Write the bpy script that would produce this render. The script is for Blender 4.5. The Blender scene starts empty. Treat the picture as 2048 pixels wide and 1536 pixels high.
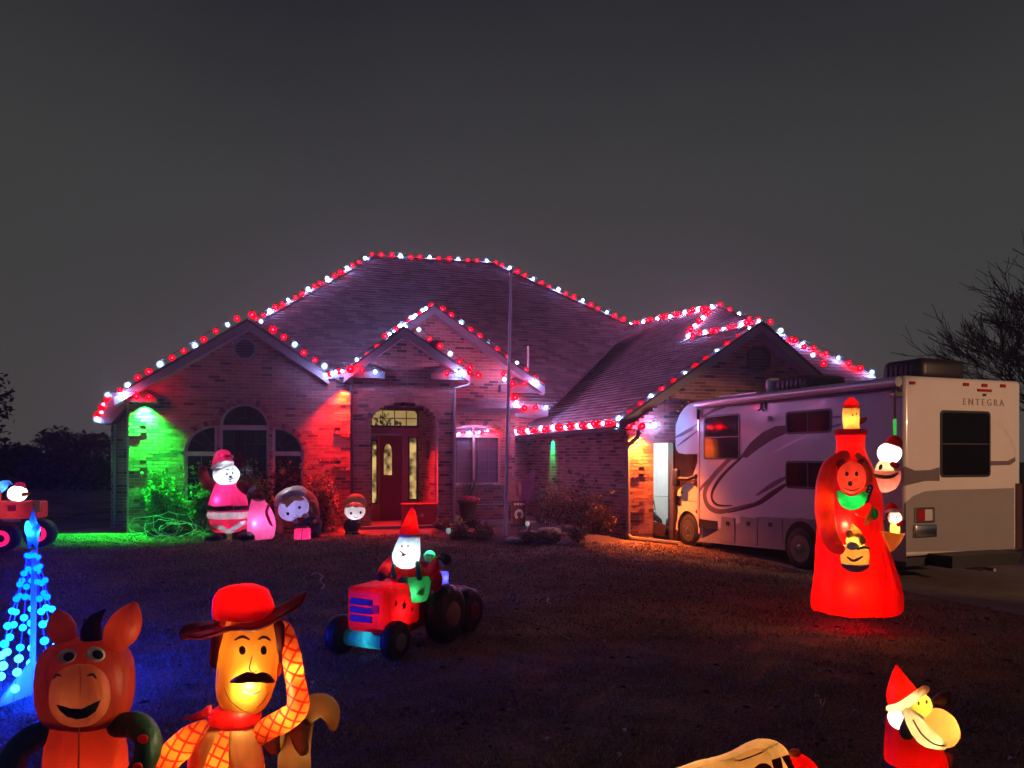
import bpy, math, random
import numpy as np
from mathutils import Vector, Matrix, noise
random.seed(11)
HAZE = 0.0018
rng = np.random.default_rng(5)
R = math.radians
scn = bpy.context.scene
col = scn.collection

# ------------------------------------------------------------------ camera, sky, lamp, exposure
CAMZ, FPX, HX, HY = 1.95, 1539.0, 1024.0, 917.0
cam_d = bpy.data.cameras.new('camera')
cam_d.sensor_width = 36.0
cam_d.lens = FPX / 2048 * 36.0
cam_d.shift_y = (HY - 768.0) / 2048.0
cam_d.clip_start, cam_d.clip_end = 0.05, 800
cam = bpy.data.objects.new('camera', cam_d)
cam.location = (0, 0, CAMZ)
cam.rotation_euler = (R(90), 0, 0)
col.objects.link(cam)
scn.camera = cam

wd = bpy.data.worlds.new('World')
scn.world = wd
wd.use_nodes = True
wn, wl = wd.node_tree.nodes, wd.node_tree.links
bg = wn['Background']
tc = wn.new('ShaderNodeTexCoord')
sx = wn.new('ShaderNodeSeparateXYZ')
wr = wn.new('ShaderNodeValToRGB')
ns = wn.new('ShaderNodeTexNoise'); ns.inputs['Scale'].default_value = 2.2; ns.inputs['Detail'].default_value = 4
mx = wn.new('ShaderNodeMath'); mx.operation = 'MULTIPLY_ADD'; mx.inputs[1].default_value = 0.17
wl.new(tc.outputs['Generated'], sx.inputs[0]); wl.new(tc.outputs['Generated'], ns.inputs['Vector'])
wl.new(ns.outputs['Fac'], mx.inputs[0]); wl.new(sx.outputs['Z'], mx.inputs[2])
wl.new(mx.outputs[0], wr.inputs[0]); wl.new(wr.outputs['Color'], bg.inputs['Color'])
e = wr.color_ramp.elements
e[0].position = 0.02; e[0].color = (0.070, 0.060, 0.057, 1)
e[1].position = 1.0; e[1].color = (0.012, 0.012, 0.015, 1)
q = e.new(0.24); q.color = (0.054, 0.053, 0.051, 1)
q = e.new(0.42); q.color = (0.043, 0.044, 0.044, 1)
q = e.new(0.62); q.color = (0.021, 0.021, 0.026, 1)
bg.inputs['Strength'].default_value = 0.5

scn.view_settings.view_transform = 'Standard'
scn.view_settings.look = 'None'
scn.view_settings.exposure = 1.0
scn.view_settings.gamma = 1.0
scn.view_settings.use_curve_mapping = False
scn.render.engine = 'CYCLES'
cy = scn.cycles
cy.use_denoising = True
try:
    cy.denoiser = 'OPENIMAGEDENOISE'
except Exception:
    pass
cy.max_bounces = 6; cy.diffuse_bounces = 3; cy.glossy_bounces = 3; cy.transmission_bounces = 4; cy.transparent_max_bounces = 12
cy.sample_clamp_indirect = 4.0
cy.caustics_reflective = False; cy.caustics_refractive = False
cy.use_light_tree = True

# ------------------------------------------------------------------ geometry helpers
def ray(px, py):
    return Vector(((px - HX) / FPX, 1.0, (HY - py) / FPX))
def W(px, py, Y):
    return Vector((0, 0, CAMZ)) + ray(px, py) * Y
def sstep(a, b, x):
    t = min(1.0, max(0.0, (x - a) / (b - a)))
    return t * t * (3 - 2 * t)
def g(x, y):
    h = 0.30 * (1 - 0.75 * sstep(0.3, 4.2, x)) * sstep(8.0, 17.0, y) * (1 - sstep(2.2, 6.0, x))
    return h
def gv(x, y, dz=0.0):
    return Vector((x, y, g(x, y) + dz))

class MB:
    def __init__(s):
        s.v, s.f, s.m, s.s = [], [], [], []
    def add(s, vs, fs, mat=0, smooth=False):
        b = len(s.v)
        s.v.extend([tuple(p) for p in vs])
        for f in fs:
            s.f.append(tuple(i + b for i in f)); s.m.append(mat); s.s.append(smooth)
    def box(s, c, size, M=None, mat=0):
        hx, hy, hz = size[0] / 2, size[1] / 2, size[2] / 2
        c = Vector(c); vs = []
        for z in (-hz, hz):
            for x, y in ((-hx, -hy), (hx, -hy), (hx, hy), (-hx, hy)):
                p = Vector((x, y, z))
                vs.append(c + (M @ p if M else p))
        s.add(vs, [(3, 2, 1, 0), (4, 5, 6, 7), (0, 1, 5, 4), (1, 2, 6, 5), (2, 3, 7, 6), (3, 0, 4, 7)], mat)
        return s
    def rbox(s, c, size, b, M=None, mat=0, seg=3, smooth=True):
        # box with rounded vertical edges and softened top and bottom
        c = Vector(c); rings = []
        hx, hy, hz = size[0] / 2, size[1] / 2, size[2] / 2
        b = min(b, hx * .98, hy * .98, hz * .98)
        def ring(inset, z):
            out = []
            bb = b
            for sx_, sy_, a0 in ((1, 1, 0), (-1, 1, 90), (-1, -1, 180), (1, -1, 270)):
                for k in range(seg + 1):
                    a = R(a0 + 90 * k / seg)
                    p = Vector((sx_ * (hx - bb) + (bb - inset) * math.cos(a), sy_ * (hy - bb) + (bb - inset) * math.sin(a), z))
                    out.append(c + (M @ p if M else p))
            return out
        for k in range(seg + 1):
            a = R(90 * k / seg)
            rings.append(ring(b * (1 - math.sin(a)), -hz + b * (1 - math.cos(a))))
        for k in range(seg + 1):
            a = R(90 * (1 - k / seg))
            rings.append(ring(b * (1 - math.sin(a)), hz - b * (1 - math.cos(a))))
        s.loft(rings, mat, smooth)
        return s
    def loft(s, rings, mat=0, smooth=True, cap=True, closed=True):
        n = len(rings[0]); vs = []; fs = []
        for r_ in rings: vs.extend(r_)
        for i in range(len(rings) - 1):
            for j in range(n if closed else n - 1):
                k = (j + 1) % n
                fs.append((i * n + j, i * n + k, (i + 1) * n + k, (i + 1) * n + j))
        s.add(vs, fs, mat, smooth)
        if cap:
            s.add(rings[0], [tuple(range(n - 1, -1, -1))], mat, False)
            s.add(rings[-1], [tuple(range(n))], mat, False)
        return s
    def tube(s, pts, rad, n=8, mat=0, smooth=True, cap=True):
        pts = [Vector(p) for p in pts]
        if not hasattr(rad, '__len__'): rad = [rad] * len(pts)
        rings = []; prev = None
        for i, p in enumerate(pts):
            a = pts[max(0, i - 1)]; b = pts[min(len(pts) - 1, i + 1)]
            d = (b - a)
            d = d.normalized() if d.length > 1e-9 else Vector((0, 0, 1))
            if prev is None:
                t = d.cross(Vector((0, 0, 1)))
                if t.length < 1e-3: t = d.cross(Vector((0, 1, 0)))
            else:
                t = prev - d * prev.dot(d)
                if t.length < 1e-6: t = d.orthogonal()
            t.normalize(); prev = t; w = d.cross(t)
            rings.append([p + (t * math.cos(2 * math.pi * k / n) + w * math.sin(2 * math.pi * k / n)) * rad[i] for k in range(n)])
        return s.loft(rings, mat, smooth, cap)
    def lathe(s, prof, c=(0, 0, 0), M=None, n=20, mat=0, smooth=True, cap=True):
        c = Vector(c); rings = []
        for r_, z in prof:
            ring = []
            for k in range(n):
                a = 2 * math.pi * k / n
                p = Vector((r_ * math.cos(a), r_ * math.sin(a), z))
                ring.append(c + (M @ p if M else p))
            rings.append(ring)
        return s.loft(rings, mat, smooth, cap)
    def ell(s, c, r, M=None, nu=22, nv=14, mat=0, pw=1.0):
        c = Vector(c); rings = []
        for i in range(nv + 1):
            t = -math.pi / 2 + math.pi * i / nv
            ct, st = math.cos(t), math.sin(t)
            ct = max(ct, 0.004)
            if pw != 1: ct, st = ct ** pw, math.copysign(abs(st) ** pw, st)
            ring = []
            for k in range(nu):
                a = 2 * math.pi * k / nu
                p = Vector((r[0] * ct * math.cos(a), r[1] * ct * math.sin(a), r[2] * st))
                ring.append(c + (M @ p if M else p))
            rings.append(ring)
        return s.loft(rings, mat, True)
    def prism(s, poly, off, mat=0):
        n = len(poly); poly = [Vector(p) for p in poly]; off = Vector(off)
        vs = poly + [p + off for p in poly]
        fs = [tuple(range(n)), tuple(range(2 * n - 1, n - 1, -1))]
        for i in range(n):
            j = (i + 1) % n
            fs.append((j, i, n + i, n + j))
        s.add(vs, fs, mat)
        return s
    def mesh(s, name):
        me = bpy.data.meshes.new(name)
        me.from_pydata(s.v, [], s.f)
        me.polygons.foreach_set('material_index', s.m)
        me.polygons.foreach_set('use_smooth', s.s)
        me.update()
        return me

def rotM(x=0, y=0, z=0):
    return (Matrix.Rotation(R(z), 3, 'Z') @ Matrix.Rotation(R(y), 3, 'Y') @ Matrix.Rotation(R(x), 3, 'X'))

def empty(name, loc=(0, 0, 0), rz=0.0):
    o = bpy.data.objects.new(name, None)
    o.empty_display_size = 0.2
    o.location = loc; o.rotation_euler = (0, 0, rz)
    col.objects.link(o)
    return o
def tag(o, label=None, cat=None, group=None, kind=None):
    if label: o['label'] = label
    if cat: o['category'] = cat
    if group: o['group'] = group
    if kind: o['kind'] = kind
    return o
def thing(name, label, cat, loc=(0, 0, 0), rz=0.0, group=None):
    return tag(empty(name, loc, rz), label, cat, group)
def obj(name, mb, mats, parent=None, world=False, loc=None, label=None, kind=None, weld=False):
    """one mesh object; world=True: vertices are given in world space and the parent is unrotated"""
    if not isinstance(mats, (list, tuple)): mats = [mats]
    if isinstance(mb, MB):
        if world and parent is not None:
            o_ = parent.location if parent.parent is None else parent.parent.location + parent.location
            mb.v = [(p[0] - o_[0], p[1] - o_[1], p[2] - o_[2]) for p in mb.v]
        me = mb.mesh(name)
        for m in mats: me.materials.append(m)
    else:
        me = mb
    o = bpy.data.objects.new(name, me)
    if loc is not None: o.location = loc
    if parent is not None: o.parent = parent
    if label: o['label'] = label
    if kind: o['kind'] = kind
    col.objects.link(o)
    return o
def lamp(name, kind, energy, color, loc, parent=None, size=0.04, rot=None, spot=None, blend=0.5):
    d = bpy.data.lights.new(name, kind)
    d.energy = energy; d.color = color
    if kind in ('POINT', 'SPOT'): d.shadow_soft_size = size
    if kind == 'SPOT':
        d.spot_size = R(spot); d.spot_blend = blend
    o = bpy.data.objects.new(name, d)
    o.location = loc
    if rot is not None: o.rotation_euler = rot
    if parent is not None: o.parent = parent
    col.objects.link(o)
    return o
def smooth_rows(rows, k=4):
    """Catmull-Rom resampling of a list of equal-length tuples"""
    rows = [np.array(r_, float) for r_ in rows]; out = []
    for i in range(len(rows) - 1):
        p0 = rows[max(0, i - 1)]; p1 = rows[i]; p2 = rows[i + 1]; p3 = rows[min(len(rows) - 1, i + 2)]
        for j in range(k):
            t = j / k
            out.append(0.5 * (2 * p1 + (p2 - p0) * t + (2 * p0 - 5 * p1 + 4 * p2 - p3) * t * t + (3 * p1 - p0 - 3 * p2 + p3) * t ** 3))
    out.append(rows[-1])
    return [tuple(r_) for r_ in out]

# ------------------------------------------------------------------ materials
def newmat(name):
    m = bpy.data.materials.new(name); m.use_nodes = True
    return m, m.node_tree.nodes, m.node_tree.links, m.node_tree.nodes['Principled BSDF']
def pm(name, c, rough=0.6, var=0.18, scale=9.0, bump=0.0, bscale=60.0, metal=0.0, spec=0.5, coat=0.0):
    """principled material whose colour and relief come from object-space noise"""
    m, n, l, b = newmat(name)
    t = n.new('ShaderNodeTexCoord'); x = n.new('ShaderNodeTexNoise')
    x.inputs['Scale'].default_value = scale; x.inputs['Detail'].default_value = 5
    r_ = n.new('ShaderNodeValToRGB')
    lo = [max(0, k * (1 - var)) for k in c]; hi = [min(1, k * (1 + var)) for k in c]
    r_.color_ramp.elements[0].color = (*lo, 1); r_.color_ramp.elements[0].position = 0.3
    r_.color_ramp.elements[1].color = (*hi, 1); r_.color_ramp.elements[1].position = 0.7
    l.new(t.outputs['Object'], x.inputs['Vector']); l.new(x.outputs['Fac'], r_.inputs[0]); l.new(r_.outputs[0], b.inputs['Base Color'])
    b.inputs['Roughness'].default_value = rough; b.inputs['Metallic'].default_value = metal
    b.inputs['Specular IOR Level'].default_value = spec
    b.inputs['Coat Weight'].default_value = coat
    if bump:
        y = n.new('ShaderNodeTexNoise'); y.inputs['Scale'].default_value = bscale; y.inputs['Detail'].default_value = 6
        bm = n.new('ShaderNodeBump'); bm.inputs['Strength'].default_value = bump; bm.inputs['Distance'].default_value = 0.02
        l.new(t.outputs['Object'], y.inputs['Vector']); l.new(y.outputs['Fac'], bm.inputs['Height']); l.new(bm.outputs[0], b.inputs['Normal'])
    return m
def fabric(name, c, trans=0.5, wrinkle=0.35):
    """thin inflated nylon: partly lets the light of the bulb inside through"""
    m, n, l, b = newmat(name)
    t = n.new('ShaderNodeTexCoord'); x = n.new('ShaderNodeTexNoise'); x.inputs['Scale'].default_value = 7; x.inputs['Detail'].default_value = 3
    bm = n.new('ShaderNodeBump'); bm.inputs['Strength'].default_value = wrinkle * 1.6; bm.inputs['Distance'].default_value = 0.05
    mpp = n.new('ShaderNodeMapping'); mpp.inputs['Scale'].default_value = (1.5, 1.5, .6); l.new(t.outputs['Object'], mpp.inputs['Vector']); l.new(mpp.outputs[0], x.inputs['Vector']); l.new(x.outputs['Fac'], bm.inputs['Height'])
    l.new(bm.outputs[0], b.inputs['Normal'])
    mp = n.new('ShaderNodeMapRange'); mp.inputs[1].default_value = .3; mp.inputs[2].default_value = .7; mp.inputs[3].default_value = 0.80; mp.inputs[4].default_value = 1.08
    l.new(x.outputs['Fac'], mp.inputs[0])
    mc = n.new('ShaderNodeMix'); mc.data_type = 'RGBA'; mc.blend_type = 'MULTIPLY'; mc.inputs[0].default_value = 1
    mc.inputs[6].default_value = (*c, 1); l.new(mp.outputs[0], mc.inputs[7])
    l.new(mc.outputs[2], b.inputs['Base Color']); b.inputs['Roughness'].default_value = 0.5
    tr = n.new('ShaderNodeBsdfTranslucent'); l.new(mc.outputs[2], tr.inputs[0]); l.new(bm.outputs[0], tr.inputs['Normal'])
    mi = n.new('ShaderNodeMixShader'); mi.inputs[0].default_value = trans
    l.new(b.outputs[0], mi.inputs[1]); l.new(tr.outputs[0], mi.inputs[2]); l.new(mi.outputs[0], n['Material Output'].inputs[0])
    return m
def emis(name, c, strength):
    m, n, l, b = newmat(name)
    b.inputs['Base Color'].default_value = (*[min(1, k * 0.5) for k in c], 1)
    b.inputs['Emission Color'].default_value = (*c, 1); b.inputs['Emission Strength'].default_value = strength
    return m
def island_random(n, l):
    ge = n.new('ShaderNodeNewGeometry'); oi = n.new('ShaderNodeObjectInfo')
    a = n.new('ShaderNodeMath'); a.operation = 'ADD'; fr = n.new('ShaderNodeMath'); fr.operation = 'FRACT'
    l.new(ge.outputs['Random Per Island'], a.inputs[0]); l.new(oi.outputs['Random'], a.inputs[1]); l.new(a.outputs[0], fr.inputs[0])
    return fr.outputs[0]
def brick_mat(name, cols, rough=0.85, bump=0.5, bscale=45):
    m, n, l, b = newmat(name)
    f = island_random(n, l)
    r_ = n.new('ShaderNodeValToRGB'); r_.color_ramp.interpolation = 'CONSTANT'
    r_.color_ramp.elements.remove(r_.color_ramp.elements[1])
    for i, (p, c) in enumerate(cols):
        el = r_.color_ramp.elements[0] if i == 0 else r_.color_ramp.elements.new(p)
        el.position = p; el.color = (*c, 1)
    l.new(f, r_.inputs[0])
    t = n.new('ShaderNodeTexCoord'); x = n.new('ShaderNodeTexNoise'); x.inputs['Scale'].default_value = bscale; x.inputs['Detail'].default_value = 6
    l.new(t.outputs['Object'], x.inputs['Vector'])
    mp = n.new('ShaderNodeMapRange'); mp.inputs[3].default_value = 0.7; mp.inputs[4].default_value = 1.25
    l.new(x.outputs['Fac'], mp.inputs[0])
    mc = n.new('ShaderNodeMix'); mc.data_type = 'RGBA'; mc.blend_type = 'MULTIPLY'; mc.inputs[0].default_value = 1
    l.new(r_.outputs[0], mc.inputs[6]); l.new(mp.outputs[0], mc.inputs[7]); l.new(mc.outputs[2], b.inputs['Base Color'])
    bm = n.new('ShaderNodeBump'); bm.inputs['Strength'].default_value = bump; bm.inputs['Distance'].default_value = 0.01
    l.new(x.outputs['Fac'], bm.inputs['Height']); l.new(bm.outputs[0], b.inputs['Normal'])
    b.inputs['Roughness'].default_value = rough
    return m
def glass_mat(name, c, rough=0.06, alpha=1.0):
    m = pm(name, c, rough, 0.25, 3.0, spec=0.6)
    return m
def shell_mat(name, c, strength, op):
    """coloured lamp glass: glows and lets the filament show through"""
    m, n, l, b = newmat(name)
    em = n.new('ShaderNodeEmission'); em.inputs[0].default_value = (*c, 1); em.inputs[1].default_value = strength
    tr = n.new('ShaderNodeBsdfTransparent'); mi = n.new('ShaderNodeMixShader'); mi.inputs[0].default_value = op
    tr.inputs[0].default_value = (min(1, c[0] + .35), min(1, c[1] + .35), min(1, c[2] + .35), 1)
    l.new(tr.outputs[0], mi.inputs[1]); l.new(em.outputs[0], mi.inputs[2]); l.new(mi.outputs[0], n['Material Output'].inputs[0])
    return m

M = {}
M['brick'] = brick_mat('brick', [(0, (.37, .17, .13)), (.22, (.30, .125, .10)), (.45, (.43, .21, .165)), (.66, (.24, .10, .085)), (.80, (.35, .175, .145)), (.90, (.10, .052, .05))])
M['mortar'] = pm('mortar', (.52, .42, .38), .95, .15, 30, .4, 90)
M['shingle'] = brick_mat('shingle', [(0, (.20, .165, .16)), (.2, (.165, .135, .135)), (.42, (.23, .19, .18)), (.6, (.14, .115, .115)), (.74, (.19, .155, .15)), (.9, (.25, .21, .20))], .95, .6, 70)
M['deck'] = pm('roof_deck', (.10, .085, .085), .95, .2, 12)
M['trim'] = pm('trim_paint', (.24, .22, .23), .55, .08, 6)
M['eave'] = pm('eave_paint', (.085, .075, .08), .7, .08, 6)
M['soffit'] = pm('soffit_paint', (.24, .22, .22), .7, .08, 6)
M['frame'] = pm('window_frame', (.46, .38, .32), .5, .1, 6)
M['darkframe'] = pm('dark_frame', (.05, .035, .035), .5, .2, 6)
M['glass'] = glass_mat('dark_glass', (.010, .011, .018))
M['greyglass'] = glass_mat('curtained_glass', (.13, .12, .15), .12)
M['door'] = pm('door_paint', (.22, .03, .035), .4, .12, 10)
M['doorframe'] = pm('door_frame', (.42, .20, .20), .5, .1, 10)
M['white'] = pm('white_paint', (.78, .76, .74), .35, .04, 4)
M['black'] = pm('black_plastic', (.012, .012, .014), .45, .3, 20)
M['rubber'] = pm('rubber', (.015, .015, .016), .8, .3, 30)
M['chrome'] = pm('chrome', (.75, .73, .72), .18, .05, 10, metal=1.0)
M['steel'] = pm('galvanised_steel', (.55, .53, .52), .35, .12, 10, metal=.8)
M['concrete'] = pm('concrete', (.17, .14, .125), .9, .18, 3.5, .35, 60)
M['mulch'] = pm('mulch', (.060, .038, .028), .95, .5, 40, 1.0, 55)
M['stone'] = pm('stone', (.34, .27, .24), .9, .3, 12, .6, 25)
M['leafgreen'] = brick_mat('leaf_green', [(0, (.09, .17, .05)), (.35, (.13, .23, .07)), (.7, (.07, .13, .045))], .6, .2, 20)
M['leafbrown'] = brick_mat('leaf_brown', [(0, (.30, .17, .06)), (.3, (.22, .12, .05)), (.55, (.40, .24, .10)), (.8, (.13, .09, .05))], .7, .2, 20)
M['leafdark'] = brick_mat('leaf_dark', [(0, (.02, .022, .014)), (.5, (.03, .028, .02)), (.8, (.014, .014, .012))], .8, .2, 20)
M['bark'] = pm('bark', (.06, .045, .04), .9, .3, 14, .6, 40)
M['wire'] = pm('wire', (.02, .02, .02), .6, .2, 20)
# ------------------------------------------------------------------ ground
def ground_mat():
    m, n, l, b = newmat('dormant_lawn')
    t = n.new('ShaderNodeTexCoord')
    x = n.new('ShaderNodeTexNoise'); x.inputs['Scale'].default_value = 0.9; x.inputs['Detail'].default_value = 8
    y = n.new('ShaderNodeTexNoise'); y.inputs['Scale'].default_value = 26; y.inputs['Detail'].default_value = 8; y.inputs['Roughness'].default_value = .75
    z = n.new('ShaderNodeTexVoronoi'); z.inputs['Scale'].default_value = 3.1
    for k in (x, y, z): l.new(t.outputs['Object'], k.inputs['Vector'])
    r1 = n.new('ShaderNodeValToRGB')
    r1.color_ramp.elements[0].color = (.14, .088, .055, 1); r1.color_ramp.elements[0].position = .36
    r1.color_ramp.elements[1].color = (.50, .33, .21, 1); r1.color_ramp.elements[1].position = .68
    l.new(y.outputs['Fac'], r1.inputs[0])
    mp = n.new('ShaderNodeMapRange'); mp.inputs[1].default_value = .3; mp.inputs[2].default_value = .7; mp.inputs[3].default_value = .45; mp.inputs[4].default_value = 1.3
    l.new(x.outputs['Fac'], mp.inputs[0])
    mc = n.new('ShaderNodeMix'); mc.data_type = 'RGBA'; mc.blend_type = 'MULTIPLY'; mc.inputs[0].default_value = 1
    l.new(r1.outputs[0], mc.inputs[6]); l.new(mp.outputs[0], mc.inputs[7]); l.new(mc.outputs[2], b.inputs['Base Color'])
    b.inputs['Roughness'].default_value = 1.0; b.inputs['Specular IOR Level'].default_value = .1
    bm = n.new('ShaderNodeBump'); bm.inputs['Strength'].default_value = 1.0; bm.inputs['Distance'].default_value = .05
    l.new(y.outputs['Fac'], bm.inputs['Height']); l.new(bm.outputs[0], b.inputs['Normal'])
    return m
M['lawn'] = ground_mat()
def grid_sheet(xs, ys, dz=0.0, rough=0.0):
    mb = MB(); nx, ny = len(xs), len(ys)
    vs = [(x, y, g(x, y) + dz + (rough * (noise.noise(Vector((x * .7, y * .7, 0)))) if rough else 0)) for y in ys for x in xs]
    fs = [(j * nx + i, j * nx + i + 1, (j + 1) * nx + i + 1, (j + 1) * nx + i) for j in range(ny - 1) for i in range(nx - 1)]
    mb.add(vs, fs, 0, True)
    return mb
xs = list(np.concatenate([np.linspace(-260, -24, 12), np.linspace(-22, 22, 90), np.linspace(24, 260, 12)]))
ys = list(np.concatenate([np.linspace(-60, 0, 8), np.linspace(0.5, 30, 76), np.linspace(32, 500, 18)]))
obj('ground', grid_sheet(xs, ys), M['lawn'], kind='structure')

# driveway: strip to the right of the lawn, from the garage door past the motorhome
drive_edge = [(1.75, 17.95), (2.9, 17.55), (4.35, 16.9), (4.7, 15.0), (5.0, 13.2), (5.72, 11.3), (6.3, 9.6), (7.4, 7.4), (9.5, 4.0)]
mb = MB(); ed = smooth_rows(drive_edge, 5); vs = []
for i, (x, y) in enumerate(ed):
    for k in range(9):
        xx = x + (26 - x) * (k / 8) ** 1.5
        vs.append((xx, y + 0.35 * (xx - x) * .25, g(xx, y) + 0.012))
fs = [(i * 9 + k, i * 9 + k + 1, (i + 1) * 9 + k + 1, (i + 1) * 9 + k) for i in range(len(ed) - 1) for k in range(8)]
mb.add(vs, fs, 0, True)
obj('driveway', mb, M['concrete'], kind='structure')
# strip of the driveway edge that catches the light
mb = MB(); vs = []
for i, (x, y) in enumerate(ed):
    for (dx, dz) in ((-0.06, -.02), (-0.05, .022), (0.03, .024), (0.04, .012)):
        vs.append((x + dx, y, g(x, y) + dz))
fs = [(i * 4 + k, i * 4 + k + 1, i * 4 + k + 5, i * 4 + k + 4) for i in range(len(ed) - 1) for k in range(3)]
mb.add(vs, fs)
obj('driveway_edge', mb, M['concrete'], kind='structure')

# blades of dormant grass
def blades(name, n, xr, yr, h, wide, mat, keep):
    P = []
    while len(P) < n:
        m = n
        y = yr[0] + (yr[1] - yr[0]) * rng.random(m) ** 0.75
        x = (rng.random(m) * 2 - 1) * (y * .70 + .4)
        for a, b in zip(x, y):
            if keep(a, b): P.append((a, b))
            if len(P) >= n: break
    P = np.array(P); z = np.array([g(a, b) for a, b in P])
    a = rng.random(n) * 2 * np.pi; hh = h * (.4 + .9 * rng.random(n)); ww = wide * (.6 + .8 * rng.random(n))
    cl = np.sin(P[:, 0] * 5.1 + 2 * np.sin(P[:, 1] * 3.3)) * np.sin(P[:, 1] * 6.3 + 1.7 * np.sin(P[:, 0] * 4.1)) + .6 * np.sin(P[:, 0] * 17 + P[:, 1] * 3) * np.sin(P[:, 1] * 15 - P[:, 0] * 5); hh = hh * np.clip(.85 + .75 * cl, .25, 2.4)
    lean = hh * (.3 + 1.1 * rng.random(n)); la = rng.random(n) * 2 * np.pi
    V = np.zeros((n, 3, 3))
    V[:, 0, 0] = P[:, 0] - np.cos(a) * ww; V[:, 0, 1] = P[:, 1] - np.sin(a) * ww; V[:, 0, 2] = z - .004
    V[:, 1, 0] = P[:, 0] + np.cos(a) * ww; V[:, 1, 1] = P[:, 1] + np.sin(a) * ww; V[:, 1, 2] = z - .004
    V[:, 2, 0] = P[:, 0] + np.cos(la) * lean; V[:, 2, 1] = P[:, 1] + np.sin(la) * lean; V[:, 2, 2] = z + hh
    me = bpy.data.meshes.new(name)
    me.vertices.add(n * 3); me.vertices.foreach_set('co', V.reshape(-1))
    me.loops.add(n * 3); me.loops.foreach_set('vertex_index', np.arange(n * 3, dtype=np.int32))
    me.polygons.add(n); me.polygons.foreach_set('loop_start', np.arange(0, n * 3, 3, dtype=np.int32))
    me.polygons.foreach_set('loop_total', np.full(n, 3, dtype=np.int32))
    me.update(calc_edges=True); me.validate()
    me.materials.append(mat)
    return me
def on_lawn(x, y):
    for i in range(len(drive_edge) - 1):
        (xa, ya), (xb, yb) = drive_edge[i], drive_edge[i + 1]
        if yb <= y <= ya: return x < xa + (xb - xa) * (y - ya) / (yb - ya) - .08
    return x < 2.0
M['blade'] = brick_mat('grass_blade', [(0, (.28, .19, .12)), (.3, (.40, .28, .18)), (.55, (.18, .12, .075)), (.75, (.50, .37, .26)), (.92, (.11, .09, .055))], .9, .0)
gr = obj('grass', blades('grass', 150000, (-4, 4), (2.3, 8.5), .035, .0035, M['blade'], on_lawn), M['blade'], kind='stuff')
tag(gr, 'short brown dormant grass covering the lawn', 'grass')
gr2 = obj('grass', blades('grass_far', 90000, (-9, 6), (8.3, 16.5), .04, .008, M['blade'], on_lawn), M['blade'], kind='stuff')
tag(gr2, 'thinner brown grass of the lawn below the house', 'grass')
# scattered fallen leaves
mb = MB()
for k in range(1300):
    y = 2.6 + 13 * random.random() ** 1.2; x = (random.random() * 2 - 1) * y * .68
    if not on_lawn(x, y): continue
    p = gv(x, y, .03); a = random.random() * 6.28; s = .018 + .03 * random.random()
    c_, s_ = math.cos(a) * s, math.sin(a) * s
    mb.add([p + Vector((c_, s_, 0)), p + Vector((-s_ * .5, c_ * .5, .018)), p + Vector((-c_, -s_, .004)), p + Vector((s_ * .5, -c_ * .5, .02))], [(0, 1, 2, 3)])
lv = obj('fallen_leaves', mb, brick_mat('fallen_leaf', [(0, (.10, .06, .03)), (.4, (.035, .022, .014)), (.7, (.2, .13, .08)), (.93, (.5, .45, .4))], .8, .1), kind='stuff')
tag(lv, 'dry leaves and bits scattered over the lawn', 'leaves')

# ------------------------------------------------------------------ frames: vertical planes that walls, windows and lights lie in
class Frame:
    def __init__(s, O, d, off=0.0):
        s.d = Vector((d[0], d[1], 0)).normalized()
        s.n = Vector((s.d.y, -s.d.x, 0))          # outward, towards the street
        s.O = Vector((O[0], O[1], 0)) + s.n * off
    def pt(s, u, z, out=0.0):
        p = s.O + s.d * u + s.n * out
        return Vector((p.x, p.y, z))
    def hit(s, px, py, out=0.0):
        r_ = ray(px, py); o = s.O + s.n * out
        t = (o - Vector((0, 0, CAMZ))).dot(s.n) / r_.dot(s.n)
        p = Vector((0, 0, CAMZ)) + r_ * t
        return (p - s.O).dot(s.d), p.z
    def at(s, px, py, out=0.0):
        u, z = s.hit(px, py, out)
        return s.pt(u, z, out)
    def u(s, px, out=0.0): return s.hit(px, 900, out)[0]
    def rot(s): return math.atan2(s.d.y, s.d.x)
    def mat3(s): return Matrix.Rotation(s.rot(), 3, 'Z')
class Plane:
    def __init__(s, a, b, c):
        s.p = Vector(a); s.n = (Vector(b) - s.p).cross(Vector(c) - s.p).normalized()
        if s.n.z < 0: s.n = -s.n
    def at(s, px, py, lift=0.0):
        r_ = ray(px, py); p0 = s.p + s.n * lift
        t = (p0 - Vector((0, 0, CAMZ))).dot(s.n) / r_.dot(s.n)
        return Vector((0, 0, CAMZ)) + r_ * t

PH = R(15); HU = (math.cos(PH), math.sin(PH)); HVx, HVy = -math.sin(PH), math.cos(PH)
HA = Vector((-8.48, 17.0, 0))
def HP(u, v, z=0.0):
    return Vector((HA.x + u * HU[0] + v * HVx, HA.y + u * HU[1] + v * HVy, z))
def HF(v):
    p = HP(0, v); return Frame((p.x, p.y), HU)
F1 = HF(0.0)        # left gable front
F2 = HF(-0.30)      # entry front
F3 = HF(1.0)        # gable behind the entry
F4 = HF(2.2)        # main wall
FD = HF(1.25)       # door wall in the recess
FS = HF(1.4)        # set-back wall at the far left
GC = Vector((2.55, 17.0, 0))
FG = Frame((GC.x, GC.y), HU)                                   # garage front
gdir = Vector((-.412, .911, 0)).normalized()
gback = GC + gdir * 7.2
FW = Frame((gback.x, gback.y), (-gdir.x, -gdir.y))             # garage side wall, runs towards the street

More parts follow.
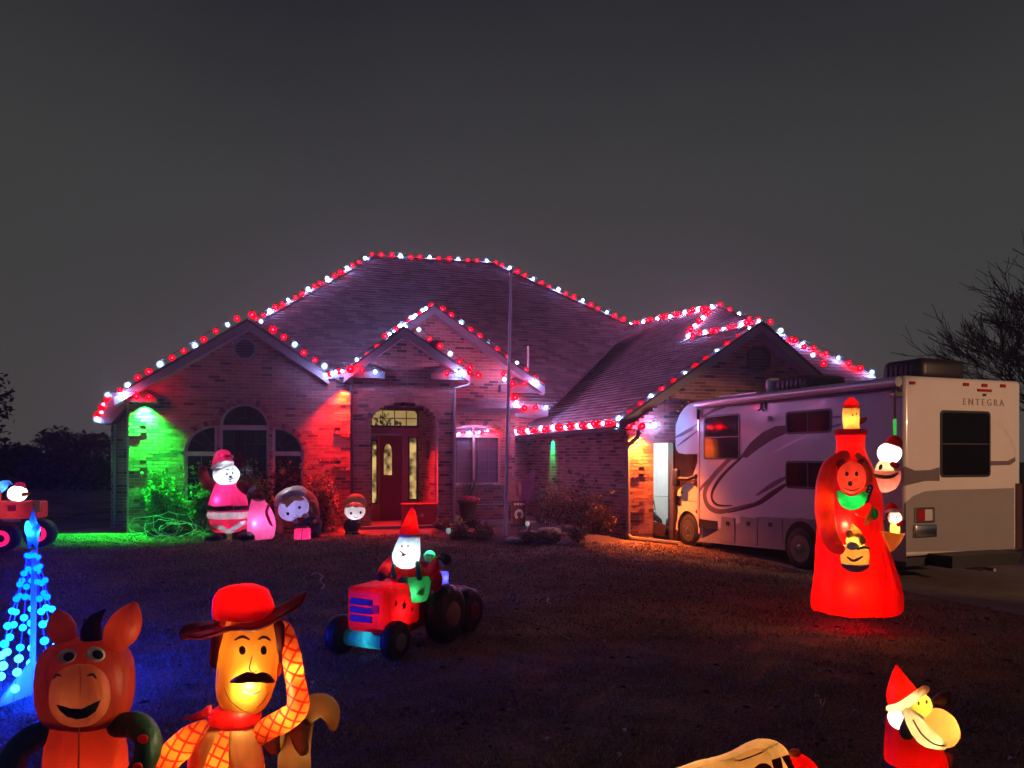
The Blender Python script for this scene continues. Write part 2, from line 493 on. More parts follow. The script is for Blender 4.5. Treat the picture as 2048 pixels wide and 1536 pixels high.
house = thing('brick_house', 'red brick house with gables, arched windows and steep shingle roofs', 'house', (HA.x, HA.y, 0.25))
ZB = 0.12   # bottom of the walls, a little under the lawn
CRS, BL, BH, BD = 0.0775, 0.245, 0.066, 0.03
ALLB = []   # every brick: (frame, u0, u1, z0, wall object index, proud)
WALLS = []
def cut(iv, a, b):
    out = []
    for (p, q_) in iv:
        if b <= p or a >= q_: out.append((p, q_)); continue
        if a > p: out.append((p, a))
        if b < q_: out.append((b, q_))
    return out
def wall(F, zt, allowed, lab=None, quoin=None, zb=ZB, thick=0.16):
    mb = MB(); wi = len(WALLS); row = 0; z = zb
    while z < zt:
        zm = z + CRS / 2
        for (a, b) in allowed(zm):
            if b - a < .02: continue
            vs = [F.pt(a, z), F.pt(b, z), F.pt(b, z + CRS), F.pt(a, z + CRS), F.pt(a, z, -thick), F.pt(b, z, -thick), F.pt(b, z + CRS, -thick), F.pt(a, z + CRS, -thick)]
            mb.add(vs, [(0, 1, 2, 3), (5, 4, 7, 6), (4, 0, 3, 7), (1, 5, 6, 2), (4, 5, 1, 0), (3, 2, 6, 7)])
            off = (row % 2) * (BL + .01) / 2 + random.uniform(-.006, .006)
            k = math.floor((a - off) / (BL + .01)); u = off + k * (BL + .01)
            while u < b:
                p, q_ = max(u, a + .003), min(u + BL, b - .003)
                if q_ - p > .03:
                    pr = 0.0
                    if quoin and quoin(row, (p + q_) / 2): pr = 0.03
                    ALLB.append((F, p, q_, z + .005, wi, pr + random.uniform(0, .004)))
                u += BL + .01
        z += CRS; row += 1
    w = obj('wall', mb, M['mortar'], house, world=True, label=lab)
    WALLS.append(w)
    return w
def arch_iv(cu, hw, zspring, rise, z):
    """half-width of an arch opening at height z, None above it"""
    if z <= zspring: return hw
    t = (z - zspring) / rise
    return hw * math.sqrt(1 - t * t) if t < 1 else None

def band(mb, F, cu, cz, ru0, rz0, ru1, rz1, a0, a1, d0, d1, n=14, mat=0):
    rings = []
    for k in range(n + 1):
        a = R(a0 + (a1 - a0) * k / n); c_, s_ = math.cos(a), math.sin(a)
        rings.append([F.pt(cu + ru0 * c_, cz + rz0 * s_, d0), F.pt(cu + ru1 * c_, cz + rz1 * s_, d0), F.pt(cu + ru1 * c_, cz + rz1 * s_, d1), F.pt(cu + ru0 * c_, cz + rz0 * s_, d1)])
    mb.loft(rings, mat, False)
def fbox(mb, F, u0, u1, z0, z1, d0, d1, mat=0):
    vs = [F.pt(u0, z0, d1), F.pt(u1, z0, d1), F.pt(u1, z1, d1), F.pt(u0, z1, d1), F.pt(u0, z0, d0), F.pt(u1, z0, d0), F.pt(u1, z1, d0), F.pt(u0, z1, d0)]
    mb.add(vs, [(0, 1, 2, 3), (5, 4, 7, 6), (4, 0, 3, 7), (1, 5, 6, 2), (4, 5, 1, 0), (3, 2, 6, 7)], mat)
def fpoly(mb, F, pts, d0, d1, mat=0):
    mb.prism([F.pt(u, z, d1) for u, z in pts], F.n * (d0 - d1), mat)
def fline(mb, F, a, b, w, d0, d1, mat=0):
    a, b = Vector((a[0], a[1])), Vector((b[0], b[1])); t = (b - a).normalized(); nn = Vector((-t.y, t.x)) * w / 2
    fpoly(mb, F, [tuple(a - nn), tuple(b - nn), tuple(b + nn), tuple(a + nn)], d0, d1, mat)

# ---- openings of the left gable wall
uL, _ = F1.hit(258, 900); uR, _ = F1.hit(706, 900)
def FH(F, px, py): return F.hit(px, py)
cwa, czt = F1.hit(440, 806); cwb, _ = F1.hit(538, 806)
_, cz_sp = F1.hit(489, 852)
cwc = (cwa + cwb) / 2; cwh = (cwb - cwa) / 2; c_rise = czt - cz_sp
_, wz_bot = F1.hit(489, 1000)
la, _ = F1.hit(370, 880); lb, lzt = F1.hit(434, 850); _, lz_sp = F1.hit(400, 903)
ra, rzt = F1.hit(546, 854); rb, _ = F1.hit(606, 880); _, rz_sp = F1.hit(575, 903)
octu, octz = F1.hit(490, 698); octr = 23 / FPX * 17.6
pk1u, pk1z = F1.hit(495, 648)
def left_allowed(z):
    zl = F1.hit(258, 803)[1]
    sl = (pk1z - zl) / (pk1u + .0)
    lo = uL; hi = uR
    if z > zl:
        lo = pk1u - (pk1z - z) / .66; hi = pk1u + (pk1z - z) / .66
    iv = [(max(lo, uL), min(hi, uR))] if hi > lo else []
    if wz_bot < z < czt:
        hw = arch_iv(cwc, cwh, cz_sp, c_rise, z)
        if hw: iv = cut(iv, cwc - hw, cwc + hw)
    if wz_bot < z < lzt:
        k = 1.0 if z < lz_sp else math.sqrt(max(0, 1 - ((z - lz_sp) / (lzt - lz_sp)) ** 2))
        iv = cut(iv, lb - (lb - la) * k, lb)
    if wz_bot < z < rzt:
        k = 1.0 if z < rz_sp else math.sqrt(max(0, 1 - ((z - rz_sp) / (rzt - rz_sp)) ** 2))
        iv = cut(iv, ra, ra + (rb - ra) * k)
    if abs(z - octz) < octr:
        hw = octr if abs(z - octz) < octr * .41 else octr * .41 + (octr - abs(z - octz))
        iv = cut(iv, octu - hw, octu + hw)
    return iv
def quoin1(row, u):
    blk = (row // 5) % 2
    wq = .34
    return blk == 0 and (u < uL + wq or u > uR - wq) and row < 41
w1 = wall(F1, 5.3, left_allowed, 'left gable wall with a triple arched window', quoin1)

M['darkmuntin'] = pm('dark_muntin', (.05, .045, .045), .5, .1, 6); M['muntin'] = pm('grey_muntin', (.20, .17, .18), .5, .1, 6)
# centre window
def arched_window(F, cu, hw, zb_, zs, rise, gl, cols, rows, fr=.055, dep=-.07, fan=True, tz=None, lab=None):
    mb = MB()
    fbox(mb, F, cu - hw, cu - hw + fr, zb_, zs, dep, dep + .06); fbox(mb, F, cu + hw - fr, cu + hw, zb_, zs, dep, dep + .06)
    fbox(mb, F, cu - hw, cu + hw, zb_ - fr, zb_, dep, dep + .08)
    band(mb, F, cu, zs, hw - fr, rise - fr, hw, rise, 0, 180, dep, dep + .06)
    fbox(mb, F, cu - hw + fr, cu + hw - fr, zs - .09, zs + .02, dep, dep + .075)
    w = obj('window', mb, M['frame'], house, world=True, label=lab)
    pn = MB()
    pn.prism([F.pt(cu - hw, zb_, dep)] + [F.pt(cu + hw, zb_, dep)] + [F.pt(cu + hw * math.cos(R(a)), zs + rise * math.sin(R(a)), dep) for a in range(0, 181, 12)], F.n * -.02)
    obj('pane', pn, gl, w, world=True)
    mu = MB(); t = .018
    for i in range(1, cols):
        u = cu - hw + fr + (2 * hw - 2 * fr) * i / cols
        fbox(mu, F, u - t / 2, u + t / 2, zb_, zs - .09, dep + .005, dep + .02)
    for i in range(1, rows):
        z = zb_ + (zs - .09 - zb_) * i / rows
        fbox(mu, F, cu - hw + fr, cu + hw - fr, z - t / 2, z + t / 2, dep + .006, dep + .021)
    if fan:
        for a in (45, 90, 135):
            fline(mu, F, (cu + hw * .35 * math.cos(R(a)), zs + rise * .35 * math.sin(R(a))), (cu + (hw - fr) * math.cos(R(a)), zs + (rise - fr) * math.sin(R(a))), t, dep + .005, dep + .02)
        band(mu, F, cu, zs, hw * .35, rise * .35, hw * .35 + t, rise * .35 + t, 0, 180, dep + .005, dep + .02)
    obj('muntin', mu, M['darkmuntin'] if gl is M['glass'] else M['muntin'], w, world=True)
    return w
arched_window(F1, cwc, cwh, wz_bot, cz_sp, c_rise, M['glass'], 4, 5, lab='tall centre window with a half round top')
def quarter_window(side):
    a, b, zt, zs = (la, lb, lzt, lz_sp) if side < 0 else (ra, rb, rzt, rz_sp)
    cu = b if side < 0 else a; hw = b - a; rise = zt - zs; F = F1; fr, dep, t = .05, -.07, .018
    a0, a1 = (90, 180) if side < 0 else (0, 90)
    mb = MB()
    fbox(mb, F, a, a + fr, wz_bot, zs if side < 0 else zt, dep, dep + .06); fbox(mb, F, b - fr, b, wz_bot, zt if side < 0 else zs, dep, dep + .06)
    fbox(mb, F, a, b, wz_bot - fr, wz_bot, dep, dep + .08); fbox(mb, F, a + fr, b - fr, zs - .1, zs, dep, dep + .075)
    band(mb, F, cu, zs, hw - fr, rise - fr, hw, rise, a0, a1, dep, dep + .061)
    w = obj('window', mb, M['frame'], house, world=True, label='%s window with a quarter round top' % ('green lit' if side < 0 else 'red lit'))
    pn = MB()
    arc = [F.pt(cu + hw * math.cos(R(k)), zs + rise * math.sin(R(k)), dep) for k in range(a0, a1 + 1, 9)]
    poly = ([F.pt(a, wz_bot, dep), F.pt(b, wz_bot, dep)] + arc) if side < 0 else ([F.pt(a, wz_bot, dep), F.pt(b, wz_bot, dep)] + arc)
    pn.prism(poly, F.n * -.02)
    obj('pane', pn, M['glass'], w, world=True)
    mu = MB()
    for k in (30, 60):
        kk = 180 - k if side < 0 else k
        fline(mu, F, (cu + hw * .3 * math.cos(R(kk)), zs + rise * .3 * math.sin(R(kk))), (cu + (hw - fr) * math.cos(R(kk)), zs + (rise - fr) * math.sin(R(kk))), t, dep + .005, dep + .02)
    band(mu, F, cu, zs, hw * .3, rise * .3, hw * .3 + t, rise * .3 + t, a0, a1, dep + .005, dep + .02, 8)
    um = (a + b) / 2
    fbox(mu, F, um - t / 2, um + t / 2, wz_bot, zs - .1, dep + .005, dep + .02)
    for i in range(1, 4):
        z = wz_bot + (zs - .1 - wz_bot) * i / 4
        fbox(mu, F, a + fr, b - fr, z - t / 2, z + t / 2, dep + .006, dep + .021)
    obj('muntin', mu, M['darkmuntin'], w, world=True)
quarter_window(-1); quarter_window(1)
# arched brick surround: soldier bricks round the three arches
mb = MB()
def voussoirs(mb, F, cu, cz, ru, rz, a0, a1, n, hgt=.11, d0=-.02, d1=.045):
    for k in range(n):
        b0, b1 = a0 + (a1 - a0) * (k + .06) / n, a0 + (a1 - a0) * (k + .94) / n
        band(mb, F, cu, cz, ru, rz, ru + hgt, rz + hgt, b0, b1, d0, d1, 1)
voussoirs(mb, F1, cwc, cz_sp, cwh, c_rise, 0, 180, 22)
voussoirs(mb, F1, lb, lz_sp, lb - la, lzt - lz_sp, 92, 180, 13)
voussoirs(mb, F1, ra, rz_sp, rb - ra, rzt - rz_sp, 0, 88, 13)
obj('arch_surround', mb, M['brick'], house, world=True)
mb = MB()
for k in range(26):
    a = la - .1 + (rb - la + .2) * k / 26
    fbox(mb, F1, a + .004, a + (rb - la + .2) / 26 - .004, wz_bot - .16, wz_bot - .052, -.05, .06)
obj('window_sill', mb, M['brick'], house, world=True)
# octagonal louvre vent
def oct_vent(F, cu, cz, r_, lab, col_):
    mb = MB(); n = 8
    for k in range(8):
        a0, a1 = 22.5 + 45 * k, 67.5 + 45 * k
        p = [(cu + rr * math.cos(R(a)), cz + rr * math.sin(R(a))) for rr, a in ((r_ * .84, a0), (r_ * 1.08, a0), (r_ * 1.08, a1), (r_ * .84, a1))]
        fpoly(mb, F, p, -.03, .05)
    v = obj('gable_vent', mb, col_, house, world=True, label=lab)
    bk = MB(); fpoly(bk, F, [(cu + r_ * .86 * math.cos(R(22.5 + 45 * k)), cz + r_ * .86 * math.sin(R(22.5 + 45 * k))) for k in range(8)], -.06, -.045)
    obj('backing', bk, M['darkframe'], v, world=True)
    for i in range(6):
        z = cz - r_ * .72 + r_ * 1.44 * (i + .5) / 6
        hw = r_ * .84 if abs(z - cz) < r_ * .38 else r_ * .40 + (r_ * .80 - abs(z - cz))
        s = MB(); fpoly(s, F, [(cu - hw, z), (cu + hw, z), (cu + hw, z + .016), (cu - hw, z + .016)], -.03, .0)
        s.v = [tuple(Vector(p) + (F.n * .02 if i2 % 4 < 2 else Vector())) for i2, p in enumerate(s.v)]
        obj('slat', s, M['soffit'], v, world=True)
oct_vent(F1, octu, octz, octr, 'octagonal vent in the left gable', M['trim'])

# ---- entry front with a tall arched opening
eu0 = uR - .0; eu0 = F2.u(706); eu1 = F2.u(907)
oa, ozt = F2.hit(742, 803); ob, _ = F2.hit(876, 803); _, oz_sp = F2.hit(800, 848)
pk2u, pk2z = F2.hit(808, 662)
oc, oh = (oa + ob) / 2, (ob - oa) / 2
def entry_allowed(z):
    lo, hi = eu0, eu1
    zl = F2.hit(720, 752)[1]
    if z > zl: lo = pk2u - (pk2z - z) / .70; hi = pk2u + (pk2z - z) / .70
    iv = [(max(lo, eu0), min(hi, eu1))] if hi > lo else []
    if z < ozt:
        hw = oh if z < oz_sp else oh * math.sqrt(max(0, 1 - ((z - oz_sp) / (ozt - oz_sp)) ** 2))
        if z < ozt: iv = cut(iv, oc - hw, oc + hw)
    return iv
w2 = wall(F2, 5.6, entry_allowed, 'entry wall with a tall arched opening', thick=.2)
mb = MB(); voussoirs(mb, F2, oc, oz_sp, oh, ozt - oz_sp, 4, 176, 17, .13, -.05, .02)
obj('arch_surround', mb, M['brick'], house, world=True)
# right reveal of the recess (splayed) and ceiling
pa, pb = F2.pt(ob, 0), FD.pt(FD.u(838), 0)
FR = Frame((pb.x, pb.y), (pa.x - pb.x, pa.y - pb.y)); rl = (Vector((pa.x - pb.x, pa.y - pb.y))).length
wall(FR, ozt + .1, lambda z: [(0, rl - .21)], 'right reveal of the entry recess', thick=.1)
pc, pd_ = F2.pt(oa - .02, 0), FD.pt(FD.u(730), 0)
FRL = Frame((pc.x, pc.y), (pd_.x - pc.x, pd_.y - pc.y)); rll = Vector((pd_.x - pc.x, pd_.y - pc.y)).length
wall(FRL, ozt + .1, lambda z: [(.21, rll)], 'left reveal of the entry recess', thick=.1)
mb = MB(); mb.prism([F2.pt(oa - .3, ozt + .06, -.22), F2.pt(ob + .3, ozt + .06, -.22), FD.pt(FD.u(842), ozt + .06, -.3), FD.pt(FD.u(726), ozt + .06, -.3)], (0, 0, .08))
obj('porch_ceiling', mb, M['soffit'], house, world=True)

# door wall: transom, side lights, door
def emis_pattern(name, c0, c1, st, scale):
    m, n, l, b = newmat(name)
    t = n.new('ShaderNodeTexCoord'); x = n.new('ShaderNodeTexNoise'); x.inputs['Scale'].default_value = scale; x.inputs['Detail'].default_value = 3
    r_ = n.new('ShaderNodeValToRGB'); r_.color_ramp.elements[0].position = .38; r_.color_ramp.elements[0].color = (*c0, 1)
    r_.color_ramp.elements[1].position = .62; r_.color_ramp.elements[1].color = (*c1, 1)
    l.new(t.outputs['Object'], x.inputs['Vector']); l.new(x.outputs['Fac'], r_.inputs[0]); l.new(r_.outputs[0], b.inputs['Emission Color'])
    b.inputs['Emission Strength'].default_value = st; b.inputs['Base Color'].default_value = (.1, .08, .05, 1); b.inputs['Roughness'].default_value = .15
    return m
M['litpane'] = emis_pattern('lit_pane', (.50, .34, .10), (.62, .44, .15), .30, 2.0)
M['litside'] = emis_pattern('lit_side_pane', (.05, .03, .01), (.95, .62, .20), .40, 5.0)
fu0, fu1 = FD.u(726), FD.u(842)
zfl = .36; tz0 = FD.hit(800, 853)[1]; tz1 = FD.hit(800, 804)[1]; hz1 = FD.hit(800, 870)[1]
mb = MB()
fbox(mb, FD, fu0, fu1, tz1 - .02, ozt + .2, -.14, -.02); fbox(mb, FD, fu0, fu1, hz1, tz0 - .03, -.14, .0)
fbox(mb, FD, fu0, FD.u(741), zfl, hz1, -.14, -.01); fbox(mb, FD, FD.u(836), fu1, zfl, hz1, -.14, -.01); fbox(mb, FD, FD.u(836), fu1, tz0 - .03, tz1 - .02, -.14, -.01)
fbox(mb, FD, fu0, FD.u(742), tz0 - .03, tz1 - .02, -.14, -.01)
fbox(mb, FD, FD.u(804), FD.u(816), zfl, hz1, -.14, .01); fbox(mb, FD, FD.u(756), FD.u(760), zfl, hz1, -.14, .01)
fbox(mb, FD, FD.u(816), FD.u(836), zfl, FD.hit(826, 1002)[1], -.14, .0); fbox(mb, FD, FD.u(741), FD.u(756), zfl, FD.hit(750, 1008)[1], -.14, .0)
obj('door_frame', mb, M['doorframe'], house, world=True)
# transom window with flat-topped arch
ta, tb = FD.u(742), FD.u(836); tcx = ta + (tb - ta) * .42
pts = [(ta, tz0), (tb, tz0), (tb, tz0 + (tz1 - tz0) * .55)] + [(tb + (ta - tb) * k / 8, tz0 + (tz1 - tz0) * (.55 + .45 * math.sin(R(20 + 70 * min(1, k / 5)))) * .985) for k in range(1, 9)]
mb = MB(); t = .02
for i in range(len(pts)):
    fline(mb, FD, pts[i], pts[(i + 1) % len(pts)], .05, -.05, .012)
tw = obj('window', mb, M['darkframe'], house, world=True, label='lit transom window above the front door')
pn = MB(); fpoly(pn, FD, pts, -.07, -.04); obj('pane', pn, M['litpane'], tw, world=True)
mu = MB()
for k in range(1, 4):
    u = ta + (tb - ta) * k / 4; fbox(mu, FD, u - t / 2, u + t / 2, tz0, tz1 - .05, -.035, -.01)
for k in (.33, .66):
    z = tz0 + (tz1 - tz0) * k; fbox(mu, FD, ta, tb, z - t / 2, z + t / 2, -.034, -.012)
obj('muntin', mu, M['darkframe'], tw, world=True)
# greenery on the ledge inside
mb = MB()
for k in range(60):
    u = ta + (tb - ta) * random.uniform(.06, .62); hgt = (tz1 - tz0) * .55 * (1 - abs((u - ta) / (tb - ta) - .28) * 1.6) * random.uniform(.4, 1)
    z = tz0 + random.uniform(0, max(.02, hgt)); fpoly(mb, FD, [(u, z), (u + .05, z + .02), (u + .02, z + .07)], -.039, -.037)
obj('garland', mb, pm('garland', (.16, .12, .14), .9, .3, 20), tw, world=True)
for (a, b, z0, z1, lab) in ((742, 755, 1008, 880, 'left side light of the front door'), (817, 835, 1000, 873, 'right side light of the front door')):
    ua, ub = FD.u(a), FD.u(b); za, zc = FD.hit(a, z0)[1], FD.hit(a, z1)[1]
    mb = MB(); t = .03
    fbox(mb, FD, ua, ua + t, za, zc, -.06, .006); fbox(mb, FD, ub - t, ub, za, zc, -.06, .006); fbox(mb, FD, ua + t, ub - t, za, za + t, -.06, .006); fbox(mb, FD, ua + t, ub - t, zc - t, zc, -.06, .006)
    sw = obj('side_light', mb, M['darkframe'], house, world=True, label=lab)
    pn = MB(); fbox(pn, FD, ua + t, ub - t, za + t, zc - t, -.06, -.04); obj('pane', pn, M['litside'], sw, world=True)
ua, ub = FD.u(760), FD.u(804)
mb = MB(); fbox(mb, FD, ua + .01, ub - .01, zfl, hz1 - .02, -.1, -.04)
for (z0, z1) in ((zfl + .12, zfl + .75),):
    fbox(mb, FD, ua + .1, ub - .1, z0, z1, -.05, -.025)
dr = obj('door', mb, M['door'], house, world=True, label='dark red front door with arched glass')
ga, gb = FD.u(768), FD.u(784); gz0, gz1 = FD.hit(776, 950)[1], FD.hit(776, 888)[1]
mb = MB(); cu = (ga + gb) / 2; hw = (gb - ga) / 2
fpoly(mb, FD, [(ga, gz0), (gb, gz0)] + [(cu + hw * math.cos(R(a)), gz1 - .2 + .2 * math.sin(R(a))) for a in range(0, 181, 20)], -.045, -.03)
obj('pane', mb, M['litside'], dr, world=True)
mb = MB(); band(mb, FD, cu, gz1 - .2, hw, .2, hw + .03, .23, 0, 180, -.04, -.02); fbox(mb, FD, ga - .03, ga, gz0, gz1 - .2, -.04, -.02); fbox(mb, FD, gb, gb + .03, gz0, gz1 - .2, -.04, -.02)
obj('frame', mb, M['door'], dr, world=True)
mb = MB(); mb.ell(FD.at(807, 955, .05), (.03, .03, .03), None, 10, 8); obj('handle', mb, M['chrome'], dr, world=True)
mb = MB(); fbox(mb, FD, FD.u(742), FD.u(805), hz1 - .012, hz1 + .03, -.01, .035); obj('lintel_strip', mb, M['white'], house, world=True)
# porch slab and step
mb = MB()
mb.prism([F2.pt(eu0 + .15, .28, .25), F2.pt(eu1 + .1, .28, .25), FD.pt(fu1 + .3, .28, 0), FD.pt(fu0 - .1, .28, 0)], (0, 0, .09))
obj('porch_step', mb, M['concrete'], house, world=True)

# ---- gable behind the entry and its arched window
gu1 = F3.u(1030); pk3u, pk3z = F3.hit(868, 618)
wa, wb = F3.u(893), F3.u(1001); wzt = F3.hit(950, 850)[1]; wzs = F3.hit(950, 868)[1]; wzb = F3.hit(950, 966)[1]
wc, wh = (wa + wb) / 2, (wb - wa) / 2
def g3_allowed(z):
    zl = F3.hit(1030, 760)[1]
    lo, hi = F3.u(880), gu1
    if z > zl: hi = min(hi, pk3u + (pk3z - z) / .70); lo = max(lo if z < 5 else -9, pk3u - (pk3z - z) / .70)
    iv = [(lo, hi)] if hi > lo else []
    if wzb < z < wzt:
        hw = wh if z < wzs else wh * math.sqrt(max(0, 1 - ((z - wzs) / (wzt - wzs)) ** 2))
        iv = cut(iv, wc - hw, wc + hw)
    return iv
w3 = wall(F3, 6.4, g3_allowed, 'gable wall right of the entry with an arched window', zb=.2)
mb = MB(); voussoirs(mb, F3, wc, wzs, wh, wzt - wzs, 3, 177, 15, .12)
obj('arch_surround', mb, M['brick'], house, world=True)
arched_window(F3, wc, wh, wzb, wzs, wzt - wzs, M['greyglass'], 5, 4, fan=False, lab='porch window with curtains and a flat arch')
mb = MB(); fbox(mb, F3, wa - .05, wb + .05, wzb - .12, wzb - .06, -.06, .07); obj('window_sill', mb, M['trim'], house, world=True)
mb = MB(); fbox(mb, F3, wc - .025, wc + .025, wzb, wzt - .02, -.065, .0); obj('mullion', mb, M['frame'], house, world=True)
# main wall piece beyond and porch floor in front of the window
wall(F4, 3.3, lambda z: [(F4.u(1000), F4.u(1110))], 'short wall between gable and garage', zb=.2)
mb = MB(); mb.prism([HP(F3.u(905), -.35, .2), HP(F3.u(1095), -.2, .2), HP(F3.u(1085), 2.1, .2), HP(F3.u(905), 1.0, .2)], (0, 0, .14))
obj('porch_floor', mb, M['concrete'], house, world=True)

# ---- garage: side wall and front
sl_u1 = 7.2
wall(FW, 2.62, lambda z: [(0.0, sl_u1)], 'garage side wall facing the lawn', lambda row, u: (row // 5) % 2 == 0 and u > sl_u1 - .33, zb=-.02)
gp_w = FG.u(1306); gz_h = FG.hit(1320, 884)[1]; pk6u, pk6z = FG.hit(1525, 652)
goct, gocz = FG.hit(1516, 719); gocr = 27 / FPX * 17.8
GEND = 7.2
def gar_allowed(z):
    zl = FG.hit(1250, 862)[1]
    lo, hi = 0.0, GEND
    if z > zl: lo = pk6u - (pk6z - z) / .715; hi = pk6u + (pk6z - z) / .715
    iv = [(max(0, lo), min(hi, GEND))] if hi > lo else []
    if z < gz_h: iv = cut(iv, gp_w, 5.2)
    if abs(z - gocz) < gocr:
        hw = gocr if abs(z - gocz) < gocr * .41 else gocr * .41 + (gocr - abs(z - gocz))
        iv = cut(iv, goct - hw, goct + hw)
    return iv
w6 = wall(FG, 5.3, gar_allowed, 'garage gable wall with an octagonal vent', lambda row, u: (row // 5) % 2 == 0 and u < .33 and row < 32, zb=-.02, thick=.25)
oct_vent(FG, goct, gocz, gocr, 'octagonal vent in the garage gable', M['darkframe'])
# set-back wall at the far left
wall(FS, 2.95, lambda z: [(FS.u(222), FS.u(300))], 'set-back wall at the far left end', zb=.1)
# closed far sides so that the house is a solid from other places
mb = MB()
for a, b, z1 in ((HP(-.05, .1), HP(-.05, 9), 3.2), (HP(-.05, 9), HP(15, 9), 3.2), (FG.pt(GEND, 0, -.1), FG.pt(GEND, 0, -7), 2.6)):
    d_ = (b - a).normalized(); nn = Vector((d_.y, -d_.x, 0)) * .1
    mb.prism([a + Vector((0, 0, .1)), b + Vector((0, 0, .1)), b + Vector((0, 0, z1)), a + Vector((0, 0, z1))], nn)
obj('rear_wall', mb, M['mortar'], house, world=True)

# garage opening: lit white room, wooden door beside it
mb = MB()
u0, u1, dp = gp_w, FG.u(1346), -3.4
rm = [FG.pt(u0 - .8, 0, 0), FG.pt(u1 + .05, 0, 0)]
fbox(mb, FG, u0 - .3, u0 - .2, 0.03, 2.5, dp, -.26); fbox(mb, FG, u1 + .8, u1 + .9, 0.03, 2.5, dp, -.26); fbox(mb, FG, u0 - .3, u1 + .9, 0.03, 2.5, dp - .1, dp); fbox(mb, FG, u0 - .2, u1 + .8, 2.5, 2.56, dp, -.26)
obj('garage_room', mb, M['white'], house, world=True)
mb = MB(); fbox(mb, FG, u0 - .2, 5.3, -.02, .03, dp, .02); obj('garage_floor', mb, M['concrete'], house, world=True)
mb = MB(); fbox(mb, FG, u0 - .045, u0 + .004, .03, gz_h, -.24, .012); fbox(mb, FG, u0, u1, gz_h - .01, gz_h + .05, -.24, .012); fbox(mb, FG, u1 - .004, u1 + .045, .03, gz_h, -.24, .012)
obj('garage_door_frame', mb, M['darkframe'], house, world=True)
mb = MB()
fbox(mb, FG, u1 + .03, 5.2, .03, gz_h, -.12, -.08)
for i in range(6):
    for j in range(4):
        a = u1 + .08 + i * .475; z0 = .08 + j * (gz_h - .1) / 4
        fbox(mb, FG, a, a + .44, z0, z0 + (gz_h - .1) / 4 - .06, -.085, -.055)
obj('garage_door', mb, pm('stained_wood', (.50, .26, .07), .5, .25, 5, .2, 30), house, world=True, label='orange stained wooden garage door')
lamp('assumed_garage_lamp', 'POINT', 26, (.88, .97, 1.0), FG.pt(.9, 2.2, -2.0) - house.location, house, .12)  # unseen lamp, assumed from the bright garage interior
# ------------------------------------------------------------------ roofs
Mp = Plane(HP(6, 7, 8.66), HP(10, 7, 8.66), HP(6, .8, 3.33))
RL, RR, RK, RH = Mp.at(745, 512), Mp.at(986, 526), Mp.at(1018, 540), Mp.at(1263, 651)
lh = Mp.at(505, 646); lh_dir = (lh - RL).normalized()
LE = RL + lh_dir * ((RL.z - 3.33) / -lh_dir.z)
VB = Mp.at(1096, 819)
E1, GF, E2 = FG.at(1240, 845, .36), FG.at(1524, 647, .36), FW.at(1019, 868, .36)
Gp = Plane(E1, GF, E2)
GA, GV, GVB = Gp.at(1432, 611), Gp.at(1260, 652), Gp.at(1090, 821)
Hp = Plane(GA, FG.pt(0, 2.7, .3), FG.pt(5, 2.7, .3))
HC = Hp.at(1750, 750)
polyM = [RL, RR, RK, RH, VB, VB + Vector((-1.6, -.43, 0)), HP(3.0, .8, 3.33), LE]
polyM = [p - Mp.n * (p - Mp.p).dot(Mp.n) for p in polyM]
polyG = [E1, GF, GA, GV, GVB, E2]
polyG = [p - Gp.n * (p - Gp.p).dot(Gp.n) for p in polyG]
polyH = [GA, Hp.at(1515, 662), Hp.at(1560, 770), Hp.at(1700, 830), Hp.at(1752, 800), HC]
TABS = []
def roof(poly, n, lab, ei):
    e_ = Vector((0, 0, 1)).cross(n).normalized(); up = n.cross(e_).normalized()
    if up.z < 0: up = -up; e_ = -e_
    o = poly[0]
    mb = MB()
    mb.prism([p - n * .004 for p in poly], -n * .14)
    ro = obj('roof', mb, M['deck'], house, world=True, label=lab)
    q2 = [((p - o).dot(e_), (p - o).dot(up)) for p in poly]
    lo, hi = min(y for x, y in q2), max(y for x, y in q2); ex, tw = .15, .31
    row = 0; y = lo
    while y < hi:
        ym = y + ex / 2; X = []
        for i in range(len(q2)):
            (xa, ya), (xb, yb) = q2[i], q2[(i + 1) % len(q2)]
            if (ya <= ym) != (yb <= ym): X.append(xa + (xb - xa) * (ym - ya) / (yb - ya))
        X.sort()
        for a, b in zip(X[::2], X[1::2]):
            off = (row * .137) % tw; x = a - (a - off) % tw
            while x < b:
                p, q_ = max(a, x), min(b, x + tw - .008)
                if q_ - p > .03: TABS.append((o, e_, up, n, p, q_, y, ex, ro))
                x += tw
        y += ex; row += 1
    return ro
roof(polyM, Mp.n, 'steep main roof', 0); roof(polyG, Gp.n, 'garage roof facing the lawn', 1); roof(polyH, Hp.n, 'garage roof end on the right', 2)
def tabmesh(mb, t):
    o, e_, up, n, a, b, y, ex, ro = t
    P = lambda x, yy, h: o + e_ * x + up * yy + n * h
    j = random.uniform(-.006, .012); k = random.uniform(.016, .026)
    vs = [P(a, y + j, k), P(b, y + j, k), P(b, y + ex + .02, .005), P(a, y + ex + .02, .005), P(a, y + j, 0), P(b, y + j, 0)]
    mb.add(vs, [(0, 1, 2, 3), (4, 5, 1, 0), (4, 0, 3), (1, 5, 2)])
def split_pieces(items, size, key, full, cap, sep):
    order = sorted(range(len(items)), key=lambda i: -size(items[i]))
    chosen = set(i for i in order if full(items[i])) if False else set([i for i in order if full(items[i])][:cap])
    return chosen
tabs_c = lambda t: t[0] + t[1] * ((t[4] + t[5]) / 2) + t[2] * (t[6] + t[7] / 2)
vis = lambda p: 0 < HX + FPX * p.x / p.y < 2048
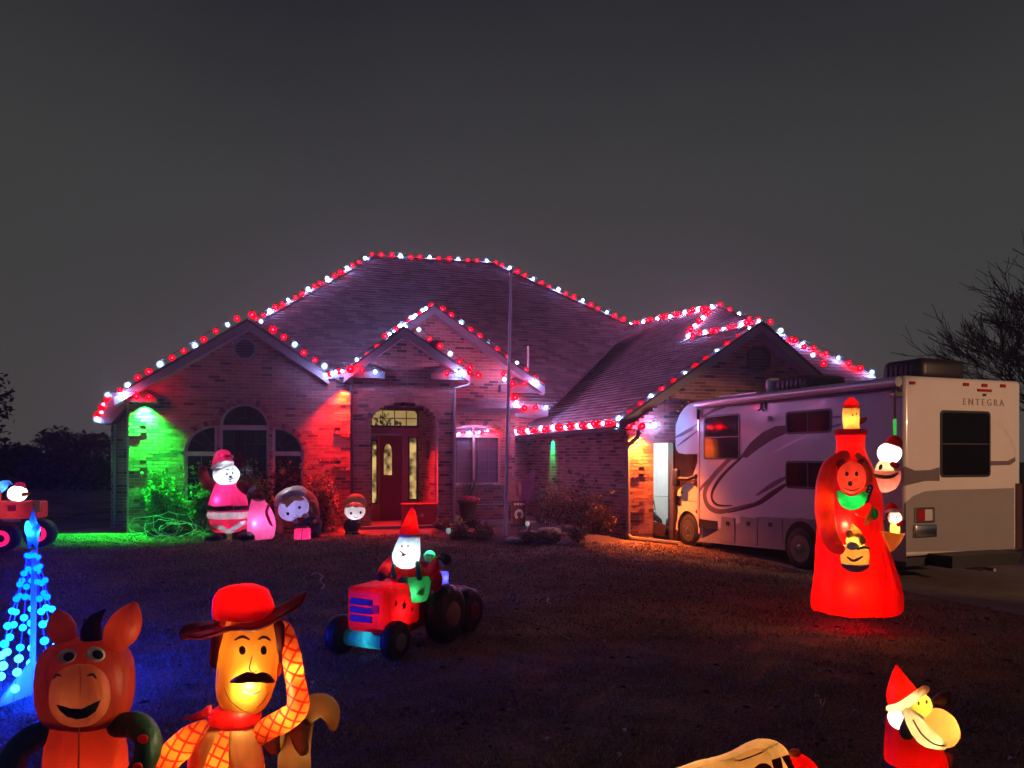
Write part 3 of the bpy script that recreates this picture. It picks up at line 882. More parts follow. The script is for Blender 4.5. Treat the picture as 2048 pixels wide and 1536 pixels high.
def hidden_tab(t):
    p = tabs_c(t); px, py = HX + FPX * p.x / p.y, HY - FPX * (p.z - CAMZ) / p.y
    return py > 640 + abs(px - 500) * .66 and px < 660 or (700 < px < 1090 and py > 612 + abs(px - 868) * .71) or px > 1540 and py > 760 or px < 500
def tab_size(t):
    p = tabs_c(t); return abs(t[3].dot((p - Vector((0, 0, CAMZ))).normalized())) / p.y ** 2
ch = set([i for i in sorted(range(len(TABS)), key=lambda i: -tab_size(TABS[i])) if TABS[i][5] - TABS[i][4] > .3 and not hidden_tab(TABS[i])][:300])
rest = {}; shared = {}
for i, t in enumerate(TABS):
    if i in ch:
        ro = t[8]
        if ro.name not in shared:
            mb = MB(); tabmesh(mb, (Vector(), t[1], t[2], t[3], -.151, .151, -.075, .15, ro)); me = mb.mesh('shingle'); me.materials.append(M['shingle']); shared[ro.name] = me
        obj('shingle', shared[ro.name], None, ro, loc=tabs_c(t) - house.location)
    else:
        mb = rest.setdefault(t[8].name, (MB(), t[8]))[0]; tabmesh(mb, t)
for mb, ro in rest.values(): obj('shingles', mb, M['shingle'], ro, world=True, kind='stuff')

# ------------------------------------------------------------------ bricks on the walls
def brick_size(b): 
    p = b[0].pt((b[1] + b[2]) / 2, b[3]); return 1 / max(.1, p.y) ** 2 * abs(b[0].n.dot((p - Vector((0, 0, CAMZ))).normalized()))
full = [i for i, b in enumerate(ALLB) if b[2] - b[1] > .243 and (b[0] in (F1, FG)) and vis(b[0].pt(b[1], b[3])) and (b[0] is F1 or b[1] < gp_w) and b[5] < .01 and 1.1 < b[3] < 4.4]
chosen = set(sorted(full, key=lambda i: -brick_size(ALLB[i]))[:300])
mb = MB(); mb.add([(x, y, z) for z in (0, BH) for x, y in ((-BL / 2, -.012), (BL / 2, -.012), (BL / 2, .012), (-BL / 2, .012))], [(4, 5, 6, 7), (3, 2, 1, 0), (0, 1, 5, 4), (1, 2, 6, 5), (3, 0, 4, 7)])
bme = mb.mesh('brick'); bme.materials.append(M['brick'])
rest = {}
for i, (F, a, b, z, wi, pr) in enumerate(ALLB):
    if i in chosen:
        o = obj('brick', bme, None, WALLS[wi], loc=F.pt((a + b) / 2, z, pr) - house.location); o.rotation_euler = (0, 0, F.rot())
    else:
        mb = rest.setdefault(wi, MB())
        d1 = .012 + pr
        vs = [F.pt(a, z, 0), F.pt(b, z, 0), F.pt(b, z, d1), F.pt(a, z, d1), F.pt(a, z + BH, 0), F.pt(b, z + BH, 0), F.pt(b, z + BH, d1), F.pt(a, z + BH, d1)]
        mb.add(vs, [(3, 2, 1, 0), (4, 7, 6, 5), (3, 7, 4, 0), (2, 6, 7, 3), (1, 5, 6, 2)])
for wi, mb in rest.items(): obj('bricks', mb, M['brick'], WALLS[wi], world=True, kind='stuff')

# ------------------------------------------------------------------ gable trim, eaves, gutters
def gable(F, l, p, r_, out, back, lab, bw=.19):
    (ul, zl), (up_, zp), (ur, zr) = F.hit(*l, out), F.hit(*p, out), F.hit(*r_, out)
    mb = MB()
    for (ua, za, ub, zb_) in ((ul, zl, up_, zp), (ur, zr, up_, zp)):
        fpoly(mb, F, [(ua, za), (ua, za - bw), (ub, zb_ - bw), (ub, zb_)], out - .05, out)
        # soffit under the overhang
        fpoly(mb, F, [(ua, za - bw + .03), (ua, za - bw), (ub, zb_ - bw), (ub, zb_ - bw + .03)], .015, out - .05)
    rb_ = obj('rake_board', mb, M['trim'], house, world=True, label=lab)
    mb = MB()
    for (ua, za, ub, zb_) in ((ul, zl, up_, zp), (ur, zr, up_, zp)):
        fpoly(mb, F, [(ua, za + .003), (ua, za + .05), (ub, zb_ + .05), (ub, zb_ + .003)], -back, out + .04)
    obj('gable_roof', mb, M['deck'], house, world=True)
gable(F1, (228, 794), (495, 642), (657, 751), .34, 3.5, 'rake boards of the left gable')
gable(F3, (742, 700), (868, 612), (1090, 774), .34, 3.5, 'rake boards of the gable behind the entry')
gable(F2, (688, 747), (809, 657), (940, 748), .30, 1.0, 'rake boards of the entry gable')
gable(FG, (1238, 846), (1524, 646), (1772, 868), .36, 3.0, 'rake boards of the garage gable', .2)
def eave_return(F, x0, x1, y0, y1, out, side, lab):
    (ua, za), (ub, zb_) = F.hit(x0, y1, out), F.hit(x1, y0, out)
    mb = MB(); fbox(mb, F, ua, ub, za, zb_, .02, out - .06)
    o = obj('eave_return', mb, M['eave'], house, world=True, label=lab)
    # little hipped roof on top
    w = (ub - ua); k = .22
    a = [F.pt(ua, zb_, out - .03), F.pt(ub, zb_, out - .03), F.pt(ub, zb_, .02), F.pt(ua, zb_, .02)]
    i0, i1 = (ua, ub - w * .35) if side < 0 else (ua + w * .35, ub)
    t = [F.pt(i0, zb_ + k, .025), F.pt(i1, zb_ + k, .025)]
    mb = MB(); mb.add(a + t, [(0, 1, 5, 4), (1, 2, 5), (2, 3, 4, 5), (3, 0, 4), (3, 2, 1, 0)])
    obj('return_roof', mb, M['deck'], o, world=True)
eave_return(F1, 240, 312, 796, 803, .34, -1, 'eave return at the left gable foot')
eave_return(F2, 690, 770, 744, 754, .30, -1, 'eave return left of the entry gable')
eave_return(F2, 862, 940, 748, 758, .30, 1, 'eave return right of the entry gable')
eave_return(F3, 1003, 1088, 771, 783, .34, 1, 'eave return under the gable behind the entry')
# link from the left gable to the entry
mb = MB(); a, b = F1.hit(655, 752, .3), F1.hit(706, 745, .3); fline(mb, F1, a, b, .14, -.1, .32); obj('gutter', mb, M['trim'], house, world=True)
# garage eave: fascia, gutter and soffit; main eave
ev = (E1 - E2).normalized(); nF = FW.n
mb = MB(); mb.prism([E2 + Vector((0, 0, .0)), E1 + Vector((0, 0, .0)), E1 - Vector((0, 0, .16)), E2 - Vector((0, 0, .16))], nF * -.04)
mb.prism([E2 - Vector((0, 0, .16)) - nF * .04, E1 - Vector((0, 0, .16)) - nF * .04, E1 - Vector((0, 0, .16)) - nF * .345, E2 - Vector((0, 0, .16)) - nF * .345], (0, 0, .03))
obj('eave_fascia', mb, M['trim'], house, world=True)
mb = MB(); rings = []
for p in (E2, E1 + ev * .02):
    rings.append([p + nF * (.002 + x) + Vector((0, 0, z)) for x, z in ((0, -.12), (.07, -.12), (.11, -.08), (.11, -.005), (.095, -.005), (.09, -.07), (.06, -.1), (.005, -.1))])
mb.loft(rings, 0, False)
obj('gutter', mb, M['trim'], house, world=True)
mb = MB(); a, b = Mp.at(1030, 812), VB
mb.prism([a, b, b - Vector((0, 0, .17)), a - Vector((0, 0, .17))], (HU[1] * .04, -HU[0] * .04, 0))
mb.prism([a - Vector((0, 0, .18)), b - Vector((0, 0, .18)), b + Vector((-.3, 1.2, -.18)), a + Vector((-.3, 1.2, -.18))], (0, 0, .02))
obj('eave_fascia', mb, M['eave'], house, world=True)
# far left roof end
mb = MB(); fpoly(mb, FS, [FS.hit(*p, .55) for p in ((188, 840), (200, 847), (222, 847), (258, 808), (262, 786), (226, 784))], -2.5, .55)
obj('roof_end', mb, M['eave'], house, world=True, label='sloping roof end at the far left')
# downspouts
def spout(pts, mat, r_=.04):
    mb = MB(); mb.tube(pts, r_, 6, 0, False); obj('downspout', mb, mat, house, world=True)
spout([F1.at(668, 757, .3), F1.at(690, 764, .22), F2.at(703, 770, .06), F2.at(704, 1048, .06)], M['darkframe'])
spout([F2.at(941, 760, .2), F2.at(938, 770, .2), F2.at(911, 777, .07), F2.at(909, 788, .06), F2.at(908, 1045, .06)], M['soffit'])
spout([FG.at(1277, 860, .36), FG.at(1276, 874, .34), FG.at(1258, 889, .07), FG.at(1256, 900, .06), FG.at(1257, 1068, .06), FG.at(1263, 1076, .15), FG.pt(1.0, .10, .45)], M['trim'], .045)
spout([FS.at(231, 846, .3), FS.at(231, 860, .15), FS.at(230, 900, .06), FS.at(230, 1055, .06)], M['soffit'])
# vent pipe and antenna on the main roof
mb = MB(); p = Mp.at(1056, 735); mb.tube([p - Vector((0, 0, .2)), p + Vector((0, 0, .6))], .035, 8); obj('vent_pipe', mb, M['steel'], house, world=True)

# ------------------------------------------------------------------ string lights
def bulb_mesh(name, core, shell):
    mb = MB()
    cr_ = .019 if 'white' not in name else .034; mb.ell((0, 0, 0), (cr_, cr_, cr_ * 1.1), None, 8, 6, 0)
    mb.lathe([(.004, -.085), (.048, -.07), (.076, -.028), (.076, .024), (.048, .062), (.022, .072)], n=10, mat=1)  # glass oversized and glowing to imitate the bloom round a bulb
    mb.lathe([(.022, .068), (.022, .10)], n=8, mat=2)
    me = mb.mesh(name)
    for m in (core, shell, M['wire']): me.materials.append(m)
    return me
M['core_r'] = emis('red_filament', (1, .0010, .006), 1900); M['core_w'] = emis('white_filament', (.34, .37, 1), 570)
M['shell_r'] = shell_mat('red_bulb_glass', (1, .0, .003), .8, .84); M['shell_w'] = shell_mat('clear_bulb_glass', (.45, .70, 1), .6, .55)
for k in ('shell_r', 'shell_w'):
    try: M[k].cycles.emission_sampling = 'NONE'
    except Exception: pass
for k in ('core_r', 'core_w'):
    try: M[k].cycles.emission_sampling = 'FRONT'
    except Exception: pass
BR, BW = bulb_mesh('bulb', M['core_r'], M['shell_r']), bulb_mesh('bulb_white', M['core_w'], M['shell_w'])
def ln(x0, y0, x1, y1, n, pat='WRR', k0=0, last=True):
    N = n if last else n
    return [(x0 + (x1 - x0) * i / (n - 1), y0 + (y1 - y0) * i / (n - 1), pat[(i + k0) % len(pat)]) for i in range(N if last else N - 1)]
STR = 0
def string(label, pts, loc, sc=1.0):
    P = [loc(px, py) for px, py, c in pts]
    root = thing('string_light', label, 'string lights', P[0], 0, 'string lights along the roof edges')
    mb = MB(); wp = []
    for i, p in enumerate(P):
        wp.append(p - P[0] + Vector((0, 0, .09)))
        if i + 1 < len(P):
            d = (P[i + 1] - p); wp.append(p + d * .5 - P[0] + Vector((0, 0, .09 - .03 * min(1, d.length))))
    mb.tube(wp, .007, 4)
    obj('wire', mb, M['wire'], root)
    for p, (px, py, c) in zip(P, pts):
        o = obj('bulb', BR if c == 'R' else BW, None, root, loc=p - P[0] + Vector((random.uniform(-.025, .025), random.uniform(-.01, .01), random.uniform(-.03, .02)))); k_ = sc * random.uniform(.72, 1.15); o.scale = (k_, k_, k_); o.rotation_euler = (random.uniform(-.4, .4), random.uniform(-.4, .4), 0)
f1 = lambda px, py: F1.at(px, py, .20); f2 = lambda px, py: F2.at(px, py, .18); f3 = lambda px, py: F3.at(px, py, .20)
fg = lambda px, py: FG.at(px, py, .22); fm = lambda px, py: Mp.at(px, py, .07); fgp = lambda px, py: Gp.at(px, py, .07)
string('red and white string lights climbing the left rake of the green lit gable', ln(255.7, 769.8, 476, 636.5, 11, 'WRR'), f1)
string('string lights coming down the right rake of the left gable', ln(503, 628, 651, 734, 8, 'RWRRWRRW'), f1)
string('short string lights on the eave return above the green floodlight', [(238, 779, 'R'), (243, 788, 'W'), (271.6, 791.7, 'R'), (298.6, 792, 'R')], lambda px, py: F1.at(px, py, .42))
string('tightly packed string lights on the far left roof end', ln(216, 791, 193, 838, 10, 'WRR'), lambda px, py: FS.at(px, py, .60))
string('string lights on the left hip of the tall main roof', ln(513, 636, 745, 508, 19, 'RRW'), fm)
string('string lights along the top ridge of the main roof', ln(763.5, 509, 974.5, 522, 12, 'RRW'), fm)
string('string lights down the right hip of the main roof', [(992, 524, 'R'), (1004, 529, 'R'), (1018.7, 535.5, 'W')] + ln(1034, 542, 1246, 638, 14, 'RRW')[:14], fm)
string('closely spaced string lights on the garage ridge', ln(1260, 647, 1422.6, 613.6, 19, 'WRR'), fgp)
string('short slanting string lights below the garage ridge end', ln(1416, 622, 1377, 664, 8, 'RRW'), fgp)
string('string lights on the lower ridge running to the garage gable peak', ln(1375, 673, 1516, 641, 13, 'WRR'), fgp)
string('string lights on the right hip of the garage roof', [(1439, 610, 'R'), (1457, 620, 'R'), (1478, 629, 'W'), (1500, 636, 'R'), (1518, 639, 'R'), (1542, 642, 'R'), (1561, 661, 'W')] + ln(1584, 677, 1744, 745, 8, 'RWRRWRRW'), lambda px, py: Hp.at(px, py, .12))
string('two string light bulbs on the right rake behind the motorhome roof', [(1588, 682, 'R'), (1608, 694, 'R'), (1625, 710, 'W'), (1646, 728, 'R')], fg)
string('string lights along the left rake of the garage gable', ln(1238.6, 838, 1500, 657.6, 13, 'WRR'), fg)
string('string lights on the garage corner above the orange lamp', [(1232.7, 851.5, 'W'), (1260.6, 851.5, 'R'), (1284.6, 852, 'R'), (1311, 852, 'W')], fg)
def ge(px, py):
    t = (px - 1022) / (1228 - 1022); return FW.at(px, py, .50)
string('bright string lights along the low garage eave', ln(1023, 862, 1222, 846, 25, 'RWR'), ge)
string('string lights on the eave return left of the entry', ln(652, 748, 683, 741, 6, 'WRW') + [(699, 739, 'R'), (725.6, 740.6, 'R'), (751, 741.7, 'W')], lambda px, py: F2.at(px, py, .40))
string('string lights along the rakes of the small entry gable', ln(713, 720, 798, 667, 5, 'WRR') + [(812, 652, 'W'), (838.8, 661, 'W'), (857.4, 676, 'R'), (878.4, 692, 'R'), (899, 707, 'W'), (918, 722, 'R'), (939, 736, 'R')], f2)
string('three string light bulbs on the eave return right of the entry', [(893.8, 744.7, 'R'), (919, 745, 'W'), (942, 744.4, 'R'), (955, 751, 'R')], lambda px, py: F2.at(px, py, .40))
string('crowded string lights on the left rake of the middle gable', ln(772, 672, 862, 613, 13, 'RWW'), f3)
string('string lights down the right rake of the middle gable', ln(884.7, 617.5, 1069, 754, 11, 'RRW') + [(1085, 768, 'R')], f3)
string('string lights under the right foot of the middle gable', [(1005, 746.6, 'R'), (1009.7, 760, 'W'), (1026.4, 767, 'R'), (1048.8, 768, 'R'), (1070.7, 765, 'W')], lambda px, py: F3.at(px, py, .42))
string('short string lights on the low eave beside the flagpole', [(1029, 794, 'R'), (1033.8, 805, 'W'), (1048, 814, 'R'), (1070.7, 814, 'R'), (1092, 813, 'W')], lambda px, py: Mp.at(px, py, .1))
string('thin string lights across the top of the porch window', ln(910, 866, 938, 866, 5, 'RWR') + ln(950, 866, 982, 861, 6, 'RWR') + [(990, 866, 'R'), (998, 866, 'R')], lambda px, py: F3.at(px, py, .10), .45)

# ------------------------------------------------------------------ flood lamps under the eaves
def flood(label, pos, n, color, energy, spot, tilt, lens, blend=.8, lens_st=8):
    root = thing('floodlight', label, 'floodlight', pos, math.atan2(n.x, -n.y), 'coloured floodlights under the eaves')
    mb = MB(); mb.lathe([(.02, .10), (.05, .09), (.055, .02), (.06, -.02), (.05, -.02)], n=14); obj('housing', mb, M['black'], root)
    mb = MB(); mb.lathe([(.049, -.012), (.03, -.018), (.004, -.02)], n=14); obj('lens', mb, emis('lens', lens, lens_st), root)
    mb = MB(); mb.box((0, .03, .13), (.03, .03, .1)); obj('bracket', mb, M['black'], root)
    lamp('flood_lamp', 'SPOT', energy, color, (0, 0, -.03), root, .03, (R(tilt), 0, 0), spot, blend)
flood('green floodlight shining down the left corner of the house', F1.at(287, 806, .13), F1.n, (.006, 1, .04), 2300, 112, 12, (.1, 1, .3), 1.0)
flood('red floodlight shining down beside the entry', F1.at(688, 772, .14), F1.n, (1, .012, .001), 1900, 104, 12, (1, .2, .05), 1.0)
flood('narrow green floodlight under the low garage eave', FW.at(1100, 873, .10), FW.n, (.0, 1, .22), 200, 54, 24, (.1, 1, .5), .9)
flood('warm orange lamp under the garage corner eave', FG.at(1278, 866, .17), FG.n, (1, .17, .015), 900, 140, 6, (1, .6, .2), 1.0)
flood('assumed red floodlight added under the entry porch ceiling', F2.at(806, 812, -.45), F2.n, (1, .01, .004), 520, 80, -16, (1, .2, .05), .8)  # unseen lamp, assumed from the red light on the porch step and reveal

# ridge and hip caps
def caps(a, b, wdt, lift, ro):
    d = b - a; n_ = int(d.length / .28); t = d.normalized(); s_ = t.cross(Vector((0, 0, 1))).normalized(); u_ = s_.cross(t)
    for k in range(n_):
        p = a + d * k / n_; q_ = a + d * (k + 1.25) / n_; mb = MB(); h0, h1 = lift + .02, lift
        mb.add([p - s_ * wdt - u_ * (wdt * .5 - h0), p + u_ * h0, p + s_ * wdt - u_ * (wdt * .5 - h0), q_ - s_ * wdt - u_ * (wdt * .5 - h1), q_ + u_ * h1, q_ + s_ * wdt - u_ * (wdt * .5 - h1)], [(0, 1, 4, 3), (1, 2, 5, 4), (0, 2, 1)])
        obj('ridge_cap', mb, M['shingle'], ro, world=True)
RO = [t[8] for t in TABS]; r0 = RO[0]; r1 = [t for t in RO if t is not r0][0]
caps(RL, RR, .12, .03, r0); caps(RR, RH, .12, .03, r0); caps(LE + (RL - LE) * .45, RL, .12, .03, r0); caps(GA, GV, .11, .03, r1); caps(Gp.at(1380, 676), GF, .11, .03, r1)
flood('assumed warm lamp added above the closed orange garage door', FG.at(1384, 868, .30), FG.n, (1, .50, .08), 520, 120, 20, (1, .6, .2), .9)  # assumed lamp added unseen behind the motorhome nose to brighten garage door and cab
# ------------------------------------------------------------------ motorhome
RVO = Vector((5.86, 11.5, 0)); RVT = math.atan2(.359, .933)
rv = thing('motorhome', 'white motorhome with dark swoosh stripes parked on the driveway', 'motorhome', RVO, RVT)
fwd, rgt = Vector((-math.sin(RVT), math.cos(RVT), 0)), Vector((math.cos(RVT), math.sin(RVT), 0))
RF = Frame((RVO.x, RVO.y), (rgt.x, rgt.y))                                  # rear face
RLn = 5.32
side_o = RVO + fwd * RLn
RS = Frame((side_o.x, side_o.y), (-fwd.x, -fwd.y))                          # left flank: u runs from the front to the rear
def rvl(p):
    d = Vector(p) - RVO; return Vector((d.dot(rgt), d.dot(fwd), d.z))
def robj(name, mb, mat, parent=None, **k):
    mb.v = [tuple(rvl(p)) for p in mb.v]
    return obj(name, mb, mat, parent or rv, **k)
M['rvwhite'] = pm('gelcoat_white', (.68, .66, .64), .22, .03, 3, coat=.5)
M['rvgrey'] = pm('gelcoat_grey', (.27, .26, .26), .3, .05, 3, coat=.4)
M['stripe'] = pm('dark_red_stripe', (.075, .035, .045), .25, .1, 4)
M['stripe2'] = pm('grey_stripe', (.16, .13, .14), .25, .1, 4)
M['rvglass'] = pm('tinted_glass', (.006, .006, .007), .12, .3, 3, spec=.18)
M['silver'] = pm('silver_trim', (.62, .60, .62), .35, .06, 6, metal=.4)
M['red_lens'] = pm('red_lens', (.35, .015, .015), .15, .1, 10)
M['amber'] = pm('amber_lens', (.5, .16, .02), .2, .1, 10)
RVW, RZ0, RZ1 = 2.52, .47, 3.2
# box body as two halves: upper white, lower skirts are separate hatches
mb = MB(); mb.rbox((RVW / 2, RLn / 2, (RZ0 + RZ1) / 2), (RVW, RLn, RZ1 - RZ0), .07, seg=4)
body = obj('body', mb, M['rvwhite'], rv)
M['rimsteel'] = pm('rim_steel', (.16, .155, .16), .35, .2, 14, metal=.7)
def wheel(pos, r_, parent=rv):
    w = empty('wheel', pos); w.parent = parent
    Mx = rotM(0, 90, 0)
    mb = MB(); mb.lathe([(r_ * .62, -.02), (r_ * .92, -.01), (r_, .03), (r_, .2), (r_ * .9, .24), (r_ * .5, .24)], M=Mx, n=28); obj('tyre', mb, M['rubber'], w)
    mb = MB(); mb.lathe([(r_ * .64, -.025), (r_ * .60, .01), (r_ * .40, .03), (r_ * .22, -.03), (.03, -.045)], M=Mx, n=28)
    for k in range(8):
        a = k * math.pi / 4; mb.ell((-.02, math.cos(a) * r_ * .32, math.sin(a) * r_ * .32), (.02, .02, .02), None, 6, 4)
    obj('rim', mb, M['rimsteel'], w)
def dl(px): return rvl(RS.at(px, 1000)).y
# wheel arch (rear) and wheels
yr = rvl(RS.at(1604, 1000)).y
wheel((-.025, yr, .37), .37)
mb = MB(); band(mb, RS, RS.u(1604), .42, .43, .43, .49, .49, 0, 180, -.02, .014, 20); robj('wheel_arch', mb, M['rvgrey'], rv)
mb = MB(); mb.lathe([(.43, -.006), (.004, -.006)], (0, yr, .42), rotM(0, 90, 0), 28); obj('wheel_well', mb, M['black'], rv)
wheel((2.1, yr, .37), .37); 
yf = rvl(RS.at(1371, 1000)).y
wheel((.085, yf, .37), .37); wheel((2.0, yf, .37), .37)
# chassis underneath
mb = MB(); mb.box((1.2, 2.4, .42), (1.4, 5.6, .18)); mb.box((1.2, yr, .37), (2.0, .14, .14)); mb.box((.9, 1.1, .3), (.7, .9, .2)); obj('chassis', mb, M['black'], rv)
# windows
def side_window(F, x0, y0, x1, y1, lab, div=None, dr=.012):
    (ua, zb_), (ub, zt) = F.hit(x0, y1), F.hit(x1, y0)
    def rr(inset, rad):
        a, b, c, d = ua + inset, ub - inset, zb_ + inset, zt - inset; out = []
        for cx, cz_, a0 in ((b - rad, d - rad, 0), (a + rad, d - rad, 90), (a + rad, c + rad, 180), (b - rad, c + rad, 270)):
            for k in range(5):
                an = R(a0 + 22.5 * k); out.append((cx + rad * math.cos(an), cz_ + rad * math.sin(an)))
        return out
    mb = MB(); o_, i_ = rr(0, .07), rr(.035, .05)
    ro, ri = [F.pt(u, z, dr) for u, z in o_], [F.pt(u, z, dr) for u, z in i_]
    r2, r3 = [F.pt(u, z, -.01) for u, z in o_], [F.pt(u, z, .003) for u, z in i_]
    mb.loft([r2, ro, ri, r3], 0, False, cap=False)
    w = robj('window', mb, M['black'], label=lab)
    mb = MB(); fpoly(mb, F, i_, -.005, .004); p = robj('pane', mb, M['rvglass'], w)
    if div:
        mb = MB()
        if div == 'h': fbox(mb, F, ua + .035, ub - .035, (zb_ + zt) / 2 - .012, (zb_ + zt) / 2 + .012, .004, .012)
        else: fbox(mb, F, (ua + ub) / 2 - .012, (ua + ub) / 2 + .012, zb_ + .035, zt - .035, .004, .012)
        robj('divider', mb, M['black'], w)
side_window(RS, 1408, 826, 1480, 919, 'tall dark side window', 'h')
side_window(RS, 1572, 816, 1664, 869, 'upper rear side window', 'v')
side_window(RS, 1572, 922, 1664, 976, 'lower rear side window', 'v')
side_window(RF, 1880, 823, 1980, 955, 'tall dark rear window', 'h')
# swoosh stripes (flat vinyl)
def zr4(x, y): return (1300 + x / 3.2, 680 + y / 3.2)
def vinyl(F, pts, mat, name='stripe', out=.0025):
    mb = MB(); fpoly(mb, F, [F.hit(*p) for p in pts], .0005, out); return robj(name, mb, mat)
def vstroke(F, pts, w0, w1, mat, out=.0025):
    P = [Vector(F.hit(*p)) for p in smooth_rows(pts, 6)]; n = len(P); L_, R_ = [], []
    for i, p in enumerate(P):
        t = (P[min(n - 1, i + 1)] - P[max(0, i - 1)]).normalized(); nn = Vector((-t.y, t.x))
        w = (w0 + (w1 - w0) * i / (n - 1)) * math.sin(math.pi * (.12 + .80 * i / (n - 1))) / 2
        L_.append(F.pt(*(p + nn * w), out)); R_.append(F.pt(*(p - nn * w), out))
    mb = MB(); mb.add(L_ + R_, [(i, i + 1, n + i + 1, n + i) for i in range(n - 1)]); return robj('stripe', mb, mat)
vinyl(RS, [zr4(*p) for p in ((580, 745), (640, 660), (720, 590), (800, 552), (872, 545), (872, 598), (780, 640), (690, 700), (620, 755))], M['stripe'])
vstroke(RS, [zr4(*p) for p in ((560, 720), (470, 800), (385, 900), (350, 985), (375, 1065), (450, 1098), (560, 1075), (680, 1040))], .16, .10, M['stripe2'])
vstroke(RS, [zr4(*p) for p in ((600, 740), (500, 830), (425, 920), (395, 1000), (430, 1055), (530, 1060))], .10, .07, M['stripe'])
vstroke(RS, [zr4(*p) for p in ((1050, 600), (900, 660), (760, 750), (620, 860))], .06, .02, M['silver'])
vstroke(RS, [zr4(*p) for p in ((870, 880), (780, 930), (680, 995))], .10, .09, M['stripe2'])
vstroke(RS, [zr4(*p) for p in ((870, 925), (780, 985), (680, 1050), (500, 1105))], .13, .08, M['stripe'])
vstroke(RS, [zr4(*p) for p in ((520, 408), (430, 440), (330, 495))], .10, .06, M['stripe2'])
vstroke(RS, [zr4(*p) for p in ((1225, 540), (1165, 555))], .05, .05, M['stripe2']); vstroke(RS, [zr4(*p) for p in ((1225, 490), (1165, 495))], .04, .04, M['stripe2'])
vstroke(RS, [zr4(*p) for p in ((380, 890), (330, 945), (303, 990))], .09, .05, M['stripe2'])
# lower grey skirt and hatches
vinyl(RS, [zr4(*p) for p in ((300, 1290), (440, 1215), (700, 1130), (1085, 1150), (1640, 1150), (1640, 1420), (300, 1290))][:-1], M['rvgrey'], 'skirt', .004)
def hatch(x0, y0, x1, y1):
    (ua, zb_), (ub, zt) = RS.hit(*zr4(x0, y1)), RS.hit(*zr4(x1, y0))
    mb = MB(); fbox(mb, RS, ua, ub, zb_, zt, .004, .018); h = robj('hatch', mb, M['rvgrey'])
    mb = MB(); um = (ua + ub) / 2; fbox(mb, RS, um - .05, um + .05, zt - .16, zt - .08, .018, .026); robj('latch', mb, M['black'], h)
hatch(460, 1140, 545, 1285); hatch(580, 1142, 690, 1295); hatch(705, 1148, 850, 1280)
mb = MB(); a = RS.hit(*zr4(315, 1200)); b = RS.hit(*zr4(432, 1160)); fbox(mb, RS, a[0], b[0], a[1], b[1], .0, .012); robj('vent_grille', mb, M['black'])
# entry marks: porch light and hooks
mb = MB(); mb.ell(RS.at(*zr4(765, 505), .03), (.05, .05, .05), None, 12, 8); robj('porch_lamp', mb, M['silver'])
for k in (710, 738):
    mb = MB(); p = RS.at(*zr4(k, 400), .02); mb.tube([p, p - Vector((0, 0, .12)), p - Vector((0, 0, .15)) + RS.n * .06], .018, 6); robj('hook', mb, M['black'])
mb = MB(); fbox(mb, RS, RS.u(1396), RS.u(1399), .6, 3.1, .001, .012); robj('corner_trim', mb, M['silver'])
# awning roll along the roof edge with its arms
a, b = RS.at(1393, 803, .09), RS.at(1797, 755, .09)
a.z = b.z = (a.z + b.z) / 2 - .06
mb = MB(); mb.tube([a, b], .075, 14); aw = robj('awning', mb, M['silver'])
mb = MB(); mb.tube([a - Vector((0, 0, .09)) - RS.n * .03, b - Vector((0, 0, .09)) - RS.n * .03], .022, 8); robj('arm', mb, M['black'], aw)
mb = MB(); q0 = RS.at(1790, 790, .05); mb.tube([q0 + Vector((0, 0, .2)), q0 - Vector((0, 0, .02))], .03, 8); mb.box(tuple(q0 - Vector((0, 0, .0))), (.12, .22, .06)); robj('bracket', mb, M['black'], aw)
mb = MB(); q0 = RS.at(1396, 815, .05); mb.tube([q0 + Vector((0, 0, .1)), q0 - Vector((0, 0, .25))], .03, 8); robj('bracket', mb, M['black'], aw)
# cab-over nose
prof = [RS.hit(*p) for p in smooth_rows([(1397, 803), (1378, 806), (1362, 818), (1350, 838), (1343, 862), (1344, 882), (1352, 906), (1397, 908)], 3)]
mb = MB(); n_ = len(prof); rings = []
for x, s_ in ((.04, .94), (.10, 1.0), (1.2, 1.04), (2.3, 1.0), (2.36, .94)):
    rings.append([RS.pt((u - .0) * s_ if u < 0 else u, z if i in (0, n_ - 1) else z, -x) for i, (u, z) in enumerate(prof)])
mb.loft(rings, 0, False); nose = robj('cab_over', mb, M['rvwhite'], label='rounded nose over the cab')
def noseS(pts, mat, w):
    P = [Vector(RS.hit(*p)) for p in pts]; n = len(P); L_, R_ = [], []
    for i, p in enumerate(P):
        t = (P[min(n - 1, i + 1)] - P[max(0, i - 1)]).normalized(); nn = Vector((-t.y, t.x)) * w / 2 * (1 if 0 < i < n - 1 else .3)
        L_.append(RS.pt(*(p + nn), -.034)); R_.append(RS.pt(*(p - nn), -.034))
    mb = MB(); mb.add(L_ + R_, [(i, i + 1, n + i + 1, n + i) for i in range(n - 1)]); robj('stripe', mb, mat, nose)
noseS([(1345, 876), (1362, 868), (1380, 858), (1392, 848)], M['stripe2'], .08); noseS([(1352, 892), (1368, 880), (1392, 862)], M['stripe2'], .06)
for (x, y) in ((1380, 803), (1366, 812), (1358, 822)):
    mb = MB(); mb.ell(RS.at(x, y, -.08), (.05, .035, .03), None, 10, 6); robj('marker_light', mb, M['amber'], nose)
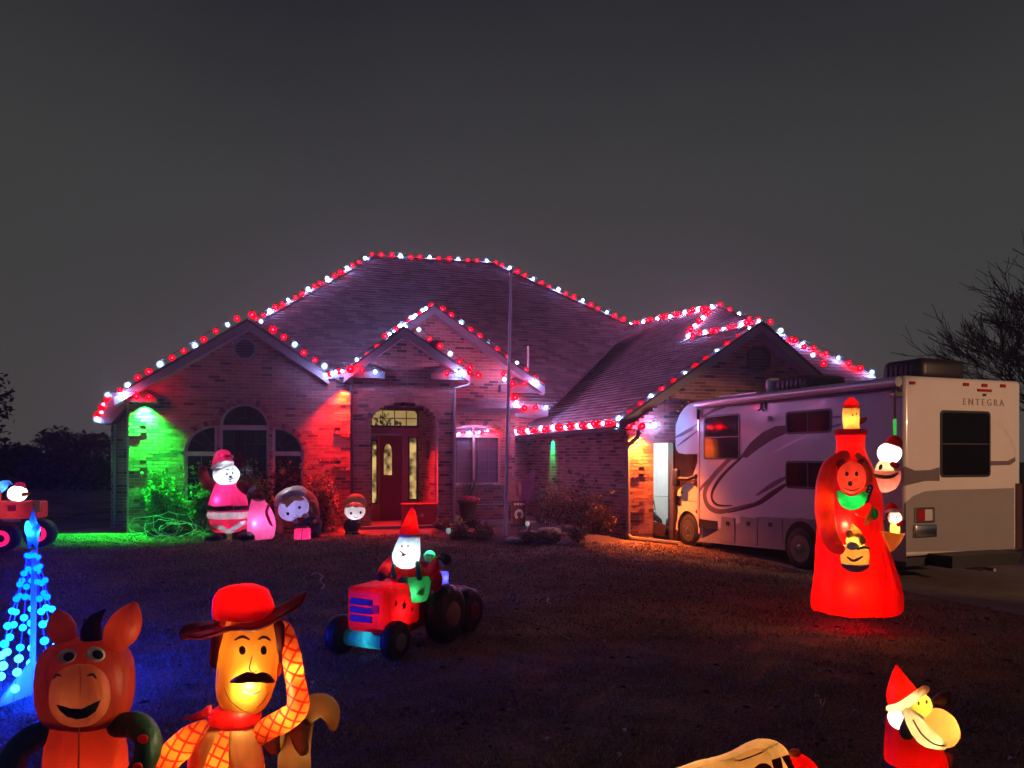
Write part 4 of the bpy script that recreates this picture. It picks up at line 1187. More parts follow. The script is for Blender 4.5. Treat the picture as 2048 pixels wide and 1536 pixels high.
# van cab below: door, windscreen, bonnet
CW = -.14
prof = [RS.hit(*p) for p in ((1397, 984), (1391, 981), (1381, 971), (1371, 966), (1361, 969), (1352, 974), (1345, 981), (1342, 994), (1341, 1015), (1343, 1040), (1346, 1060), (1360, 1072), (1397, 1084))]
mb = MB(); rings = []
for x, s_ in ((.10, .93), (.18, 1.0), (1.2, 1.05), (2.2, 1.0), (2.28, .93)):
    rings.append([RS.pt(u * s_ if u < -.05 else u, z, -x) for u, z in prof])
mb.loft(rings, 0, False); cab = robj('cab', mb, M['rvwhite'], label='van cab with bonnet under the nose')
for x in (.17, 2.2):
    mb = MB(); fl = [RS.pt(*RS.hit(*p), -x) for p in ((1396, 908), (1391, 908), (1374, 958), (1380, 962))]
    mb.prism(fl, RS.n * .05); robj('windscreen_pillar', mb, M['rvwhite'], cab)
mb = MB(); mb.prism([RS.pt(*RS.hit(1356, 908), -.25), RS.pt(*RS.hit(1372, 962), -.25), RS.pt(*RS.hit(1372, 962), -2.15), RS.pt(*RS.hit(1356, 908), -2.15)], fwd * .01)
m, n, l, bb = newmat('windscreen'); tr = n.new('ShaderNodeBsdfTransparent'); tr.inputs[0].default_value = (.93, .94, .93, 1); mi = n.new('ShaderNodeMixShader'); mi.inputs[0].default_value = .05
bb.inputs['Base Color'].default_value = (.02, .02, .02, 1); bb.inputs['Roughness'].default_value = .04; l.new(tr.outputs[0], mi.inputs[1]); l.new(bb.outputs[0], mi.inputs[2]); l.new(mi.outputs[0], n['Material Output'].inputs[0])
robj('windscreen', mb, m, cab)
mb = MB(); mb.ell(RS.at(1367, 985, -.15), (.07, .07, .035), None, 10, 6); robj('badge', mb, M['black'], cab)
c_ = rvl(RS.at(1371, 1045)); mb = MB(); band(mb, RS, RS.u(1371), .40, .40, .40, .455, .455, -8, 188, -.11, -.055, 20); robj('wheel_arch', mb, M['rvwhite'], cab)
mb = MB(); mb.lathe([(.41, -.012), (.004, -.012)], (.095, yf, .40), rotM(0, 90, 0), 28); obj('wheel_well', mb, M['black'], cab)
# headlight, door seam, side glass and lower trim of the van cab
mb = MB(); fbox(mb, RS, RS.u(1346), RS.u(1356), RS.hit(1350, 1010)[1], RS.hit(1350, 992)[1], -.11, -.085); robj('headlight', mb, M['chrome'], cab)
mb = MB(); fline(mb, RS, RS.hit(1388, 985), RS.hit(1386, 1076), .015, -.105, -.092); robj('door_seam', mb, M['rvgrey'], cab)
mb = MB(); fline(mb, RS, RS.hit(1344, 1000), RS.hit(1394, 1004), .012, -.105, -.092); robj('crease', mb, M['rvgrey'], cab)
mb = MB(); fpoly(mb, RS, [RS.hit(*p) for p in ((1396, 985), (1388, 978), (1378, 968), (1396, 950))], -.16, -.10); robj('door_panel', mb, M['black'], cab)
mb = MB(); fpoly(mb, RS, [RS.hit(*p) for p in ((1378, 1030), (1391, 1012), (1391, 1032), (1383, 1040))], -.105, -.096); robj('stripe', mb, M['stripe'], cab)
# mirror
mb = MB(); c0 = rvl(RS.at(1352, 955, .1)); mb.rbox(tuple(c0), (.12, .22, .40), .05); mir = obj('mirror', mb, M['black'], rv)
mb = MB(); mb.tube([c0 + Vector((0, -.08, -.02)), rvl(RS.at(1375, 958, .0)), rvl(RS.at(1393, 952, -.1))], .045, 8); obj('arm', mb, M['black'], mir)
# steps and pipe below the cab
mb = MB(); mb.box(tuple(rvl(RS.at(1420, 1086, -.2))), (.3, .5, .05)); mb.tube([rvl(RS.at(1423, 1086, -.2)), rvl(RS.at(1425, 1098, -.2))], .03, 8); obj('step', mb, M['black'], rv)
# roof units
def roof_unit(c, s, lab):
    mb = MB(); mb.rbox(c, s, .12, seg=4); u = obj('air_conditioner', mb, M['black'], rv, label=lab)
    mb = MB()
    for k in range(6): mb.box((c[0] - s[0] / 2 - .004, c[1] - s[1] * .3 + s[1] * .12 * k, c[2]), (.012, .03, s[2] * .5))
    obj('grille', mb, M['rubber'], u)
def on_roof(px, x):   # distance along the roof seen at column px for a given x across
    k = (px - HX) / FPX; o = RVO + rgt * x
    return (k * o.y - o.x) / (fwd.x - k * fwd.y)
y0 = on_roof(1852, .9); roof_unit((1.25, .75, RZ1 + .17), (1.0, .8, .36), 'black rear roof air conditioner')
roof_unit((.95, 3.0, RZ1 + .15), (.9, 1.0, .30), 'black front roof air conditioner')
mb = MB(); mb.rbox((.62, 3.62, RZ1 + .17), (.34, .18, .30), .08); obj('roof_vent', mb, M['silver'], rv)
mb = MB(); mb.box((.4, 4.4, RZ1 + .05), (.12, 1.2, .03)); mb.box((.4, 3.85, RZ1 + .03), (.1, .06, .06)); mb.box((.4, 4.95, RZ1 + .03), (.1, .06, .06)); obj('roof_rack', mb, M['silver'], rv)
# ---- rear face
rw = [(1808, 932), (1830, 941), (1860, 940), (1879, 934), (1879, 962), (1850, 962), (1808, 972)]
vinyl(RF, rw, M['stripe2'])
vstroke(RF, [(1980, 838), (2005, 852), (2024, 878), (2032, 905), (2030, 918)], .09, .03, M['rvwhite'])
vinyl(RF, [(1981, 922), (2015, 922), (2030, 914), (2031, 922), (2020, 930), (1981, 931)], M['stripe2'])
vinyl(RF, [(1811, 1006), (1826, 992), (1848, 983), (1880, 980), (1960, 978), (2028, 976), (2028, 1100), (1811, 1104)], M['rvgrey'], 'skirt', .003)
mb = MB(); a = RF.hit(1811, 1066); b = RF.hit(2028, 1062); fbox(mb, RF, a[0], b[0], a[1] - .012, a[1] + .012, .003, .010); robj('trim_line', mb, M['rvgrey'])
for (x, y, w, h) in ((1824, 766, .10, .045), (1931, 769, .11, .05), (1968, 771, .11, .05), (2005, 772, .11, .05)):
    u, z = RF.hit(x, y); mb = MB(); fbox(mb, RF, u - w / 2, u + w / 2, z - h / 2, z + h / 2, 0, .02); robj('marker_light', mb, M['red_lens'])
u, z = RF.hit(1968, 781); mb = MB(); fbox(mb, RF, u - .15, u + .15, z - .02, z + .02, 0, .02); robj('brake_light', mb, M['red_lens'])
u, z = RF.hit(1968, 790); mb = MB(); fbox(mb, RF, u - .03, u + .03, z - .018, z + .018, 0, .018); robj('camera', mb, M['black'])
# rear lettering
cu = bpy.data.curves.new('lettering', 'FONT'); cu.body = 'ENTEGRA'; cu.size = .15; cu.extrude = .003; cu.space_character = 1.55; cu.align_x = 'CENTER'
to = bpy.data.objects.new('tmp_text', cu); col.objects.link(to)
dg = bpy.context.evaluated_depsgraph_get(); me = bpy.data.meshes.new_from_object(to.evaluated_get(dg)); bpy.data.objects.remove(to)
me.name = 'lettering'; me.materials.clear(); me.materials.append(pm('lettering_grey', (.30, .26, .24), .4, .05, 5))
u, z = RF.hit(1967, 811); lt = obj('lettering', me, None, rv, loc=(u, -.004, z)); lt.rotation_euler = (R(90), 0, 0); lt.scale = (1, 1, 1)
# tail light cluster
u, z = RF.hit(1848, 1029)
mb = MB(); Mq = rotM()
def rring(u0, u1, z0, z1, i0, i1, out, name, mat, parent=None):
    mb = MB(); fbox(mb, RF, u0, u1, z0, z0 + i1, 0, out); fbox(mb, RF, u0, u1, z1 - i1, z1, 0, out); fbox(mb, RF, u0, u0 + i0, z0 + i1, z1 - i1, 0, out); fbox(mb, RF, u1 - i0, u1, z0 + i1, z1 - i1, 0, out)
    return robj(name, mb, mat, parent)
u0, z0 = RF.hit(1829, 1046); u1, z1 = RF.hit(1866, 1014)
tl = rring(u0, u1, z0, z1, .03, .03, .03, 'tail_light', M['chrome'])
um = (u0 + u1) / 2
mb = MB(); fbox(mb, RF, u0 + .03, um, z0 + .03, z1 - .03, 0, .02); robj('red_lens', mb, M['red_lens'], tl)
mb = MB(); fbox(mb, RF, um + .005, u1 - .03, z0 + .03, z1 - .03, 0, .02); robj('clear_lens', mb, M['silver'], tl)
a, b = RF.hit(1826, 1076), RF.hit(1870, 1048)
mb = MB(); mb.rbox(tuple((RF.pt((a[0] + b[0]) / 2, (a[1] + b[1]) / 2, .02))), (abs(b[0] - a[0]), .05, abs(b[1] - a[1])), .02, RF.mat3()); robj('lower_lamp', mb, M['chrome'])
mb = MB(); fbox(mb, RF, .01, 2.5, .34, .46, -.3, .03); robj('rear_bumper', mb, M['black'])
mb = MB(); fbox(mb, RF, .55, 2.3, .462, .50, -.05, .05); robj('bumper_strip', mb, M['rubber'])
mb = MB(); fbox(mb, RF, 1.5, 1.58, .2, .34, -.2, .1); mb.tube([RF.pt(1.54, .24, .1), RF.pt(1.54, .24, .28)], .03, 8); robj('tow_hitch', mb, M['steel'])
mb = MB(); fbox(mb, RF, 2.38, 2.51, .5, 1.55, .001, .02); robj('mud_panel', mb, M['stripe'])
# ------------------------------------------------------------------ inflatable figures
def islands(mb):
    par = list(range(len(mb.v)))
    def fd(a):
        while par[a] != a: par[a] = par[par[a]]; a = par[a]
        return a
    for f_ in mb.f:
        for b_ in f_[1:]: par[fd(f_[0])] = fd(b_)
    key = {}; 
    for p_ in range(len(mb.v)): key.setdefault(tuple(round(c_, 6) for c_ in mb.v[p_]), []).append(p_)
    for l_ in key.values():
        for b_ in l_[1:]: par[fd(l_[0])] = fd(b_)
    out = {}
    for f_, m_, s_ in zip(mb.f, mb.m, mb.s):
        o_ = out.setdefault(fd(f_[0]), (MB(), {})); ix = []
        for i_ in f_:
            if i_ not in o_[1]: o_[1][i_] = len(o_[0].v); o_[0].v.append(mb.v[i_])
            ix.append(o_[1][i_])
        o_[0].f.append(tuple(ix)); o_[0].m.append(m_); o_[0].s.append(s_)
    return [o_[0] for o_ in out.values()]
class Fig:
    def __init__(s, name, label, cat, px, Y, group=None, dz=0.0):
        s.Y = Y; x = (px - HX) / FPX * Y
        s.o = Vector((x, Y, g(x, Y) + dz))
        s.root = thing(name, label, cat, s.o, 0, group)
        s.z = 1.0; s.ox = s.oy = 0.0
    def view(s, ox, oy, scale):          # measure in an enlarged view of the figure
        s.ox, s.oy, s.z = ox, oy, scale
    def P(s, x, y, dy=0.0):
        return W(s.ox + x / s.z, s.oy + y / s.z, s.Y + dy) - s.o
    def L(s, v, dy=0.0): return v / s.z / FPX * (s.Y + dy)
    def ell(s, mb, x, y, rx, rz, ry=None, dy=0.0, tilt=0, mat=0, pw=1.0, nu=26, nv=18):
        c = s.P(x, y, dy); r_ = (s.L(rx, dy), s.L(ry if ry else (rx + rz) / 2, dy), s.L(rz, dy)); Mx = rotM(0, tilt, 0)
        mb.ell(c, r_, Mx, nu, nv, mat, pw)
        return (c, r_, Mx)
    def loft(s, mb, rows, mat=0, n=28, k=4, cap=True, pleat=0):
        rows = [tuple(r_) + (r_[2],) * (4 - len(r_)) if len(r_) < 4 else tuple(r_) for r_ in rows]
        rows = [r_ + (0.0,) if len(r_) < 5 else r_ for r_ in rows]
        rings = []
        for x, y, rx, ry, dy in smooth_rows(rows, k):
            c = s.P(x, y, dy)
            q_ = (lambda i: 1 + pleat * sstep(600, 1400, y) * math.sin(9 * 2 * math.pi * i / n + y * .004) + pleat * .5 * math.sin(5 * 2 * math.pi * i / n + y * .012)) if pleat else (lambda i: 1)
            rings.append([c + Vector((s.L(max(rx, .05)) * q_(i) * math.cos(2 * math.pi * i / n), s.L(max(ry, .05)) * q_(i) * math.sin(2 * math.pi * i / n), 0)) for i in range(n)])
        mb.loft(rings, mat, True, cap)
    def tube(s, mb, pts, rad, mat=0, n=16, k=5, cap=True):
        rows = [(p[0], p[1], p[2] if len(p) > 2 else 0.0, r_) for p, r_ in zip(pts, rad)]
        R_ = smooth_rows(rows, k)
        P = [s.P(a, b, c) for a, b, c, d in R_]; rr = [s.L(d) for a, b, c, d in R_]
        if cap:
            d0, d1 = (P[0] - P[1]).normalized(), (P[-1] - P[-2]).normalized()
            P = [P[0] + d0 * rr[0] * .95, P[0] + d0 * rr[0] * .6] + P + [P[-1] + d1 * rr[-1] * .6, P[-1] + d1 * rr[-1] * .95]
            rr = [rr[0] * .25, rr[0] * .8] + rr + [rr[-1] * .8, rr[-1] * .25]
        mb.tube(P, rr, n, mat, True)
    def on(s, E, x, y, lift):
        c, r_, Mx = E; Mi = Mx.transposed()
        o = Vector((0, 0, CAMZ)) - s.o
        tgt = s.P(x, y)
        def hit(x, y):
            d = ray(s.ox + x / s.z, s.oy + y / s.z)
            a = Mi @ (o - c); b = Mi @ d
            rr = [k * 1.0 + lift for k in r_]
            a = Vector((a.x / rr[0], a.y / rr[1], a.z / rr[2])); b = Vector((b.x / rr[0], b.y / rr[1], b.z / rr[2]))
            A, B, C_ = b.dot(b), 2 * a.dot(b), a.dot(a) - 1
            D = B * B - 4 * A * C_
            if D < 0: return None
            return o + d * ((-B - math.sqrt(D)) / (2 * A))
        p = hit(x, y); k = 1.0
        cx, cy = s.pix(c)
        while p is None and k > .05:
            k -= .03; p = hit(cx + (x - cx) * k, cy + (y - cy) * k)
        return p
    def pix(s, c):
        p = c + s.o
        return ((HX + FPX * p.x / p.y - s.ox) * s.z, (HY - FPX * (p.z - CAMZ) / p.y - s.oy) * s.z)
    def decal(s, mb, E, poly, lift=.008, mat=0, rings=4):
        n = len(poly); cx = sum(p[0] for p in poly) / n; cy_ = sum(p[1] for p in poly) / n
        vs = []; fs = []
        for k in range(rings):
            f = 1 - k / rings
            vs += [s.on(E, cx + (x - cx) * f, cy_ + (y - cy_) * f, lift) for x, y in poly]
        vs.append(s.on(E, cx, cy_, lift))
        for k in range(rings - 1):
            for i in range(n):
                j = (i + 1) % n; fs.append((k * n + i, k * n + j, (k + 1) * n + j, (k + 1) * n + i))
        b = (rings - 1) * n
        for i in range(n): fs.append((b + i, b + (i + 1) % n, rings * n))
        mb.add(vs, fs, mat, True)
    def oval(s, mb, E, x, y, rx, ry, tilt=0, lift=.008, mat=0):
        t = R(tilt); s.decal(mb, E, [(x + rx * math.cos(a) * math.cos(t) - ry * math.sin(a) * math.sin(t), y + rx * math.cos(a) * math.sin(t) + ry * math.sin(a) * math.cos(t)) for a in [2 * math.pi * k / 18 for k in range(18)]], lift, mat)
    def stroke(s, mb, E, pts, w, lift=.009, mat=0):
        pts = smooth_rows(pts, 6); n = len(pts); A, B = [], []
        for i, p in enumerate(pts):
            a, b = pts[max(0, i - 1)], pts[min(n - 1, i + 1)]
            dx, dy = b[0] - a[0], b[1] - a[1]; l_ = math.hypot(dx, dy) or 1
            ww = w / 2 * (.35 + .65 * math.sin(math.pi * i / (n - 1)))
            A.append(s.on(E, p[0] - dy / l_ * ww, p[1] + dx / l_ * ww, lift)); B.append(s.on(E, p[0] + dy / l_ * ww, p[1] - dx / l_ * ww, lift))
        mb.add(A + B, [(i, i + 1, n + i + 1, n + i) for i in range(n - 1)], mat, True)
    def puff(s, mb, poly, depth, dy=0.0, mat=0):
        n = len(poly); cx = sum(p[0] for p in poly) / n; cy_ = sum(p[1] for p in poly) / n; rings = []
        for t in range(-80, 81, 20):
            f = .62 + .38 * math.cos(R(t)); d = depth / 2 * math.sin(R(t))
            rings.append([s.P(cx + (x - cx) * f, cy_ + (y - cy_) * f, dy + d) for x, y in poly])
        mb.loft(rings, mat, True)
    def put(s, name, mb, mats, parent=None, label=None):
        if name in ('face', 'shoe', 'nostril', 'mitten', 'berry', 'eye', 'eyebrow', 'collar', 'ear', 'beard'):
            nm = {'face': 'face_mark'}.get(name, name); out = None
            for isl in islands(mb): out = obj(nm, isl, mats, parent or s.root, label=label)
            return out
        if name not in ('seam', 'stars', 'mouth', 'pupil', 'fringe', 'letter', 'dot', 'patch', 'panel', 'badge', 'pole', 'wires', 'grille_bar', 'headlight', 'buckle', 'muzzle', 'eye') and len(mb.v) > 60:
            lo = [min(p[i] for p in mb.v) for i in range(3)]; hi = [max(p[i] for p in mb.v) for i in range(3)]; d_ = math.dist(lo, hi); A = .007 * d_; k_ = 5.5 / d_
            mb.v = [tuple(Vector(p) + A * (noise.noise_vector(Vector((p[0] * k_ * 1.6, p[1] * k_ * 1.6, p[2] * k_))) + .5 * noise.noise_vector(Vector(p) * k_ * 3.1))) for p in mb.v]
        return obj(name, mb, mats, parent or s.root, label=label)
    def tube_lit(s, mb, pts, rad, e, c=(1, .95, .9), n=5):  # tube with tiny lamps added inside to make the trim glow
        s.tube(mb, pts, rad)
        P = smooth_rows([(p[0], p[1], p[2] if len(p) > 2 else 0.0) for p in pts], 6); m = len(P) - 1
        for k in range(n):
            q_ = P[int(m * (k + .5) / n)]; s.lamp(q_[0], q_[1], q_[2], e, c, .004)
    def lamp(s, x, y, dy, e, c=(1, .82, .55), size=.03): return lamp('inner_lamp', 'POINT', e, c, s.P(x, y, dy), s.root, size)

def fb(name, c, t=.5, w=.35):
    if name not in M: M[name] = fabric(name, c, t, w)
    return M[name]
RED = fb('red_nylon', (.80, .005, .002)); WHT = fb('white_nylon', (.85, .85, .85)); GRN = fb('green_nylon', (.03, .40, .10))
BLKF = fb('black_nylon', (.015, .015, .017), .1); ORG = fb('orange_nylon', (.85, .30, .05)); YEL = fb('yellow_nylon', (.88, .60, .12))
PNK = fb('pink_nylon', (.90, .12, .30)); BRN = fb('brown_nylon', (.22, .10, .05), .35); TAN = fb('tan_nylon', (.85, .55, .25))
DRED = fb('dark_red_nylon', (.30, .015, .015), .4); SKIN = fb('skin_nylon', (.90, .62, .30)); GRY = fb('grey_nylon', (.35, .33, .36), .4)
INK = pm('print_ink', (.02, .012, .012), .6, .1, 10); INKR = pm('print_red', (.55, .01, .015), .6, .1, 10); INKW = fb('print_white', (.85, .82, .75), .5)

# ---- tall Santa with a pink sack, in front of the arched window
f = Fig('santa_inflatable', 'glowing inflatable Santa waving with one arm resting on a pink sack', 'inflatable Santa', 459, 15.9)
f.view(380, 880, 5.39)
mb = MB(); f.loft(mb, [(412, 770, 214, 177), (412, 680, 205, 172), (415, 560, 170, 145), (400, 470, 120, 105), (395, 430, 80, 80)], cap=False); f.put('jacket', mb, fb('magenta_nylon', (.72, .03, .16)))
mb = MB(); f.loft(mb, [(420, 988, 20, 20), (420, 986, 165, 130), (418, 920, 192, 152), (413, 845, 205, 168)], cap=False); f.put('trousers', mb, fb('magenta_trouser_nylon', (.70, .02, .08)))
mb = MB(); f.loft(mb, [(413, 846, 205, 168), (413, 820, 222, 184), (414, 795, 224, 186), (412, 769, 213, 176)], k=3, cap=False); f.put('hem', mb, WHT)
mb = MB(); f.loft(mb, [(412, 752, 214, 178), (412, 742, 217, 181), (412, 715, 217, 181), (412, 704, 212, 176)], k=2); bl = f.put('belt', mb, BLKF)
mb = MB(); mb.box(f.P(425, 730, -.62), (f.L(80), .03, f.L(45))); f.put('buckle', mb, DRED, bl)
mb = MB(); f.ell(mb, 390, 370, 142, 122, 120, tilt=4, dy=-.12); Eh = f.ell(MB(), 390, 370, 142, 122, 120, tilt=4, dy=-.12); hd = f.put('head', mb, fb('white_face_nylon', (.80, .88, .90), .55))
mb = MB(); f.oval(mb, Eh, 398, 368, 10, 15); f.oval(mb, Eh, 460, 356, 9, 14); f.stroke(mb, Eh, [(385, 325), (405, 315), (425, 322)], 10); f.stroke(mb, Eh, [(445, 318), (462, 310), (478, 318)], 10); f.stroke(mb, Eh, [(370, 425), (405, 418), (432, 426), (460, 414), (490, 418)], 8); f.put('face', mb, INK, hd)
mb = MB(); f.oval(mb, Eh, 436, 398, 20, 15); f.oval(mb, Eh, 434, 446, 16, 8); f.put('face', mb, pm('print_rose', (.55, .12, .12), .6, .1, 10), hd)
mb = MB(); f.tube(mb, [(358, 268, -.1), (345, 215, -.1), (345, 165, -.1), (392, 145, -.12), (440, 176, -.15)], [112, 98, 68, 38, 14]); ht = f.put('hat', mb, fb('magenta_nylon', (0, 0, 0)))
mb = MB(); f.tube_lit(mb, [(252, 300, -.16), (310, 275, -.30), (370, 258, -.34), (448, 252, -.24)], [26, 32, 32, 26], .10, (.85, .95, 1)); f.put('hat_band', mb, WHT, ht)
mb = MB(); f.ell(mb, 448, 182, 22, 22, 22, dy=-.15); f.put('pompom', mb, WHT, ht)
mb = MB(); f.tube(mb, [(280, 500, 0), (205, 475, -.05), (160, 420, -.08), (140, 350, -.1)], [58, 62, 60, 52]); f.ell(mb, 135, 315, 42, 48, 38, dy=-.1); f.put('arm', mb, DRED)
mb = MB(); f.ell(mb, 118, 400, 22, 26, 20, dy=-.14); f.put('cuff', mb, YEL)
mb = MB(); f.tube(mb, [(560, 490, -.05), (610, 530, -.1), (650, 565, -.15)], [62, 58, 50]); f.put('arm', mb, DRED)
mb = MB(); f.tube(mb, [(690, 515, -.15), (655, 545, -.2), (625, 590, -.18)], [22, 26, 22]); f.put('cuff', mb, WHT)
mb = MB(); f.ell(mb, 730, 608, 82, 52, 60, dy=-.2, tilt=10); f.ell(mb, 735, 555, 22, 26, 22, dy=-.2); f.put('mitten', mb, DRED)
mb = MB(); f.tube_lit(mb, [(250, 930, -.12), (330, 945, -.3), (420, 985, -.36), (510, 930, -.3), (590, 890, -.1)], [24, 28, 28, 28, 24], .05, (.95, .85, 1)); f.put('trouser_trim', mb, WHT)
for lx in (300, 545):
    mb = MB(); f.loft(mb, [(lx, 1085, 88, 80), (lx, 1020, 88, 80), (lx, 960, 84, 76)]); f.put('leg', mb, BLKF)
mb = MB(); f.ell(mb, 255, 1062, 98, 60, 90, dy=-.25); f.put('boot', mb, BLKF)
mb = MB(); f.ell(mb, 610, 1042, 98, 56, 90, dy=-.2); f.put('boot', mb, BLKF)
mb = MB(); f.loft(mb, [(755, 1085, 100, 90), (765, 1040, 135, 120), (770, 920, 150, 130), (765, 800, 132, 112), (745, 700, 95, 85), (735, 640, 60, 55)]); f.put('sack', mb, fb('pink_sack_nylon', (.92, .16, .42)))
mb = MB(); f.tube(mb, [(850, 700, -.12), (825, 780, -.3), (850, 860, -.2), (880, 920, -.1)], [14, 16, 16, 14]); f.put('sack_fold', mb, fb('pink_sack_nylon', (0, 0, 0)))
f.lamp(300, 650, -.25, 2.6, (1, .72, .95), .05); f.lamp(420, 560, .0, 5, (1, .72, .95)); f.lamp(415, 890, 0, 4, (1, .7, .8)); f.lamp(395, 375, -.12, 6.0, (.66, .90, 1)); f.lamp(690, 900, -.25, 1.6, (1, .7, .95), .05); f.lamp(775, 880, 0, 4.5, (1, .7, .95)); f.lamp(355, 205, -.1, 1.0, (1, .7, .9)); f.lamp(160, 420, -.08, .25, (1, .8, .8), .02)

# ---- child figure holding a glowing lantern (generic)
f = Fig('child_inflatable', 'inflatable child in grey cap and dark coat holding a glowing pink lantern', 'inflatable child', 610, 16.35)
f.view(380, 880, 5.39)
mb = MB(); f.ell(mb, 1150, 735, 240, 222, 150, dy=.22, tilt=-20); hr = f.put('hair', mb, fb('auburn_nylon', (.42, .20, .09), .4))
mb = MB(); f.tube(mb, [(985, 760, .05), (950, 880, .02), (985, 985, 0)], [60, 62, 40]); f.put('lock', mb, fb('auburn_nylon', (0, 0, 0)), hr)
mb = MB(); f.tube(mb, [(1310, 700, .05), (1350, 800, .05), (1340, 880, .08)], [60, 52, 40]); f.put('lock', mb, fb('auburn_nylon', (0, 0, 0)), hr)
mb = MB(); Eh = f.ell(mb, 1118, 735, 168, 138, 120, dy=-.16, tilt=-24); hd = f.put('head', mb, fb('lilac_face_nylon', (.55, .50, .85), .5))
mb = MB(); f.oval(mb, Eh, 1055, 795, 17, 17); f.oval(mb, Eh, 1180, 728, 17, 17); f.stroke(mb, Eh, [(1110, 838), (1142, 835), (1165, 805)], 9); f.put('face', mb, INK, hd)
mb = MB(); f.decal(mb, Eh, [(975, 690), (1010, 620), (1090, 585), (1180, 590), (1240, 640), (1190, 655), (1130, 650), (1075, 700), (1040, 735), (1020, 690)], .02); f.put('fringe', mb, fb('auburn_nylon', (0, 0, 0)), hd)
mb = MB(); f.ell(mb, 1085, 600, 178, 92, 150, dy=.06, tilt=-22); f.tube(mb, [(935, 690, -.15), (1010, 620, -.32), (1110, 570, -.35), (1220, 580, -.2)], [24, 28, 28, 24]); f.put('cap', mb, fb('pale_grey_nylon', (.55, .50, .50), .45))
mb = MB(); f.loft(mb, [(1250, 1050, 120, 100), (1260, 990, 135, 110), (1270, 900, 120, 100), (1250, 830, 80, 80)]); f.put('coat', mb, fb('navy_nylon', (.02, .025, .07), .25))
mb = MB(); f.ell(mb, 1240, 818, 42, 28, 30, dy=-.28, tilt=-25); f.ell(mb, 1140, 875, 34, 26, 30, dy=-.3, tilt=-15); f.put('collar', mb, WHT)
mb = MB(); f.tube(mb, [(1170, 850, -.28), (1195, 862, -.32), (1225, 835, -.3)], [18, 22, 18]); f.put('scarf', mb, RED)
mb = MB(); f.tube(mb, [(1340, 850, -.05), (1375, 920, -.12), (1330, 985, -.25)], [48, 50, 42]); f.ell(mb, 1290, 905, 26, 24, 22, dy=-.36); f.put('arm', mb, fb('navy_nylon', (0, 0, 0)))
mb = MB(); f.ell(mb, 1345, 880, 22, 26, 20, dy=-.2); f.put('patch', mb, TAN)
mb = MB(); f.tube(mb, [(1290, 1010, -.1), (1345, 1000, -.12), (1395, 985, -.1)], [22, 24, 20]); f.put('coat_hem', mb, GRY)
mb = MB(); f.ell(mb, 1370, 1052, 76, 34, 60, dy=-.1); f.ell(mb, 1140, 1070, 60, 26, 60, dy=.0); f.put('shoe', mb, BLKF)
f.lamp(1118, 735, -.16, 1.7, (.80, .75, 1)); f.lamp(1150, 640, .25, 1.0); f.lamp(1270, 920, 0, .5, (.6, .6, 1)); f.lamp(1075, 590, -.12, .7, (.9, .85, 1), .02)
fl_ = Fig('lantern', 'small square lantern glowing pink at the feet of the cap wearing child', 'lantern', 604, 15.9); fl_.view(380, 880, 5.39)
c0, c1 = fl_.P(1212, 1022), None
mb = MB(); mb.rbox(c0, (fl_.L(150), fl_.L(150), fl_.L(150)), fl_.L(22)); fl_.put('shade', mb, fb('pink_lantern_nylon', (.95, .05, .25), .55))
mb = MB(); mb.rbox(fl_.P(1212, 942), (fl_.L(120), fl_.L(120), fl_.L(18)), fl_.L(8)); fl_.put('lid', mb, DRED)
mb = MB(); fl_.tube(mb, [(1215, 955, -.16), (1205, 1020, -.16), (1195, 1088, -.16)], [4, 5, 4]); fl_.put('seam', mb, DRED)
fl_.lamp(1212, 1060, 0, 2.2, (1, .6, .8))

# ---- smaller child figure by the step (generic)
f = Fig('child_inflatable', 'small inflatable child with brown hair and a glowing white face by the step', 'inflatable child', 708, 16.9)
f.view(380, 880, 5.39)
mb = MB(); f.ell(mb, 1785, 686, 120, 110, 90, dy=.16); hr = f.put('hair', mb, fb('brown_hair_nylon', (.20, .10, .06), .35))
mb = MB(); Eh = f.ell(mb, 1778, 765, 112, 94, 95, dy=-.10); hd = f.put('head', mb, WHT)
mb = MB(); f.decal(mb, Eh, [(1668, 735), (1690, 690), (1780, 668), (1868, 690), (1888, 735), (1845, 715), (1800, 728), (1750, 716), (1705, 722)], .012); f.put('fringe', mb, fb('brown_hair_nylon', (0, 0, 0)), hd)
mb = MB(); f.oval(mb, Eh, 1838, 782, 13, 16); f.oval(mb, Eh, 1735, 790, 13, 16); f.stroke(mb, Eh, [(1760, 825), (1788, 836), (1818, 825)], 8); f.put('face', mb, INK, hd)
mb = MB(); f.loft(mb, [(1750, 985, 62, 55), (1752, 930, 72, 62), (1760, 870, 66, 58), (1770, 840, 45, 45)]); f.put('jacket', mb, fb('charcoal_nylon', (.05, .055, .07), .3))
mb = MB(); f.tube(mb, [(1700, 880, -.03), (1680, 930, -.05), (1695, 975, -.08)], [24, 26, 22]); f.put('arm', mb, BLKF)
mb = MB(); f.ell(mb, 1828, 905, 24, 30, 24, dy=-.1); f.put('mitten', mb, BRN)
mb = MB(); f.ell(mb, 1710, 1010, 42, 26, 42, dy=-.1); f.ell(mb, 1785, 1006, 42, 26, 42, dy=-.1); f.put('shoe', mb, BLKF)
f.lamp(1778, 805, -.10, 1.1, (.95, .95, 1)); f.lamp(1785, 690, .16, .5); 

